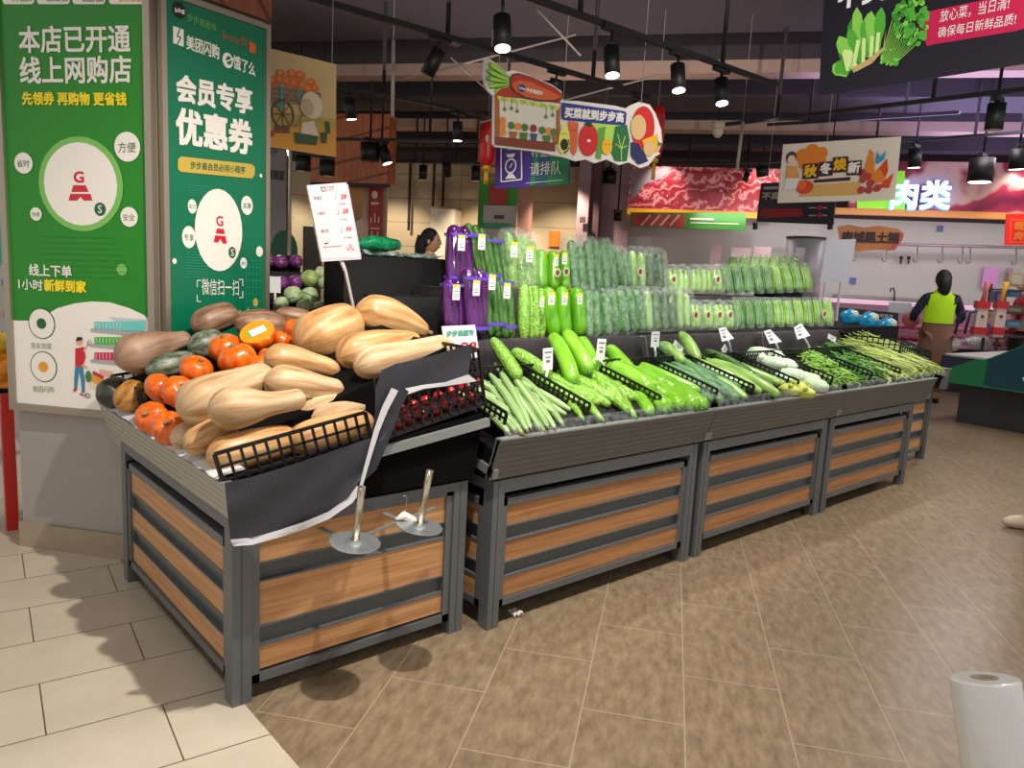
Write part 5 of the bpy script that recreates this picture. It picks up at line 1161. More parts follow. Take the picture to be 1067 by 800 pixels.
def tilted_tag(cs, y, label, foot):
    """slanting card on a clear clip; cs = its four corners"""
    P = [PY(u, v, y - .02 * k) for k, (u, v) in enumerate(cs)]; P[1].y = P[0].y; P[2].y = P[3].y = P[0].y - .035
    c = sum(P, V((0, 0, 0))) / 4; t = thing('price_tag', c, label, 'price tag'); mb = MB(); mb.prism(P, (0, .003, -.001), card); mb.build('card', t)
    mb = MB(); g = lambda a, b: P[0].lerp(P[1], a).lerp(P[3].lerp(P[2], a), b) - V((0, .0015, 0))
    for b0, b1, a1 in ((.15, .25, .8), (.4, .47, .6), (.6, .8, .45)): mb.poly([g(.15, b0), g(a1, b0), g(a1, b1), g(.15, b1)], C('ink_grey', 0, 0, 0))
    mb.build('print', t); q = (P[2] + P[3]) / 2; e = PY(*foot, y); mb = MB(); mb.tube([q, q.lerp(e, .5) + V((.004, 0, 0)), e], .007, clipm, 8); mb.build('clip', t)
tilted_tag([(749, 342), (758.5, 341), (765.5, 352.7), (756.5, 356.4)], 2.55, 'tilted white price tag before the lower pepper bags', (762, 368))
tilted_tag([(796, 345), (805.5, 343.4), (815.5, 356), (806, 358.5)], 2.55, 'tilted white price tag above the white cabbages', (813, 372))
tilted_tag([(827.5, 341), (837.5, 337), (845, 349.6), (835, 354)], 2.55, 'larger tilted white price tag above the green chillies', (846, 366))
# white card with the green heading by the netted crate
O = PY(478, 352, 2.36); t = thing('price_card', PY(478, 370, 2.36), 'white price card with green heading and red figures behind the tomato crate', 'price card')
S = Sheet(O, (1, .0, .0), (0, 0, 1), .001)
S.board([(460.5, 340), (495, 338.5), (500, 372), (466, 376)], card, .004, 'card', t)
gt = C('print_teal', 90, 170, 150)
S.text('步步高超市', (465, 350.5), (493, 349), 6, gt, .02); S.text('1.98', (470, 366), (496, 365), 9, red, .01)
S.done('print', t)
# ================================================================== HANGING SIGNS AND PRICE BOARD
kblk = C('fixture_black', 18, 17, 19, .5)
def hanger(par, p, z1=4.6, r=.003, m=None):
    mb = MB(); mb.cyl(p, (p[0], p[1], z1), r, m or C('wire_grey', 150, 146, 142), 6); mb.build('hanging_wire', par)
# price board on a stick among the pumpkins
O = PY(350, 230, 2.95); t = thing('price_board', PY(387, 325, 2.95), 'tilted pinkish price board on a stick standing behind the pumpkins', 'price board')
S = Sheet(O, (1, -.05, 0), (0, 0, 1), .0012)
pkw = C('board_pinkwhite', 226, 204, 206, .4)
S.board([(320, 193), (361, 190), (376.5, 270), (335.5, 272.5)], pkw, .014, 'board', t)
ink = C('ink_dark', 70, 60, 70)
S.line([(362, 192), (376, 268)], 1.0, C('board_edge', 190, 176, 184), 1); S.line([(336, 270), (375, 268)], 1.2, C('board_edge', 0, 0, 0), 1)
S.line([(334, 195), (338.5, 195), (339, 199), (335.5, 199), (334, 195)], .8, ink, 2); S.text('步步高', (340, 196.6), (348, 196), 2.6, ink, .0, 2, 2); S.line([(340, 198), (348, 197.6)], .4, ink, 2)
for (a, t0, b, p0, c) in (((326.5, 208), '老南瓜', (349, 208), '1.38', (352, 214)), ((330, 224), '小南瓜', (351, 223), '2.38', (353, 230)), ((334, 242.5), '金瓜', (354.5, 242), '2.99', (358, 249))):
    S.text(t0, a, (a[0] + 8.5, a[1] - .2), 3.6, ink, 0, 2, 2)
    S.text(p0[:2], b, (b[0] + 3, b[1]), 5, C('ink_mauve', 170, 120, 130), 0, 2, 2); S.text(p0[2:], (b[0] + 6, b[1] - .6), (b[0] + 11.5, b[1] - .9), 5, C('ink_red', 220, 70, 90), .02, 2, 2)
    S.text('元/500g', c, (c[0] + 8.5, c[1] - .4), 2.6, ink, 0, 2, 2)
S.line([(336.5, 257.5), (356, 255.8)], .5, ink, 2); S.line([(337.5, 253.5), (342, 253)], 1.2, ink, 2); S.ring((365, 258), 4.5, .5, C('ink_red', 0, 0, 0), 2, None, 4); S.text('人', (361, 261), (369, 260.5), 6, C('ink_mauve', 0, 0, 0), 0, 2, 2)
S.done('print', t)
mb = MB(); mb.tube([PY(355, 270, 2.965), PY(360, 283, 2.965), PY(369.5, 326, 2.965), PY(372, 338, 2.965)], [.010, .0075, .006, .006], C('stick_grey', 190, 178, 178), 10); mb.build('stick', t)
# pumpkin-cart banner
O = PY(300, 100, 4.0); t = thing('hanging_banner', O, 'hanging banner picturing a wooden cart of pumpkins beside the pillar', 'banner')
S = Sheet(O, (1, 0, 0), (0, 0, 1), .002)
S.board([(268, 47), (350.5, 67), (350, 163.5), (268, 151)], C('banner_sand', 206, 178, 122, .45, noise=.12, nscale=3), .012, 'board', t)
S.poly([(268, 128), (350, 132), (350, 163), (268, 150.5)], C('banner_amber', 214, 150, 48, .45), 1); S.poly([(268, 108), (300, 118), (350, 124), (350, 134), (268, 132)], C('banner_olive', 180, 158, 70, .5), 1)
S.poly([(279, 87), (334, 97), (335, 110), (281, 108)], C('cart_wood', 150, 120, 84), 2)
for y in (92, 97, 102): S.line([(280, y), (334, y + 6)], .6, C('cart_dark', 86, 62, 44), 3)
for x, y, r in ((284, 84, 4.5), (291, 83, 5), (299, 85, 5), (306, 87, 5), (292, 77, 4.5), (304, 77.5, 5), (313, 79, 5), (315, 89, 5), (324, 86, 4.5), (321, 93, 4.5), (328, 92, 4), (281, 88, 4)): S.disc((x, y), r, C('banner_orange', 216, 104, 36), 3, None, 16); S.disc((x - 1, y - 1), r * .5, C('banner_orange_l', 232, 140, 60), 4, None, 12)
S.poly([(291, 89), (294, 89), (294, 113), (291, 113)], C('cart_teal', 70, 150, 150), 4); S.poly([(309, 92), (312, 92), (312, 106), (309, 106)], C('cart_teal', 0, 0, 0), 4); S.poly([(286, 108), (296, 110), (296, 114), (286, 112)], C('cart_teal', 0, 0, 0), 4)
S.ring((294, 119), 12, 1.6, C('cart_dark', 0, 0, 0), 4, 15); S.ring((305, 115), 10, 1.4, C('cart_wood', 0, 0, 0), 5, 17)
for k in range(4): a = k * PI / 4; S.line([(294 - 11 * math.cos(a), 119 - 14 * math.sin(a)), (294 + 11 * math.cos(a), 119 + 14 * math.sin(a))], .9, C('cart_dark', 0, 0, 0), 4)
S.disc((324, 110), 11, C('banner_cream', 226, 208, 184), 6, 14); S.disc((319, 112), 7, C('banner_tan', 206, 176, 142), 7, 9); S.poly([(314, 128), (326, 126), (331, 142), (322, 146), (312, 140)], C('banner_cream', 0, 0, 0), 6)
S.poly([(306, 138), (330, 142), (329, 151), (307, 149)], C('banner_green', 50, 84, 50), 7); S.poly([(333, 138), (340, 138), (339, 149), (334, 149)], C('banner_green', 0, 0, 0), 7); S.poly([(338, 126), (342, 128), (343, 140), (339, 138)], C('banner_green', 0, 0, 0), 7)
S.text('收获', (285, 138), (301, 139), 8, C('banner_brown', 110, 66, 40), .02, 5); S.disc((283, 139), 3, C('print_red2', 190, 50, 40), 5)
S.done('print', t)
hanger(t, PY(282, 50, 4.0)); hanger(t, PY(346, 66, 4.0))
# stall-shaped sign with the carrot on top
az = R(-17); U_ = V((math.cos(az), math.sin(az), 0)); O = PD(600, 120, 4.7)
t = thing('hanging_sign', O, 'hanging die-cut sign with a giant carrot, stall and smiling vegetables', 'sign'); S = Sheet(O, U_, (0, 0, 1), .003)
outl = [(504, 62), (510, 61), (520, 69), (527, 75), (534, 73), (545, 76), (560, 82), (575, 88), (585, 95), (587, 105), (600, 105), (640, 110), (652, 113), (656, 110), (666, 106), (677, 109), (683, 118), (689, 135), (690, 148), (686, 158), (688, 160), (683, 163), (676, 172), (667, 175), (655, 169), (645, 172), (632, 166), (620, 170), (610, 166), (600, 168), (588, 164), (578, 162), (560, 158), (516, 153), (513, 150), (514, 100), (508, 94), (505, 88), (503, 74)]
S.board(outl, C('sign_white', 232, 226, 222, .4), .02, 'board', t)
lg2 = C('leaf_lime', 150, 206, 60); dg2 = C('leaf_outline', 20, 60, 30); cor = C('carrot_orange', 214, 96, 44); cdk = C('carrot_dark', 176, 50, 34)
for (a, b) in (((509, 66), (531, 81)), ((507, 73), (529, 84)), ((506, 81), (529, 86)), ((508, 90), (529, 88)), ((515, 96), (530, 90))):
    d = V((b[0] - a[0], b[1] - a[1])); n = V((-d.y, d.x)).normalized()
    for k, m, ly in ((2.9, dg2, 1), (2.1, lg2, 2)): S.poly([(a[0] + d.x * f + n.x * k * s, a[1] + d.y * f + n.y * k * s) for f, s in ((0, .2), (.1, 1), (.4, 1), (1, .35), (1, -.35), (.4, -1), (.1, -1), (0, -.2))], m, ly)
S.poly([(514, 100), (522, 92), (534, 90), (545, 95), (583, 104), (584, 108), (548, 103)], cdk, 2)
car = [(530, 82), (533, 77.5), (540, 76.5), (552, 80), (566, 86), (578, 92), (586, 99), (585, 104), (577, 106), (562, 106), (546, 103), (535, 97), (530, 90)]
S.poly(car, dg2, 3); S.poly([(c[0] + (557 - c[0]) * .04, c[1] + (92 - c[1]) * .08) for c in car], cdk, 4); S.poly([(532, 88), (540, 84), (552, 86), (584, 101), (575, 105), (560, 104), (546, 101), (536, 95)], cor, 5)
S.disc((542.5, 92.5), 4, C('sign_blue', 40, 50, 140), 6); S.text('bbg', (539.5, 94), (546, 95), 3, white, .02, 7, 2); S.text('步步高超市', (547, 96), (564, 100), 4.2, white, .02, 6, 2)
bf = C('stall_brown', 166, 96, 52); S.poly([(515, 100), (520, 101), (520, 150), (515, 149)], bf, 2); S.poly([(515, 142), (578, 149), (578, 158), (515, 151)], C('stall_dark', 132, 62, 36), 2); S.poly([(579, 111), (583, 112), (583, 150), (579, 150)], bf, 2)
S.poly([(520, 101), (579, 110), (579, 150), (520, 143)], C('stall_cream', 226, 220, 206), 1)
for i in range(13):
    x = 517 + i * 5; y = 100 + i * .85; S.poly([(x, y), (x + 5, y + .9), (x + 4.2, y + 4), (x + 2.5, y + 5), (x + .8, y + 3.4)], lg2 if i % 2 else C('stall_yellow', 226, 210, 60), 4)
for x, y in ((525, 113), (532, 112), (538, 115), (568, 121), (575, 119)): S.line([(x, y - 8), (x, y)], .5, ink, 4); S.disc((x, y + 1.2), 1.8, C('stall_green', 80, 120, 50), 4, None, 10)
for x, y, m in ((523, 126, 'o'), (523, 132, 'o'), (523, 138, 'o'), (532, 131, 'g'), (539, 132, 'o'), (546, 133, 'g'), (555, 134, 'r'), (564, 136, 'g'), (571, 137, 'o'), (576, 138, 'g')): S.disc((x, y), 3.6, {'o': C('stall_orange', 230, 140, 50), 'g': C('stall_green', 0, 0, 0), 'r': C('stall_red', 150, 50, 50)}[m], 4, 4, 12)
for x, y, w, m in ((529, 137, 9, bf), (540, 138, 9, C('stall_green', 0, 0, 0)), (551, 139, 8, C('stall_blue', 60, 80, 130)), (564, 141, 9, C('stall_green', 0, 0, 0)), (574, 142, 6, bf)): S.poly([(x, y), (x + w, y + .8), (x + w - 1.5, y + 8), (x + 1.5, y + 7.2)], m, 5)
S.poly([(585, 107), (650, 116), (652, 118), (651, 129), (649, 131), (586, 125), (584, 122), (584, 109)], C('sign_blue', 0, 0, 0), 3)
S.text('买菜就到步步高', (587, 122.5), (648, 128), 10.5, white, .03, 5, 3)
S.poly([(612, 128), (650, 131), (646, 146), (630, 152), (612, 140)], C('leaf_pale', 176, 220, 90), 2)
S.poly([(585, 130), (589, 129), (592, 140), (593, 152), (590, 160), (584, 161), (580, 155), (581, 143)], C('avocado_rim', 226, 226, 110), 5); S.disc((586.5, 151), 4, C('avocado_pit', 40, 34, 20), 6, 6); S.ring((586.5, 151), 6, 1.2, C('leaf_outline', 0, 0, 0), 5, 9)
S.poly([(591, 126), (602, 128), (600, 158), (597, 163), (594, 158)], C('carrot_orange', 0, 0, 0), 4); S.disc((612, 146), 10, C('sign_red', 206, 30, 30), 5, 17); S.disc((612, 130), 4, C('leaf_outline', 0, 0, 0), 5, 2.5); S.disc((612, 147), 2, white, 6, 1.5)
S.poly([(622, 134), (630, 132), (628, 150), (625, 166), (620, 165)], C('sign_green', 90, 160, 60), 4); S.disc((631, 153), 5.5, C('lemon_yellow', 240, 180, 30), 6, 8.5)
for x, y in ((629, 151), (633, 151), (585, 140), (588, 140), (595, 136), (598, 136), (609, 142), (614, 142)): S.disc((x, y), .7, ink, 7, None, 8)
S.poly([(640, 132), (652, 130), (655, 146), (652, 168), (640, 168), (636, 158)], C('cabbage_dark', 30, 110, 60), 4)
for q in ((640, 150), (642, 140), (650, 142), (652, 152)): S.line([(646, 167), (646, 155), q], .9, C('leaf_pale', 0, 0, 0), 5)
S.disc((669, 133), 12, C('sign_red', 0, 0, 0), 4, 22); S.disc((664, 133), 8, C('sign_peach', 222, 186, 130), 5, 13); S.poly([(656, 148), (664, 150), (674, 168), (664, 172), (656, 162)], C('aubergine', 36, 36, 90), 6)
S.poly([(668, 146), (684, 140), (684, 158), (672, 164)], C('lemon_yellow', 0, 0, 0), 5); S.disc((675, 155), 6, C('sign_peach', 0, 0, 0), 6, 8); S.poly([(682, 150), (684, 142), (685, 148), (689, 150), (685, 153), (684, 160)], C('cabbage_dark', 0, 0, 0), 4)
S.done('print', t)
p = S.hit(520, 68); hanger(t, p); hanger(t, S.hit(668, 108))
# violet-green scale sign
O = PX(550, 175, 4.75); t = thing('hanging_sign', O, 'violet to green hanging sign with a white weighing-scale symbol under the carrot sign', 'sign'); S = Sheet(O, (0, -1, 0), (0, 0, 1), .003)
vio = C('sign_violet', 66, 44, 140); vg = C('sign_teal', 20, 128, 80)
mb = MB(); P = [S.w(*S.loc(*q), 0) for q in ((517, 142), (593, 140), (593, 191.5), (516, 196.5))]
S.board([(517, 142), (593, 140), (593, 191.5), (516, 196.5)], vio, .012, 'board', t)
S.poly([(560, 141), (593, 140), (593, 191.5), (552, 194)], vg, 1); S.poly([(566, 141), (578, 141), (569, 193), (557, 193.7)], C('sign_bluegreen', 36, 84, 110), 2)
S.line([(523, 150), (544, 149), (544.5, 187), (523, 189.5), (523, 150)], 1.3, white, 3)
S.ring((533, 173), 6, 1.3, white, 3, 8); S.poly([(528, 161), (538, 160), (536, 164), (530, 164)], white, 3); S.poly([(531, 181), (535, 181), (539, 186), (527, 186.5)], white, 3); S.line([(532, 175), (535, 170)], .9, white, 4); S.poly([(530, 152), (536, 152), (536, 156), (530, 156)], white, 3)
S.text('称重区', (554, 164), (582, 163), 13, white, 0, 3, 3); S.text('请排队', (553, 183), (585, 181.5), 13.5, white, .0, 3, 3); S.line([(549, 191), (588, 187.5)], .5, white, 3)
S.done('print', t); hanger(t, S.hit(525, 142)); hanger(t, S.hit(585, 141))
# dark greens banner at the top right
O = PX(960, 60, 3.7); t = thing('hanging_banner', O, 'large black hanging banner with green leafy vegetables and a magenta strip', 'banner'); S = Sheet(O, (0, -1, 0), (0, 0, 1), .0015)
S.board([(862, -60), (1130, -130), (1125, 57), (853, 99.5)], C('banner_black', 22, 22, 34, .4), .012, 'board', t)
S.poly([(952, 16), (972, 11), (1075, -10), (1075, 27), (1060, 32), (975, 46), (966, 48)], C('banner_magenta', 186, 22, 76), 1)
bw = C('banner_white', 226, 226, 230)
S.text('放心菜，当日清!', (979, 24), (1051, 10), 13, bw, .0, 2, 3); S.text('确保每日新鲜品质!', (977, 40), (1058, 25.5), 11, bw, .0, 2, 3)
S.text('不卖隔夜菜', (873, 10), (1010, -20), 26, bw, .02, 2)
g1, g2, g3, g4 = C('greens_a', 76, 164, 52), C('greens_b', 130, 196, 80), C('greens_c', 198, 226, 150), C('greens_d', 50, 128, 44)
for (a, b, w, m) in (((872, 66), (885, 75), 9, g1), ((875, 38), (890, 70), 8, g2), ((893, 8), (896, 60), 6, g2), ((900, 22), (904, 58), 5, g1), ((908, 12), (908, 55), 6, g2), ((919, 8), (914, 55), 6, g1), ((880, 52), (893, 74), 7, g3), ((885, 30), (898, 66), 6, g1)):
    d = V((b[0] - a[0], b[1] - a[1])); n = V((-d.y, d.x)).normalized()
    S.poly([(a[0] + d.x * f + n.x * w * s, a[1] + d.y * f + n.y * w * s) for f, s in ((0, .1), (.15, .8), (.4, 1), (.7, .6), (1, .5), (1, -.5), (.7, -.6), (.4, -1), (.15, -.8), (0, -.1))], m, 2)
for (a, b) in (((890, 70), (895, 42)), ((900, 66), (901, 40)), ((908, 60), (909, 38)), ((914, 56), (916, 34)), ((884, 74), (880, 56))):
    S.line([a, b], 4, g3, 4)
S.poly([(893, 75), (910, 66), (922, 52), (924, 30), (921, 50), (905, 62), (888, 72)], C('greens_e', 186, 160, 110), 5)
random.seed(3)
for i in range(14): S.line([(918 + i * 1.0, 62 + i * .5), (932 + i * 1.9, 16 + i * 2.2)], .8, g2, 3)
for (a, b, w, m) in (((868, 68), (884, 77), 8, g2), ((878, 45), (888, 74), 8, g4), ((888, 20), (894, 66), 7, g4), ((905, 14), (906, 60), 6, g2), ((914, 16), (911, 58), 6, g4)):
    d = V((b[0] - a[0], b[1] - a[1])); n = V((-d.y, d.x)).normalized(); S.poly([(a[0] + d.x * f + n.x * w * s, a[1] + d.y * f + n.y * w * s) for f, s in ((0, .1), (.15, .8), (.4, 1), (.7, .7), (1, .5), (1, -.5), (.7, -.7), (.4, -1), (.15, -.8), (0, -.1))], m, 1)
for i in range(120):
    a = random.uniform(0, 2 * PI); q = random.random() ** .6; S.disc((950 + 19 * q * math.cos(a), 24 + 26 * q * math.sin(a)), random.uniform(2, 3.4), random.choice((g1, g2, g4, g1)), 4 + i % 3, None, 8)
for i in range(24): S.disc((925 + random.uniform(-6, 12), 62 + random.uniform(-14, 7)), random.uniform(1.2, 2.2), random.choice((g1, g2)), 4, None, 8)
S.done('print', t); hanger(t, S.hit(868, -20)); hanger(t, S.hit(1040, -40))
# autumn banner
O = PX(875, 180, 6.1); t = thing('hanging_banner', O, 'white and cream hanging banner with orange autumn leaves and a pumpkin', 'banner'); S = Sheet(O, (0, -1, 0), (0, 0, 1), .003)
S.board([(816, 150.5), (938.5, 142), (932, 208), (810, 211.5)], C('banner_ivory', 226, 216, 204, .45), .012, 'board', t)
oa, ob, oc = C('autumn_orange', 226, 130, 40), C('autumn_red', 214, 70, 34), C('autumn_gold', 214, 170, 100)
S.poly([(840, 193), (897, 189), (896, 203), (832, 205)], oc, 1)
for x, y, r in ((836, 162, 7), (846, 158, 8), (856, 160, 7), (840, 169, 8), (853, 168, 8)): S.disc((x, y), r, oa, 2, None, 14)
S.disc((839, 195), 9, ob, 3, 7); S.disc((836, 193), 5, C('autumn_orange2', 232, 100, 50), 4, 5)
S.disc((825, 164), 5.5, ink, 3, 6); S.disc((825.5, 166), 4, C('autumn_skin', 236, 206, 190), 4); S.poly([(821, 173), (831, 173), (834, 186), (820, 187)], C('autumn_peach', 226, 160, 90), 4); S.poly([(820, 186), (834, 186), (830, 198), (817, 198)], C('banner_white', 0, 0, 0), 4)
for pts, m in (([(899, 185), (907, 155), (911, 160), (912, 182)], oa), ([(910, 183), (925, 165), (926, 178), (921, 190)], ob), ([(915, 195), (932, 180), (927, 196)], ob), ([(903, 183), (918, 176), (924, 188), (910, 192)], oa), ([(913, 170), (914, 158), (918, 163), (924, 157), (922, 166), (915, 171)], C('autumn_blue', 60, 150, 190))): S.poly(pts, m, 3)
for x, y in ((899, 180), (905, 184), (900, 187), (908, 191), (915, 196), (906, 198), (898, 198)): S.disc((x, y), 4, C('autumn_berry', 176, 60, 60), 4, None, 12)
mar2 = C('autumn_maroon', 60, 30, 40)
for (x0, y0, x1, h_, c, m) in ((838, 185, 852, 15, '秋', C('autumn_yellow', 232, 180, 30)), (855, 182, 867, 14, '冬', white), (869, 178, 883, 15, '焕', C('autumn_yellow', 0, 0, 0)), (884, 181, 897, 14, '新', white)):
    S.poly([(x0 - 1, y0 + 2), (x1 + 1.5, y0 + 1), (x1 + 2, y0 - h_), (x0, y0 - h_ + 1)], mar2, 5); S.text(c, (x0 + .5, y0 - .3), (x1 - .5, y0 - 1), h_ - 3, m, .02, 6, 3)
S.poly([(849, 187.5), (887, 184.5), (887, 188), (849, 190.5)], mar2, 5); S.done('print', t); hanger(t, S.hit(862, 148)); hanger(t, S.hit(868, 147), 4.6, .006, kblk)
# black banner behind it
O = PX(830, 210, 7.6); t = thing('hanging_banner', O, 'black hanging banner with a red roll picture partly behind the autumn banner', 'banner'); S = Sheet(O, (0, -1, .0), (0, 0, 1), .004)
S.board([(793, 191), (872, 186), (868, 234), (788, 231)], C('banner_black', 0, 0, 0), .02, 'board', t)
S.text('不卖隔夜肉', (794, 208), (842, 207), 7.5, C('banner_grey', 190, 180, 176), .02, 1, 3); S.poly([(796, 194.5), (811, 194), (811, 197), (796, 197.5)], C('banner_grey', 0, 0, 0), 1)
S.poly([(797, 217), (836, 217), (837, 225), (798, 227)], C('banner_redbar', 176, 26, 40), 1); S.disc((798, 222), 6, C('rose_red', 150, 40, 44), 2)
S.text('全场满减中', (843, 218), (862, 217.5), 3, C('banner_grey', 0, 0, 0), 0, 2, 2) if False else None
for y in (216.5, 224.5): S.line([(843, y), (851, y)], 1.4, C('banner_grey', 0, 0, 0), 2); S.disc((855, y - .4), 3, C('banner_pink', 206, 40, 90), 2, 2.5); S.line([(858, y), (862, y)], 1.4, C('banner_grey', 0, 0, 0), 2)
S.done('print', t); mb = MB(); 
for u in (787, 865): mb.bar(PX(u, 232, 7.6), PX(u, 239, 7.6), .04, .04, kblk)
mb.build('foot', t); hanger(t, S.hit(800, 190))
# lanterns
def lantern(u, v, w, h_, d, label):
    c = PD(u, v, d); rw, rh = w * d / F, h_ * d / F; t = thing('red_lantern', c, label, 'lantern', None); lr = C('lantern_red', 196, 20, 24, .4)
    mb = MB(); mb.tube([c + V((0, 0, rh * k)) for k in (-1, -.92, -.6, 0, .6, .92, 1)], [rw * k for k in (.45, .8, 1, 1.05, 1, .8, .45)], lr, 18, True, 9, .06); mb.build('body', t)
    g = C('lantern_gold', 230, 176, 40, .4); mb = MB(); mb.cyl(c - V((0, 0, rh * 1.18)), c - V((0, 0, rh)), rw * .5, g, 12); mb.build('cap', t)
    mb = MB(); 
    for k in range(5): mb.tube([c + V((rw * .1 * (k - 2), 0, -rh * 1.15)), c + V((rw * .14 * (k - 2), 0, -rh * 1.85))], .006, g, 5)
    mb.build('tassel', t); mb = MB(); f = -(ray(u, v)).normalized(); mb.ball(c + f * rw * .98 + V((0, 0, rh * .25)), (rw * .42, rw * .1, rw * .5), C('lantern_face', 226, 190, 170), 10, 6); mb.build('badge', t); hanger(t, c + V((0, 0, rh)))
lantern(508, 150, 8, 22, 7.2, 'red lantern with yellow tassel hanging left of the violet sign'); lantern(684, 138, 8, 26, 6.4, 'red lantern with yellow tassel peeking out behind the carrot sign')
# ================================================================== CEILING TRACKS AND SPOTS
def track(p, q, label, group=None, w=.035, hang=True):
    mb = MB(); mb.bar(p, q, w, .03, kblk); o = mb.build('light_track'); tag(o, label, 'light track', group)
    if hang:
        n = max(2, int((V(q) - V(p)).length / 1.3))
        for i in range(n):
            c = V(p).lerp(V(q), (i + .5) / n); m = MB(); m.cyl(c, (c.x, c.y, 4.6), .016, kblk, 8); m.build('rod', o)
    return o
def spotlight(c, to, label, lit=True, L=.17, r=.046, zt=2.8, group=None):
    c = V(c); d = (V(to) - c).normalized(); top = V((c.x, c.y, zt)); t = thing('track_spotlight', top, label, 'spotlight', group)
    mb = MB(); mb.box((top.x - .08, top.y - .02, zt - .035), (top.x + .08, top.y + .02, zt), kblk); mb.build('adapter', t)
    a = c; b = c + d * L; j = c + d * (L * .3); mb = MB(); mb.cyl(top - V((0, 0, .02)), j, .009, kblk, 8); mb.build('arm', t)
    if abs(zt - 2.8) > .001: mb = MB(); mb.cyl(top, (top.x, top.y, 4.6), .012, kblk, 8); mb.build('rod', t)
    mb = MB(); mb.tube([a, b], [r, r], kblk, 20, True); lb_ = mb.build('lamp_body', t)
    mb = MB(); mb.cyl(b, b + d * .003, r * .86, mat('lamp_glow', (1, .97, .92), .5, emit=6.0) if lit else C('lens_off', 60, 60, 62, .2), 20); mb.build('lens', lb_)
track((1.2, 3.28, 2.8), (5.25, 3.16, 2.8), 'nearest black light track above the green vegetables')
track((1.0, 4.20, 2.8), (4.98, 4.12, 2.8), 'second black light track, just above the carrot sign')
track((1.6, 6.05, 2.8), (7.0, 5.8, 2.8), 'thin black light track behind the pumpkin banner', hang=True)
for (u, v, lb) in ((523, 18, 'lit black spotlight nearest the top edge, left end of the first track'), (637, 50, 'lit black spotlight, second along the first track'), (706, 68, 'lit black spotlight, third along the first track'), (751, 83, 'lit black spotlight at the far end of the first track')):
    c = PY(u, v, 3.2); spotlight(c, c + V((-.12, -.25, -1)), lb)
c = PY(458, 52, 4.18); spotlight(c, c + V((-.35, .35, -1)), 'unlit black spotlight tilted away on the second track', False)
c = PY(580, 82, 4.15); spotlight(c, c + V((.0, .3, -1)), 'unlit short spotlight above the carrot sign', False, .08)
c = PY(666, 105, 4.14); spotlight(c, c + V((.0, .3, -1)), 'unlit spotlight at the end of the second track', False, .08)
for (u, v, w, lb) in ((364, 102, .5, 'small lit spotlight beside the pumpkin banner'), (477, 127, .1, 'small lit spotlight before the dark wall, left of the carrot sign')):
    c = PY(u, v, 5.95); spotlight(c, c + V((.3 * w, .0, -1)), lb)
# tracks near the beige wall
def tr_a(u0, v0, u1, v1, a, label): return track(PA(u0, v0, a), PA(u1, v1, a), label, hang=True)
tr_a(300, 144, 500, 147, 8.2, 'black light track before the wood-clad kiosk'); tr_a(413, 168, 497, 169.5, 10.5, 'short black light track before the beige wall')
def spot_a(u, v, a, to, label, lit=True, L=.2, r=.06):
    c = PA(u, v, a); spotlight(c, c + V(to), label, lit, L, r, c.z + .06)
spot_a(386, 149, 8.2, (0, 0, -1), 'wide black downlight before the wood-clad kiosk', False, .2, .11); spot_a(398, 152, 8.2, (.25, -.25, -1), 'small lit spotlight beside the wide downlight')
spot_a(441, 172, 10.5, (0, 0, -1), 'unlit spotlight on the short track by the beige wall', False); spot_a(465, 169, 10.5, (.4, .3, -1), 'lit spotlight at the middle of the short track by the beige wall'); spot_a(496, 173, 10.5, (0, 0, -1), 'unlit spotlight at the red lantern', False)
spot_a(316, 162, 7.5, (0, 0, -1), 'black downlight under the pumpkin banner, nearer the pillar', False, .16, .08); spot_a(341, 167, 7.5, (0, 0, -1), 'black downlight under the pumpkin banner corner', False, .16, .08); tr_a(300, 158, 348, 166, 7.5, 'black track under the pumpkin banner')
# tracks on the right
def tr_x(p, q, x, label): return track(PX(*p, x), PX(*q, x), label)
tr_x((745, 131), (1075, 92), 6.3, 'black light track crossing below the leafy greens banner'); tr_x((868, 152), (1075, 137), 9.0, 'black light track above the glowing characters'); tr_x((800, 130), (1000, 117), 8.0, 'thin black track high above the autumn banner')
tr_x((690, 171), (812, 168), 9.4, 'black light track before the marbled meat mural')
def spot_x(u, v, x, to, label, lit=True, L=.18, r=.06):
    c = PX(u, v, x); spotlight(c, c + V(to), label, lit, L, r, c.z + .05)
spot_x(1039, 108, 6.3, (0, 0, -1), 'unlit black spotlight below the magenta strip', False); spot_x(954, 155, 9.0, (.1, 0, -1), 'small lit spotlight left of the glowing characters', True, .2, .07); spot_x(1024, 165, 9.0, (0, 0, -1), 'wide black downlight over the meat mural', True, .24, .12); spot_x(1062, 155, 9.0, (.1, 0, -1), 'lit spotlight at the edge of the meat mural', True, .2, .08)
spot_x(794, 174, 9.4, (.4, 0, -1), 'lit spotlight over the marbled meat mural', True, .12, .08); spot_x(779, 180, 9.4, (-.3, .1, -1), 'small unlit spotlight over the marbled meat mural', False, .12, .04); spot_x(636, 178, 9.4, (0, 0, -1), 'black downlight by the mauve panels', False, .2, .1); spot_x(644, 222, 9.4, (0, 0, -1), 'small black spotlight under the mural edge', False, .12, .06)
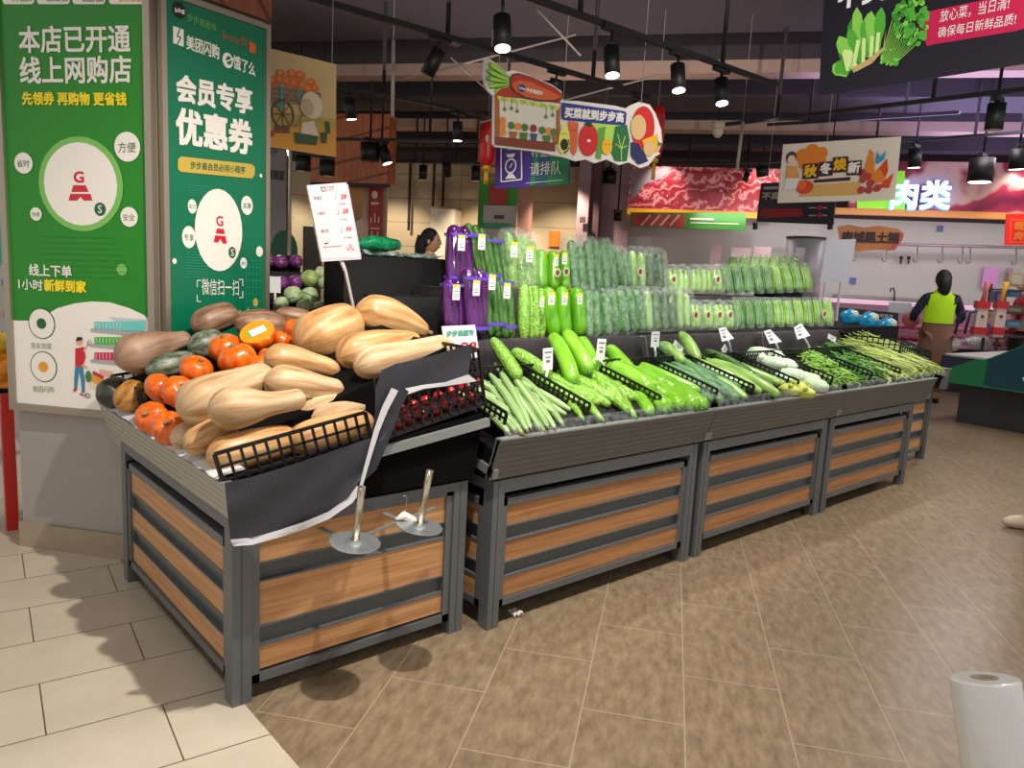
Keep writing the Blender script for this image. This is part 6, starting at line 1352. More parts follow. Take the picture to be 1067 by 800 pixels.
# speckled hanging tubes, camera, rails
for (p, q, d, lb) in (((410, 42), (409, 122), 5.6, 'pale speckled hanging tube left of the carrot sign'), ((774, 127), (768, 177), 6.4, 'pale speckled hanging tube before the meat mural')):
    mb = MB(); mb.tube([PD(*q, d), PD(*p, d)], .014, C('tube_pale', 176, 170, 160, .5, noise=.4, nscale=90), 8); e = PD(*p, d); mb.tube([e, V((e.x, e.y, 4.6))], .002, C('wire_grey', 150, 146, 142), 6); tag(mb.build('hanging_tube'), lb, 'tube')
t = thing('smoke_detector', PD(748, 135, 6.5), 'cream dome camera below the far track', 'camera'); c = PD(748, 137, 6.5); mb = MB(); mb.ball(c, (.045, .045, .055), C('dome_cream', 206, 200, 176), 14, 8); mb.build('dome', t); mb = MB(); mb.cyl(c + V((0, 0, .02)), c + V((0, 0, .075)), .055, C('dome_cream', 0, 0, 0), 14); mb.cyl(c, (c.x, c.y, 4.6), .006, kblk, 8); mb.build('base', t)
for p, q, d in (((423, 82), (600, 36), 6.2), ((470, 60), (520, 105), 6.6), ((500, 128), (688, 78), 6.8), ((560, 10), (605, 58), 6)): mb = MB(); mb.tube([PD(*p, d), PD(*q, d)], .008, C('wire_pale', 170, 160, 154), 6); tag(mb.build('brace_rod'), 'thin pale bracing rod slanting under the dark ceiling', 'rod', 'bracing rods under the ceiling')
# ================================================================== BACKGROUND
def rect_a(name, u0, v0, u1, v1, a, m, th=.03, label=None, cat=None, kind=None, parent=None):
    vm, um = (v0 + v1) / 2, (u0 + u1) / 2; p = PA(u0, vm, a); q = PA(u1, vm, a); p.z = PA(um, v0, a).z; q.z = PA(um, v1, a).z; mb = MB(); abox(mb, a, a + th, q.dot(E2), p.dot(E2), min(p.z, q.z), max(p.z, q.z), m)
    return tag(mb.build(name, parent), label, cat, None, kind)
# wood-clad kiosk with red strip
t = thing('kiosk', PA(375, 300, 9.5), 'wood-clad kiosk bulkhead with a tall red strip and drink picture', 'kiosk')
p, q = PA(345, 190, 9.5), PA(404, 190, 9.5); mb = MB(); abox(mb, 9.5, 9.75, q.dot(E2), p.dot(E2) + .3, p.z, p.z + .88, wood_mat('cherry_kiosk', lin(176, 92, 50), lin(206, 118, 70), chevron=True, axis='Z')); mb.build('bulkhead', t)
mb = MB(); abox(mb, 9.49, 9.6, q.dot(E2), p.dot(E2) + .3, p.z - .04, p.z, kblk); mb.build('dark_trim', t)
rect_a('side_panel', 368, 191, 402, 290, 9.9, C('kiosk_cream', 214, 190, 168), .04, parent=t); rect_a('red_strip', 384, 190, 398, 262, 9.8, C('kiosk_red', 166, 44, 38), .03, parent=t)
mb = MB(); p = PA(365, 225, 9.7); mb.poly([PA(x, y, 9.7) for x, y in ((364, 192), (380, 192), (378, 226), (370, 232), (364, 222))], C('drink_amber', 190, 130, 60, .4, noise=.4, nscale=2)); mb.build('drink_picture', t)
S = Sheet(PA(391, 220, 9.78), -E2, (0, 0, 1), .01)
wk = C('kiosk_white', 226, 200, 186); S.disc((391, 203), 3.2, wk, 1, 4); S.line([(387, 212), (395, 212)], 2.5, wk, 1)
for x0, y0, x1, y1 in ((387, 226, 387, 232), (391, 222, 391, 232), (395, 226, 395, 232), (386, 238, 396, 238), (388, 241, 388, 247), (394, 241, 394, 247), (386, 247, 396, 247)): S.line([(x0, y0), (x1, y1)], 1.2, wk, 1)
if 1: pass; S.done('print', t)
# green structure behind the violet sign
t = thing('green_booth', PA(515, 300, 10.6), 'green and wood booth behind the eggplants with a grey notice panel', 'booth')
p, q = PA(497, 180, 10.6), PA(516, 180, 10.6); mb = MB(); abox(mb, 10.6, 11.2, q.dot(E2), p.dot(E2), p.z + .08, p.z + .95, wood_mat('cherry_kiosk', 0, 0)); mb.build('bulkhead', t)
rect_a('green_panel', 497, 188, 536, 300, 10.7, C('booth_green', 58, 150, 48), .05, parent=t); rect_a('grey_panel', 502, 214, 536, 300, 10.65, C('booth_grey', 176, 166, 158), .04, parent=t); rect_a('green_label', 503, 232, 531, 238, 10.6, C('booth_label', 60, 140, 104), .03, parent=t); rect_a('red_flag', 510, 192, 528, 213, 10.62, C('kiosk_red', 0, 0, 0), .03, parent=t); rect_a('dark_print', 515, 224, 525, 228, 10.62, ink, .02, parent=t)
tag(rect_a('notice', 572, 241, 583, 257, 12.95, C('notice_orange', 232, 140, 40), .02), 'orange notice on the beige wall', 'notice')
tag(rect_a('notice', 604, 226, 610, 232, 12.1, mar, .02), 'small maroon plate on a mauve pillar', 'plate')
# grey poster panel behind the pillar
t = thing('poster_stand', PY(288, 300, 5.2), 'tall grey poster stand with dark characters right behind the pillar', 'poster'); S = Sheet(PY(290, 200, 5.2), (1, 0, 0), (0, 0, 1), .003)
S.board([(262, 152), (300, 157), (300, 300), (262, 300)], C('poster_grey', 168, 160, 164, .5), .02, 'board', t)
S.text('新鲜到家', (272, 187), (296.5, 188), 10.5, ink, .02, 1, 3); S.text('APP', (281, 160), (289, 161), 4, ink, 0, 1, 2)
S.disc((296, 262), 14, C('poster_dkgreen', 40, 100, 74), 1, 22); S.done('print', t)
mb = MB(); p = PY(301.5, 155, 5.2); mb.cyl(p, (p.x, p.y, .0), .02, alu, 10); mb.build('post', t)
# ---- cabbage display between pillar and black block
t = thing('tiered_rack', PY(315, 320, 3.95), 'small black tiered rack of purple and white cabbages beside the pillar', 'rack')
mb = MB(); r0 = PY(276, 285, 4.2); r1 = PY(345, 266, 4.2)
mb.box((r0.x, 4.25, 0), (2.05, 4.75, PY(300, 266, 4.25).z), cloth2); z1 = PY(300, 283, 4.2).z; z2 = PY(300, 305, 4.05).z
mb.box((r0.x, 4.1, 0), (2.0, 4.3, z1), cloth); mb.box((r0.x, 3.92, 0), (1.95, 4.15, z2), cloth); mb.box((r0.x, 3.6, 0), (1.75, 3.95, PY(320, 331, 3.7).z), cloth); mb.build('steps', t)
pur = skin_mat('purple_cabbage', [lin(72, 24, 78), lin(112, 44, 112), lin(146, 74, 142), lin(196, 150, 196)], .3, 3, 5, 1.1, .3, coat=.4, pos=(.3, .45, .6, .78))
wc = skin_mat('white_cabbage', [lin(170, 200, 130), lin(198, 220, 160), lin(216, 230, 186), lin(232, 238, 214)], .4, 3, 5, 1.1, .3, pos=(.3, .45, .6, .78))
def cab(u, v, r, y, m, label, name='cabbage', sc=(1, 1, .92), bands=0):
    P = PY(u, v, y); rr = pix_r(P, r); mb = MB(); mb.ball(P, (rr * sc[0], rr * sc[1], rr * sc[2]), m, 20, 12)
    for q in range(len(mb.v)): d = mb.v[q] - P; mb.v[q] = P + d * (1 + .03 * math.sin(d.x * 90 + u) + .03 * math.sin(d.z * 110 + v))
    o = mb.build(name, origin=P); tag(o, label, 'cabbage')
    mb = MB(); n = V((.3, -1, .4)).normalized()
    for k in range(2): 
        a = n.cross(V((0, 0, 1))).normalized(); b = n.cross(a); c0 = P + n * rr * .35 + a * rr * .1 * k
        mb.ball(c0 + b * rr * .25 * (1 if k else -1), (rr * .72 * sc[0], rr * .68, rr * .66 * sc[2]), m, 14, 8)
    mb.build('outer_leaf', o)
    for k in range(bands):
        mb = MB(); ax = Matrix.Rotation(.9 * k - .5, 3, 'Y'); ring = [P + ax @ V((rr * 1.06 * sc[0] * math.cos(2 * PI * i / 24), rr * 1.06 * math.sin(2 * PI * i / 24), 0)) for i in range(25)]
        mb.grid([[p - V((0, 0, rr * .05)) for p in ring], [p + V((0, 0, rr * .05)) for p in ring]], C('green_tape', 30, 170, 110)); mb.build('tape', o)
cab(281, 272, 7, 4.2, pur, 'purple cabbage on the top step of the rack, partly behind the pillar'); cab(292, 273, 8, 4.18, pur, 'purple cabbage in the middle of the top step'); cab(308, 272.5, 7.5, 4.18, pur, 'purple cabbage with a pale side at the end of the top step')
cab(282, 297, 6, 4.05, pur, 'pale purple cabbage on the second step partly behind the pillar'); cab(293, 295, 8, 4.03, pur, 'purple cabbage on the second step next to the pillar'); cab(307, 294, 8, 4.03, pur, 'purple cabbage on the second step beside the green one'); cab(285, 312, 5, 3.9, pur, 'small purple cabbage low beside the pillar')
cab(322, 290, 9.5, 4.0, skin_mat('green_cabbage', [lin(140, 170, 80), lin(176, 202, 116), lin(206, 222, 160)], .4, 3, 5, 1.1, .3, pos=(.3, .5, .7)), 'bright green cabbage topmost beside the second row of purple ones')
cab(305, 307, 9.5, 3.85, wc, 'pale cabbage banded with green tape in the left of the pile', bands=1); cab(322, 308, 9.5, 3.85, wc, 'pale cabbage with crossed green tape in the middle of the pile', bands=2); cab(293, 316, 7.5, 3.75, wc, 'pale cabbage low at the pillar side of the pile'); cab(318, 320, 9, 3.72, wc, 'pale cabbage at the foot of the pile behind the slim brown pumpkin'); cab(333, 321, 8, 3.72, wc, 'pale cabbage at the foot of the pile by the white rail', bands=1)
for u, v, r, lb in ((333, 284, 6, 'white bulb vegetable topmost near the white rail'), (337, 293, 7, 'white bulb vegetable under the topmost one'), (341, 308, 6, 'white bulb vegetable beside the taped cabbages'), (343, 275, 5.5, 'white bulb vegetable at the foot of the price board')): cab(u, v, r, 4.0, wc, lb, 'bulb_vegetable', (.85, .85, 1.15))
mb = MB(); a, b = PY(352, 272, 3.9), PY(341, 327, 3.6); mb.bar(a, b, .035, .02, C('rail_white', 206, 216, 206)); tag(mb.build('side_board'), 'slanted white side board at the end of the cabbage rack', 'board')
mb = MB(); p = PY(281, 305, 3.8); mb.obox(p, (.06, 0, 0), (0, .003, 0), (0, 0, .085), card); mb.obox(p + V((.025, 0, -.1)), (.01, 0, 0), (0, .003, 0), (0, 0, .1), card); tag(mb.build('price_tag'), 'white price tag beside the low purple cabbage', 'price tag')
# green and pale film on top of the black block
gf = film_mat('green_film', (.01, .34, .14), .9, .2); mb = MB()
for k in range(3):
    pts = [PY(372 + k * 2, 254 + k * 1.5, 3.3 + .05 * k), PY(388, 252 + k * 2, 3.3 + .05 * k), PY(402, 254 + k, 3.3 + .05 * k), PY(416 - k * 2, 256, 3.3 + .05 * k)]
    mb.tube(pts, [.016, .032, .030, .024], gf, 12, True, 5, .35, rough=.2)
tag(mb.build('green_film_bundle'), 'crumpled bundle of green plastic film on the black block', 'plastic film')
mb = MB(); rows = []
for i in range(16):
    x = 1.90 + i * .032; rows.append([(x, 3.255 + j * .028, 1.395 + .018 * math.sin(i * 1.3 + j) * (j > 0) + random.uniform(0, .012)) for j in range(8)])
mb.grid(rows, film_mat('pale_green_film', (.45, .62, .56), .8, .2)); tag(mb.build('pale_film_sheet'), 'pale grey-green film lying flat on the black block', 'plastic film')
# ================================================================== MEAT DEPARTMENT
def mural_mat(name, c, scale=1.3, dist=6):
    m = bpy.data.materials.new(name); m.use_nodes = True; nt = m.node_tree; b = nt.nodes['Principled BSDF']; L = nt.links.new
    tc = nt.nodes.new('ShaderNodeTexCoord'); w = nt.nodes.new('ShaderNodeTexWave'); w.inputs['Scale'].default_value = scale; w.inputs['Distortion'].default_value = dist; w.inputs['Detail'].default_value = 3; w.inputs['Detail Scale'].default_value = 1.4; w.bands_direction = 'DIAGONAL'
    r = nt.nodes.new('ShaderNodeValToRGB'); r.color_ramp.elements[0].color = (*c[0], 1); r.color_ramp.elements[1].color = (*c[2], 1); r.color_ramp.elements[1].position = .97; e = r.color_ramp.elements.new(.72); e.color = (*c[1], 1)
    L(tc.outputs['Object'], w.inputs['Vector']); L(w.outputs['Fac'], r.inputs['Fac']); L(r.outputs['Color'], b.inputs['Base Color']); b.inputs['Roughness'].default_value = .3
    b.inputs['Emission Strength'].default_value = .08; L(r.outputs['Color'], b.inputs['Emission Color'])
    return m
AM = 12.5
t = thing('meat_sign_board', PA(720, 222, AM), 'long marbled red meat mural above the counter with a yellow lower edge', 'sign')
meat = mural_mat('marbled_meat', (lin(160, 26, 42), lin(190, 62, 74), lin(228, 150, 146)), 3.2, 14)
mb = MB(); p, q = PA(657, 175, AM), PA(786, 221, AM); z0, z1 = PA(720, 219, AM).z, PA(720, 174, AM).z
q2 = PA(812, 221, AM)
abox(mb, AM, AM + .12, q2.dot(E2), p.dot(E2), z0, z1, meat); mb.build('mural', t)
mb = MB(); abox(mb, AM - .03, AM + .12, q2.dot(E2), p.dot(E2), z0 - .09, z0, C('edge_yellow', 236, 160, 30, .4, emit=.3)); mb.build('yellow_edge', t)
mb = MB(); mb.poly([PA(x, y, AM - .01) for x, y in ((657, 176), (700, 175), (690, 186), (672, 192), (662, 205), (657, 208))], C('mural_grey', 150, 130, 132)); mb.build('mural_corner', t)
t = thing('meat_sign_board', PA(950, 222, AM), 'dark red meat mural with glowing blue-white characters and a green corner', 'sign')
p, q = PA(890, 172, AM), PA(1120, 220, AM); z0, z1 = PA(960, 219, AM).z, PA(960, 168, AM).z
m2 = mural_mat('dark_marbled_meat', (lin(110, 26, 60), lin(170, 40, 70), lin(226, 180, 170)), .7, 9)
mb = MB(); abox(mb, AM, AM + .12, q.dot(E2), p.dot(E2), z0, z1, m2); mb.build('mural', t)
mb = MB(); abox(mb, AM - .03, AM + .12, q.dot(E2), PA(870, 221, AM).dot(E2), z0 - .09, z0 + .0, C('edge_orange', 200, 130, 60, .4, emit=.15)); mb.build('orange_edge', t)
mb = MB(); lime = C('sign_lime', 140, 216, 50, .4, emit=.4); mb.poly([PA(x, y, AM - .02) for x, y in ((893, 208), (924, 208), (935, 178), (943, 178), (943, 221), (893, 221))], lime); mb.build('green_corner', t)
S = Sheet(PA(960, 200, AM - .08), -E2, (0, 0, 1), .01)
neon = mat('neon_white', (.75, .88, 1), .5, emit=2.6); halo = mat('neon_blue', (.08, .3, 1.0), .5, emit=1.2)
S.text('肉类', (927, 218), (988, 218.5), 29.5, halo, .05, 1, 4); S.text('肉类', (927.5, 217), (987.5, 217.5), 28, neon, .012, 4, 4)
S.text('Better', (905, 217), (930, 217), 6, mat('neon_white', 0), 0, 2, 2) if False else None
S.done('glowing_characters', t)
# green strip under the left mural
t = thing('hanging_sign', PA(720, 235, AM - .4), 'green strip sign with a meat photo hanging under the red mural', 'sign'); S = Sheet(PA(720, 230, AM - .4), -E2, (0, 0, 1), .01)
S.board([(657, 221), (778, 222), (776, 240), (656, 236)], C('strip_green', 52, 128, 34, .4), .03, 'board', t)
S.poly([(659, 223), (714, 224), (713, 237), (659, 235)], C('strip_red', 190, 60, 50), 1)
for k in range(4): S.line([(668 + k * 10, 235), (678 + k * 10, 224)], 2, C('strip_cream', 232, 200, 170), 2)
S.line([(719, 228), (744, 228.5)], 1.8, C('strip_cream', 0, 0, 0), 2); S.line([(719, 232), (770, 233.5)], .8, C('strip_cream', 0, 0, 0), 2); S.done('print', t)
# ham-shaped sign
t = thing('hanging_sign', PA(908, 248, 11.6), 'orange ham-shaped sign with dark characters over the meat counter', 'sign'); S = Sheet(PA(908, 248, 11.6), -E2, (0, 0, 1), .01)
S.board([(873, 236), (885, 234), (900, 237), (915, 235), (935, 238), (942, 243), (940, 250), (936, 256), (930, 261), (912, 260), (895, 262), (880, 258), (875, 250)], C('ham_orange', 206, 130, 62, .4, noise=.2, nscale=3), .04, 'board', t)
S.poly([(928, 257), (938, 244), (942, 243), (940, 250), (932, 261)], C('ham_pink', 220, 90, 90), 1); S.text('南城黑土猪', (877, 252), (936, 253.5), 11, mar2, .02, 2, 3); S.done('print', t)
# red square sign at the right edge
t = thing('hanging_sign', PA(1060, 240, 10.5), 'red square sign with orange characters cut by the right edge', 'sign'); S = Sheet(PA(1060, 240, 10.5), -E2, (0, 0, 1), .01)
S.board([(1049, 223), (1095, 222), (1095, 256), (1047, 255)], C('sign_bright_red', 220, 30, 26, .4, emit=.25), .03, 'board', t); S.line([(1053, 229), (1092, 229)], .8, oa, 1); S.line([(1053, 229), (1052, 252), (1092, 253)], .8, oa, 1)
S.text('精品猪', (1056, 240), (1084, 240), 9, oa, .02, 2, 3); S.text('肉特惠', (1056, 250), (1084, 250), 8.5, oa, .02, 2, 3); S.done('print', t)
# hook rail with hooks
t = thing('hook_rail', PA(1000, 255, 12.9), 'long steel rail with meat hooks along the white wall', 'rail'); mb = MB(); mb.cyl(PA(868, 253, 12.9), PA(1110, 259, 12.9), .022, C('rail_pinkgrey', 170, 150, 160, .3, metal=.6), 10); mb.build('rail', t)
for u in (892, 924, 956, 982, 1003, 1011, 1059):
    v = 253 + (u - 868) * .024; mb = MB(); mb.tube([PA(u, v, 12.9), PA(u, v + 14, 12.9), PA(u - 1, v + 18, 12.9), PA(u - 4, v + 18, 12.9), PA(u - 5, v + 14, 12.9)], .009, C('hook_steel', 120, 116, 122, .3, metal=.8), 6); mb.build('hook', t)
for u, v in ((980, 238), (889, 292)): tag(rect_a('wall_plate', u - 3, v - 3, u + 3, v + 3.5, 13.36, C('plate_blue', 96, 108, 176), .02), 'small blue plate on the white meat wall' + (' above the rail' if v < 250 else ' low behind the counter'), 'plate')
for u in (939, 947): mb = MB(); mb.tube([PA(u, 269, 13.3), PA(u - .5, 275, 13.3)], .015, kblk, 6); mb.tube([PA(u - 1.5, 268.5, 13.3), PA(u + 1.5, 268.5, 13.3)], .025, kblk, 6); tag(mb.build('wall_tap'), 'small black tap on the white meat wall, %s of a pair' % ('nearer the ham sign' if u < 943 else 'farther from the ham sign'), 'tap')
tag(rect_a('notice', 1024, 278, 1040, 300, 13.3, C('notice_pink', 216, 150, 214), .02), 'pink notice on the white wall behind the shelves', 'notice'); tag(rect_a('notice', 1049, 279, 1055, 292, 13.3, C('notice_mauve', 186, 130, 170), .02), 'narrow mauve notice by the red-clad person', 'notice')
tag(rect_a('notice', 762, 258, 782, 275, 12.6, C('notice_rose', 216, 184, 186), .02), 'pale pink notice behind the back rank of bean packs', 'notice'); tag(rect_a('notice', 785, 257, 803, 274, 12.6, C('notice_rose', 0, 0, 0), .02), 'pale pink notice beside the steel boiler', 'notice'); tag(rect_a('pink_column', 739, 254, 750, 300, 12.6, C('column_pink', 212, 176, 178), .1), 'narrow pale pink column behind the pepper bags', 'column')
# white board on legs by the counter
t = thing('notice_board', PA(872, 290, 9.8), 'pale blue-white board standing at the end of the bean packs', 'board'); S = Sheet(PA(872, 270, 9.8), -E2, (0, 0, 1), .01); S.board([(862, 250), (892, 249), (884, 294), (854, 294)], C('board_bluewhite', 218, 223, 238, .4), .02, 'panel', t)
mb = MB()
for u in (860, 876): mb.bar(PA(u, 293, 9.8), V((PA(u, 293, 9.8).x, PA(u, 293, 9.8).y, 0)), .02, .02, C('board_bluewhite', 0, 0, 0))
mb.build('leg', t)
# steel boiler
t = thing('steel_boiler', PA(837, 290, 11.6), 'tall stainless steel boiler against the white wall', 'boiler'); p = PA(837, 275, 11.8); r = 19 * depth(p) / F; mb = MB(); mb.cyl((p.x, p.y, .9), (p.x, p.y, PA(837, 249, 11.8).z), r, C('boiler_steel', 168, 166, 168, .45, metal=.3), 28); mb.build('tank', t)
mb = MB(); zt_ = PA(837, 249, 11.8).z; mb.cyl((p.x, p.y, zt_), (p.x, p.y, zt_ + .03), r * 1.04, C('boiler_dark', 60, 58, 60, .4), 28); mb.build('lid', t); rect_a('control_panel', 828, 258, 838, 282, 11.4, C('boiler_panel', 190, 186, 190), .03, parent=t)
# counter: chilled case with meat
t = thing('chilled_counter', PA(960, 350, 11.2), 'long pink-lit chilled meat counter before the white wall', 'counter')
zt0 = PA(960, 306, 11.6).z
mb = MB(); b0_, b1_ = PA(1100, 320, 11.5).dot(E2), PA(866, 320, 11.5).dot(E2)
abox(mb, 11.6, 12.4, b0_, b1_, 0, .62, C('counter_dark', 60, 56, 64, .4)); mb.build('base', t)
mb = MB(); abox(mb, 12.2, 12.4, b0_, b1_, .62, 1.18, C('counter_back', 190, 186, 184)); mb.build('back_panel', t)
mb = MB(); abox(mb, 11.55, 12.2, b0_, b1_, 1.14, 1.19, C('counter_top_pink', 226, 180, 206, .3, emit=.5)); mb.build('light_hood', t)
for k, (z, c) in enumerate(((.98, (206, 130, 170)), (.82, (190, 110, 140)), (.66, (214, 160, 190)))):
    mb = MB(); abox(mb, 11.6 - .04 * k, 11.66 - .04 * k, b0_, b1_, z - .05, z, C('shelf_edge_%s' % 'abc'[k], *c, .4, noise=.25, nscale=4)); mb.build('shelf', t)
mb = MB()
for i in range(46):
    b = b0_ + (b1_ - b0_) * i / 46; z = (.66, .82)[i % 2]; c = W(11.8, b, z + .03); mb.ball(c, (.07, .07, .04), C('meat_piece_%s' % 'ab'[i % 2], *((190, 80, 90), (226, 150, 150))[i % 2], .4), 8, 5)
o = mb.build('meat_pieces', t); o['kind'] = 'stuff'
# sink edge and tap
mb = MB(); abox(mb, 12.9, 13.38, PA(1000, 310, 13).dot(E2), PA(872, 310, 13).dot(E2), 1.06, 1.24, C('sink_steel', 170, 166, 156, .3, metal=.6)); tag(mb.build('steel_sink'), 'long steel sink along the white meat wall', 'sink')
mb = MB(); mb.tube([PA(x, y, 12.85) for x, y in ((932, 313), (932, 304), (931, 300), (928, 301), (928, 304))], .012, kblk, 8); tag(mb.build('sink_tap'), 'dark goose-neck tap at the steel sink', 'tap')
# promo boards at the counter foot
t = thing('counter_sign', PA(893, 330, 10.6), 'black sign with red dot and white characters behind the blue bags', 'sign'); S = Sheet(PA(893, 328, 10.6), -E2, (0, 0, 1), .01); S.board([(874, 320), (936, 326), (936, 346), (874, 340)], C('banner_black', 0, 0, 0), .03, 'board', t)
S.disc((905, 327), 3.5, C('sign_bright_red', 0, 0, 0), 1); S.text('新鲜直供', (912, 330), (930, 331), 3.4, white, 0, 1, 2); S.text('每日现切', (908, 337), (934, 339), 5, white, 0, 1, 2); S.done('print', t)
tag(rect_a('paper_sheet', 926, 315, 950, 326, 10.7, C('paper_bluewhite', 200, 206, 214), .01), 'pale paper sheet stuck on the counter edge', 'paper')
mb = MB(); p = PA(949, 333, 10.5); mb.ball(p, (.1, .1, .1), C('ball_pink', 206, 110, 120), 14, 8); tag(mb.build('pink_ball'), 'pinkish-red round sign before the counter', 'ball')
# ---- green freezer island
fz = .80; t = thing('chest_freezer', (9.6, 2.4, 0), 'green-sided chest freezer with dark base at the right edge', 'freezer')
c1, c2 = V((7.75, 2.62, 0)), V((8.2, 1.75, 0))
def PZ2(u, v, z): return PZ(u, v, z)
b1, b2 = PZ(996, 439), PZ(1067, 452)
d_ = (b2 - b1).normalized(); n_ = V((-d_.y, d_.x, 0)); n_ = n_ if n_.dot(V((1, .2, 0))) > 0 else -n_
if n_.x < 0: n_ = -n_
Lz = 2.3; mb = MB(); mb.obox(b1, d_ * Lz, n_ * 1.3, (0, 0, .42), C('freezer_base', 44, 44, 50, .5)); mb.build('base', t)
ob1 = b1 - d_ * .17 - n_ * .14
gl = C('freezer_green', 16, 128, 78, .4); nv = C('freezer_navy', 34, 34, 76, .4)
zt = .70; mb = MB(); mb.prism([ob1 + V((0, 0, .42)), ob1 + V((0, 0, zt)), ob1 + d_ * .42 + V((0, 0, zt)), ob1 + d_ * .95 + V((0, 0, 1.0)), ob1 + d_ * (Lz + .3) + V((0, 0, 1.0)), ob1 + d_ * (Lz + .3) + V((0, 0, .42))], n_ * .06, gl); mb.build('side_panel', t)
mb = MB(); e = ob1 - n_ * .004; mb.poly([e + V((0, 0, .5)), e + V((0, 0, zt)), e + d_ * .35 + V((0, 0, zt)), e + d_ * .1 + V((0, 0, .58))], nv); mb.poly([e + d_ * .45 + V((0, 0, .44)), e + d_ * .45 + V((0, 0, .7)), e + d_ * .8 + V((0, 0, .9)), e + d_ * .9 + V((0, 0, .44))], C('freezer_blue', 20, 70, 84, .4)); mb.build('colour_patch', t)
iv = C('freezer_inner', 206, 200, 196, .5)
mb = MB(); mb.obox(ob1 + n_ * .06 + V((0, 0, .42)), d_ * (Lz + .3), n_ * 1.4, (0, 0, .295), iv); mb.obox(ob1 + n_ * .0 + V((0, 0, .42)), d_ * .06, n_ * 1.5, (0, 0, zt - .42), iv); mb.obox(ob1 + n_ * 1.44 + V((0, 0, .42)), d_ * (Lz + .3), n_ * .06, (0, 0, zt - .40), iv); mb.build('inner_tub', t)
plw = film_mat('white_plastic', (.88, .86, .84), .85, .3)
for i, (u, v, s, lb) in enumerate(((986, 358, .13, 'crumpled white plastic bag in the freezer, with a red print'), (1003, 354, .15, 'large crumpled white plastic bag in the middle of the freezer'), (1020, 357, .13, 'crumpled clear plastic bag at the freezer end'))):
    P = PZ(u, v, .72); mb = MB(); mb.ball(P, (s * 1.3, s * 1.2, s * .7), plw, 18, 12)
    for q in range(len(mb.v)): mb.v[q] = P + (mb.v[q] - P) * random.uniform(.85, 1.15)
    o = mb.build('plastic_bag', origin=P); tag(o, lb, 'bag'); mb = MB(); mb.ball(P + V((-s * .9, -s * .6, s * .3)), (s * .2, s * .12, s * .16), C('bag_red', 220, 60, 50) if i == 0 else C('paper_bluewhite', 0, 0, 0), 8, 6); mb.build('print', o)
# ---- shelves of snacks and tall packets
t = thing('snack_shelf', PA(1048, 350, 8.6), 'wire shelf of blue and brown snack packets behind the freezer', 'shelf')
def ra(nm, u0, v0, u1, v1, a, m, th=.03): return rect_a(nm, u0, v0, u1, v1, a, m, th, parent=t)
mb = MB(); p, q = PA(1036, 292, 11.0), PA(1085, 350, 11.0)
for z in (.55, .85, 1.15, 1.42): abox(mb, 10.6, 11.1, q.dot(E2), p.dot(E2), z, z + .02, C('shelf_metal', 70, 62, 60))
for b in (p.dot(E2), q.dot(E2)): abox(mb, 10.6, 10.63, b - .015, b + .015, 0, 1.5, C('shelf_metal', 0, 0, 0)); abox(mb, 11.07, 11.1, b - .015, b + .015, 0, 1.5, C('shelf_metal', 0, 0, 0))
mb.build('rack', t)
for i, (u0, v0, u1, v1, c, lb) in enumerate(((1050, 302, 1064, 310, (60, 130, 186), 'bright blue snack packet on the top shelf'), (1037, 303, 1048, 316, (52, 70, 120), 'dark blue snack packet beside the yellow-topped packet'), (1048, 318, 1066, 328, (96, 84, 60), 'brown carton on the middle shelf'), (1047, 333, 1064, 342, (90, 150, 186), 'pale blue packet on the lower shelf'), (1032, 325, 1044, 332, (190, 160, 60), 'yellow packet between the tall packets'), (1052, 284, 1066, 299, (196, 176, 140), 'cream carton on top of the snack shelf'), (1030, 338, 1043, 346, (80, 120, 170), 'blue packet low between the tall packets'))):
    p, q = PA(u0, v0, 10.7), PA(u1, v1, 10.7); mb = MB(); abox(mb, 10.7, 10.85, q.dot(E2), p.dot(E2), q.z, p.z, C('packet_%s' % 'abcdefg'[i], *c, .4)); o = mb.build('snack_packet'); tag(o, lb, 'packet')
    mb = MB(); abox(mb, 10.685, 10.7, q.dot(E2) + .03, p.dot(E2) - .03, q.z + .03, p.z - .03, C('packet_label_%s' % 'abcdefg'[i], *[min(255, int(x * .6 + 90)) for x in c], .4)); mb.build('label_patch', o)
def tall(u0, v0, u1, v1, topc, lb, hang=0):
    vm = (v0 + v1) / 2; p, q = PA(u0, vm, 10.4), PA(u1, vm, 10.4); p.z = PA(u0, v0, 10.4).z; q.z = PA(u1, v1, 10.4).z; t = thing('tall_packet', (p + q) / 2, lb, 'packet'); mb = MB(); bm = (p.dot(E2) + q.dot(E2)) / 2; w = abs(p.dot(E2) - q.dot(E2)) / 2; h_ = p.z - q.z
    mb.quadbox([W(10.4, bm - w, q.z), W(10.52, bm - w, q.z), W(10.52, bm + w, q.z), W(10.4, bm + w, q.z), W(10.4, bm - w * .8, q.z + h_ * .62), W(10.52, bm - w * .8, q.z + h_ * .62), W(10.52, bm + w * .8, q.z + h_ * .62), W(10.4, bm + w * .8, q.z + h_ * .62)], C('packet_cream', 226, 206, 196, .4)); mb.build('body', t)
    for z in (.05, .52): mb = MB(); abox(mb, 10.385, 10.53, bm - w * 1.05, bm + w * 1.05, q.z + h_ * z, q.z + h_ * (z + .13), C('packet_red', 206, 40, 50)); mb.build('red_band', t)
    mb = MB(); mb.tube([W(10.46, bm, q.z + h_ * .62), W(10.46, bm - w * .25, q.z + h_ * .82), W(10.46, bm - w * .45, q.z + h_)], [w * .45, w * .4, w * .6], topc, 10); mb.build('top', t)
    mb = MB(); mb.ball(W(10.39, bm, q.z + h_ * .38), (.012, .02, .02), C('packet_print', 120, 60, 50), 8, 6); mb.build('print', t)
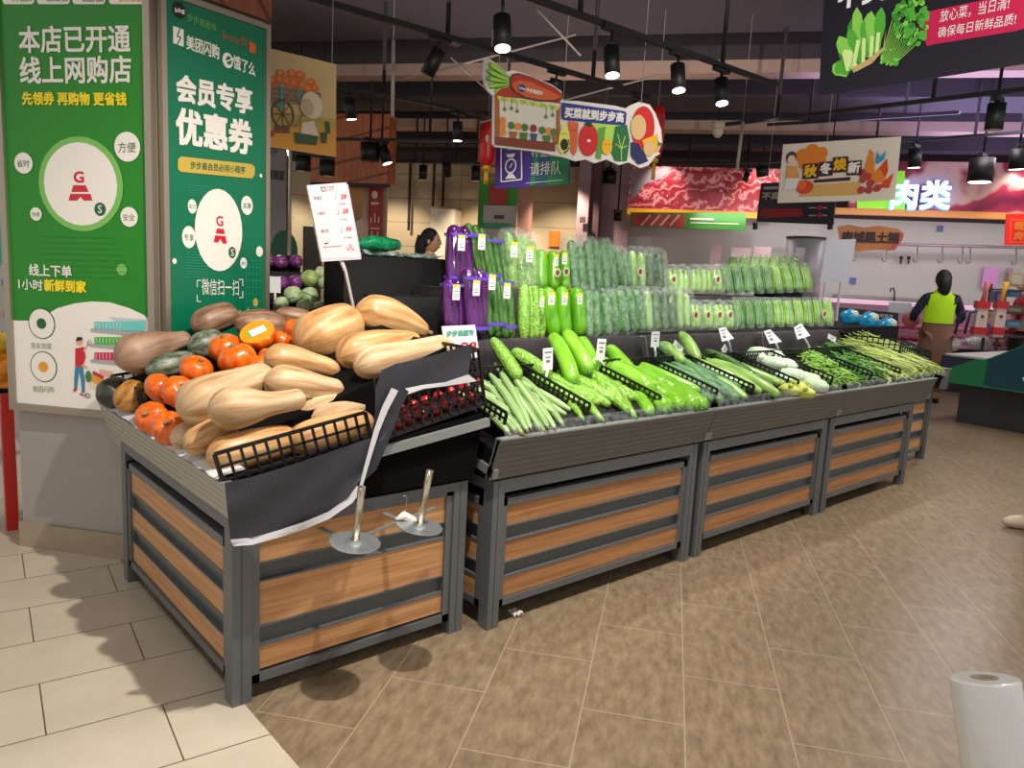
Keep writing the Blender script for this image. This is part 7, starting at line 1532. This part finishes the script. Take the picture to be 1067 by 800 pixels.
tall(1018, 293, 1031, 352, C('packet_rose', 206, 110, 110), 'tall cream packet with red bands and a rose-coloured top'); tall(1038, 293, 1050, 352, C('packet_yellow', 232, 170, 50), 'tall cream packet with red bands and a yellow top')
# trolley handle beside the worker
mb = MB()
for du in (0, 10): mb.tube([PA(x + du, y, 9.6) for x, y in ((1008, 324), (1001, 326), (995, 348))], .014, C('trolley_blue', 34, 40, 70), 8)
tag(mb.build('trolley_handle'), 'dark blue trolley handle held by the worker in the yellow vest', 'trolley')
# left-edge fruit and poster
t = thing('poster_board', PD(2, 280, 5.6), 'cyan and white poster cut by the left edge behind the pillar', 'poster'); S = Sheet(PD(-10, 280, 5.6), _x - V((0, 0, _x.z)), (0, 0, 1), .002); S.board([(-60, 195), (10.5, 195), (13, 345), (-60, 345)], C('poster_offwhite', 206, 200, 200), .02, 'board', t); S.poly([(-60, 195), (10.5, 195), (11.5, 262), (2, 275), (-60, 280)], C('poster_cyan', 60, 196, 176), 1); S.text('家', (2, 297), (9, 297), 6, C('poster_blue', 70, 150, 190), .02, 2, 2); S.text('鲜生活', (-14, 331), (10, 330), 6, C('print_red2', 0, 0, 0), 0, 2, 2); S.done('print', t)
of = mat('orange_fruit', lin(232, 140, 24), .35, noise=.08, nscale=60, bump=.15)
for i, (u, v, lb) in enumerate(((3, 356, 'pale yellow fruit topmost at the left edge'), (0, 372, 'orange fruit at the left edge under the pale one'), (9, 383, 'orange fruit touching the pillar frame'), (1, 394, 'orange fruit in the middle of the heap at the left edge'), (9, 405, 'orange fruit low against the pillar frame'), (-1, 412, 'orange fruit lowest at the left edge'))):
    P = PD(u, v, 4.6); mb = MB(); mb.ball(P, (.062, .062, .058), of if i else C('fruit_yellow', 226, 196, 60, .4), 16, 10); o = mb.build('orange_fruit', origin=P); tag(o, lb, 'fruit'); mb = MB(); mb.cyl(P + V((0, 0, .055)), P + V((0, 0, .063)), .006, stem_m, 6); mb.build('stem', o)
t = thing('fruit_stand', PD(-5, 430, 4.6), 'fruit stand with a red corner post at the left edge', 'stand'); p = PD(-30, 420, 4.7); mb = MB(); q = PD(14, 430, 4.5); top_z = PD(5, 418, 4.6).z
L_ = PD(-90, 430, 4.6); mb.quadbox([V((q.x, q.y, .5)), V((q.x + .3, q.y + .5, .5)), V((L_.x, L_.y + .9, .5)), V((L_.x, L_.y, .5)), V((q.x, q.y, top_z)), V((q.x + .3, q.y + .5, top_z)), V((L_.x, L_.y + .9, top_z)), V((L_.x, L_.y, top_z))], void); mb.build('tray', t)
b = PZ(13, 551); mb = MB(); mb.bar((b.x, b.y, 0), (b.x, b.y, .66), .05, .05, C('post_red', 196, 36, 30, .4)); mb.build('post', t)
# tape scrap under the second stand, bit of plastic
mb = MB(); P = PZ(540, 641, .012)
rows = []
for i in range(7): rows.append([P + V(((j - 3) * .008, (i - 3) * .008 + .02, .012 * abs(math.sin(i * 1.7 + j * 2.1)))) for j in range(7)])
mb.grid(rows, plw); tag(mb.build('plastic_scrap'), 'small crumpled clear plastic scrap on the floor under the stand', 'litter')
# ---- film roll at the bottom right
tp = PD(1026, 706, 1.36); bt = PD(1043, 830, 1.33); ax = (bt - tp).normalized(); bt = tp + ax * .32; r = .0565
t = thing('plastic_bag_roll', bt, 'thick white roll of plastic bags with a brown core at the bottom right corner', 'bag roll'); wr = mat('roll_plastic', lin(226, 228, 226), .22, coat=.6, spec=.6, noise=.04, nscale=9)
mb = MB(); n = 48; rr = [.024, .0535, r, r, .024]; a_ = ax.cross(V((0, 1, 0))).normalized(); b_2 = ax.cross(a_); prof = [(0.022, .0), (.05, -.0), (r - .002, .0008), (r, .004), (r, .316), (r - .003, .32), (.022, .32)]
n0 = len(mb.v)
for rad, d in prof:
    for j in range(n): th = 2 * PI * j / n; mb.v.append(tp + ax * d + (a_ * math.cos(th) + b_2 * math.sin(th)) * rad)
for i in range(len(prof) - 1):
    for j in range(n): j2 = (j + 1) % n; A = n0 + i * n; mb.face((A + j, A + j2, A + n + j2, A + n + j), wr, None, i in (2, 3))
mb.build('film', t)
mb = MB(); n0 = 0; prof = [(.022, .32), (.022, -.001), (.0125, -.001), (.0125, .32)]
for rad, d in prof:
    for j in range(n): th = 2 * PI * j / n; mb.v.append(tp + ax * d + (a_ * math.cos(th) + b_2 * math.sin(th)) * rad)
for i in range(3):
    for j in range(n): j2 = (j + 1) % n; A = i * n; mb.face((A + j, A + j2, A + n + j2, A + n + j), C('core_cardboard', 150, 132, 112, .8), None, True)
mb.build('core', t)
mb = MB(); mb.cyl(tp + ax * .03, bt + ax * .06, .008, rod_m, 14); mb.cyl(bt, bt + ax * .004, .075, zinc, 32); mb.build('spindle', t)
# ================================================================== PEOPLE
def skin_obj(name, joints, edges, m, parent, root=0, sub=2):
    me = bpy.data.meshes.new(name); o0 = W0(parent)
    me.from_pydata([tuple(V(p) - o0) for p, r in joints], edges, []); me.materials.append(m)
    o = bpy.data.objects.new(name, me); COL.objects.link(o); o.parent = parent
    md = o.modifiers.new('skin', 'SKIN'); md.use_smooth_shade = True
    for i, (p, r) in enumerate(joints):
        sv = me.skin_vertices[0].data[i]; rr = r if hasattr(r, '__len__') else (r, r); sv.radius = rr; sv.use_root = (i == root)
    s = o.modifiers.new('sub', 'SUBSURF'); s.levels = sub; s.render_levels = sub
    return o
def person(base, face, hgt, label, top_c, leg_c, vest_c=None, hair_long=True, arms='reach', shoe_c=None):
    """standing figure; face = direction the person looks towards"""
    b = V(base); f = V((face[0], face[1], 0)).normalized(); s = f.cross(V((0, 0, 1))); k = hgt / 1.62
    t = thing('person', b, label, 'person')
    sk = C('skin_tone', 206, 160, 132, .5); P = lambda x, y, z: b + s * (x * k) + f * (y * k) + V((0, 0, z * k))
    if arms == 'reach': hl, el, hr, er = P(-.23, .22, 1.0), P(-.27, .04, 1.08), P(.34, .42, 1.0), P(.30, .12, 1.08)
    elif arms == 'back': hl, el, hr, er = P(-.24, -.12, .80), P(-.26, -.1, 1.05), P(.24, -.12, .80), P(.26, -.1, 1.05)
    else: hl, el, hr, er = P(-.25, .10, .80), P(-.27, .0, 1.05), P(.25, .10, .80), P(.27, .0, 1.05)
    J = [(P(0, 0, .92), (.13, .10)), (P(0, 0, 1.12), (.12, .09)), (P(0, 0, 1.30), (.14, .09)), (P(0, 0, 1.40), (.05, .05)), (P(0, .01, 1.46), (.05, .055)),
         (P(-.17, 0, 1.30), .05), (el, .038), (hl, .028), (P(.17, 0, 1.30), .05), (er, .038), (hr, .028),
         (P(-.09, 0, .84), .085), (P(-.10, .01, .47), .055), (P(-.10, -.01, .07), .04), (P(-.10, .13, .035), .035), (P(.09, 0, .84), .085), (P(.10, .01, .47), .055), (P(.10, -.01, .07), .04), (P(.10, .13, .035), .035)]
    E = [(0, 1), (1, 2), (2, 3), (3, 4), (2, 5), (5, 6), (6, 7), (2, 8), (8, 9), (9, 10), (0, 11), (11, 12), (12, 13), (13, 14), (0, 15), (15, 16), (16, 17), (17, 18)]
    skin_obj('body', J, E, sk, t)
    # head with face
    hc = P(0, .02, 1.52); mb = MB(); rot = Matrix((s, f, V((0, 0, 1)))).transposed()
    mb.ball(hc, (.075 * k, .092 * k, .112 * k), sk, 18, 14, rot); mb.ball(hc + f * .092 * k - V((0, 0, .012)), (.014, .02, .022), sk, 8, 6, rot)
    for q in (-1, 1): mb.ball(hc + s * (q * .076 * k), (.012, .02, .03), sk, 8, 6, rot)
    mb.build('head', t)
    mb = MB()
    for q in (-1, 1): mb.ball(hc + f * .084 * k + s * (q * .03 * k) + V((0, 0, .012)), (.011, .006, .007), C('eye_dark', 30, 24, 22), 8, 6, rot)
    mb.ball(hc + f * .086 * k - V((0, 0, .052 * k)), (.024, .008, .008), C('lip_tone', 170, 90, 84), 8, 6, rot); mb.build('face', t)
    hair = C('hair_black', 20, 16, 18, .7); mb = MB(); mb.ball(hc + V((0, 0, .025)) - f * .022, (.088 * k, .098 * k, .112 * k), hair, 18, 12, rot)
    if hair_long: mb.tube([P(0, -.05, 1.56), P(0, -.08, 1.46), P(0, -.09, 1.38), P(0, -.09, 1.33)], [.078 * k, .074 * k, .062 * k, .03 * k], hair, 14)
    mb.build('hair', t)
    # hands: palm with five fingers
    for hp, ep, q in ((hl, el, -1), (hr, er, 1)):
        d = (hp - ep).normalized(); w = d.cross(V((0, 0, 1))).normalized(); up = w.cross(d); mb = MB(); mb.tube([hp, hp + d * .04, hp + d * .075], [.024, .032, .028], sk, 10, True, flat=.5)
        for i, L in enumerate((.06, .068, .064, .05)):
            o = hp + d * .07 + w * (.018 * (i - 1.5)); mb.tube([o, o + d * L * .5, o + d * L * .85 - up * .018], [.0085, .008, .006], sk, 7)
        o = hp + d * .02 - w * (q * .028); mb.tube([o, o + d * .03 - w * (q * .018), o + d * .055 - w * (q * .014)], [.010, .009, .007], sk, 7); mb.build('hand', t)
    # clothes
    inf = lambda r, g: (r[0] + g, r[1] + g) if hasattr(r, '__len__') else r + g
    top = [(P(0, 0, .88), (.15, .115)), (J[1][0], (.145, .11)), (J[2][0], (.165, .105)), (P(0, 0, 1.385), (.07, .065)), (J[5][0], .066), (el, .054), (el.lerp(hl, .85), .042), (J[8][0], .066), (er, .054), (er.lerp(hr, .85), .042)]
    skin_obj('jacket', top, [(0, 1), (1, 2), (2, 3), (2, 4), (4, 5), (5, 6), (2, 7), (7, 8), (8, 9)], top_c, t)
    if vest_c:
        mb = MB(); zz = (1.0, 1.06, 1.14, 1.26, 1.34, 1.39); ww = (.165, .168, .168, .178, .16, .08); dd = (.15, .15, .145, .14, .125, .09); rows = []
        for z, w_, d__ in zip(zz, ww, dd): 
            ring = [P(w_ * math.cos(2 * PI * i / 24), d__ * math.sin(2 * PI * i / 24), z + (.0 if z < 1.3 else 0)) for i in range(24)]; ring.append(ring[0]); rows.append(ring)
        mb.grid(rows, vest_c); mb.build('vest', t); mb = MB(); rows = []
        for z, w_, d__ in ((.50, .20, .16), (.7, .19, .155), (.9, .175, .145), (1.03, .155, .13)):
            ring = [P(w_ * math.cos(2 * PI * i / 24) * (1 + .03 * (i % 2)), d__ * math.sin(2 * PI * i / 24) * (1 + .03 * (i % 2)), z) for i in range(24)]; ring.append(ring[0]); rows.append(ring)
        mb.grid(rows, leg_c); mb.build('apron', t)
    lg = [(P(0, 0, .90), (.145, .12)), (P(-.09, 0, .82), .105), (P(-.10, .01, .47), .078), (P(-.10, -.01, .12), .062), (P(.09, 0, .82), .105), (P(.10, .01, .47), .078), (P(.10, -.01, .12), .062)]
    skin_obj('trousers', lg, [(0, 1), (1, 2), (2, 3), (0, 4), (4, 5), (5, 6)], leg_c, t)
    for q in (-1, 1): mb = MB(); mb.ball(P(q * .10, .07, .04), (.045, .12, .042), shoe_c or C('shoe_dark', 34, 30, 30), 12, 8, rot); mb.build('shoe', t)
    return t
def ground(u, d):       # floor point under pixel column u at depth d
    p = PD(u, 300, d); return V((p.x, p.y, 0))
g = ground(982, 9.2)
person(g, (E1.x, E1.y), 1.60, 'person seen from behind in a fluorescent yellow vest over navy sleeves at the meat counter', C('jacket_navy', 30, 36, 66), C('trousers_brown', 140, 100, 80), C('vest_yellow', 176, 226, 10, .5, emit=.1), True)
g = ground(1068, 10.0)
person(g, (-.2, 1, 0), 1.64, 'person in red with black hair behind the snack shelf at the right edge', C('jacket_red', 190, 44, 44), C('trousers_dark', 50, 46, 50), None, False, 'down')
g = ground(446, 8.0)
person(g, (.55, -.85, 0), 1.71, 'person with tied black hair behind the black block, only the head showing', C('jacket_grey', 70, 66, 70), C('trousers_dark', 0, 0, 0), None, True, 'down')
# passer-by standing just past the right edge, the toe of one pale shoe in view
b = PZ(1088, 557); bf_ = V((-_x.x, -_x.y, 0)).normalized()
person(b, (bf_.x, bf_.y), 1.6, 'passer-by beyond the right edge, only a pale shoe tip showing', C('coat_beige', 180, 160, 140), C('trousers_slate', 70, 74, 84), None, False, 'back', C('shoe_cream', 216, 196, 174, .5))
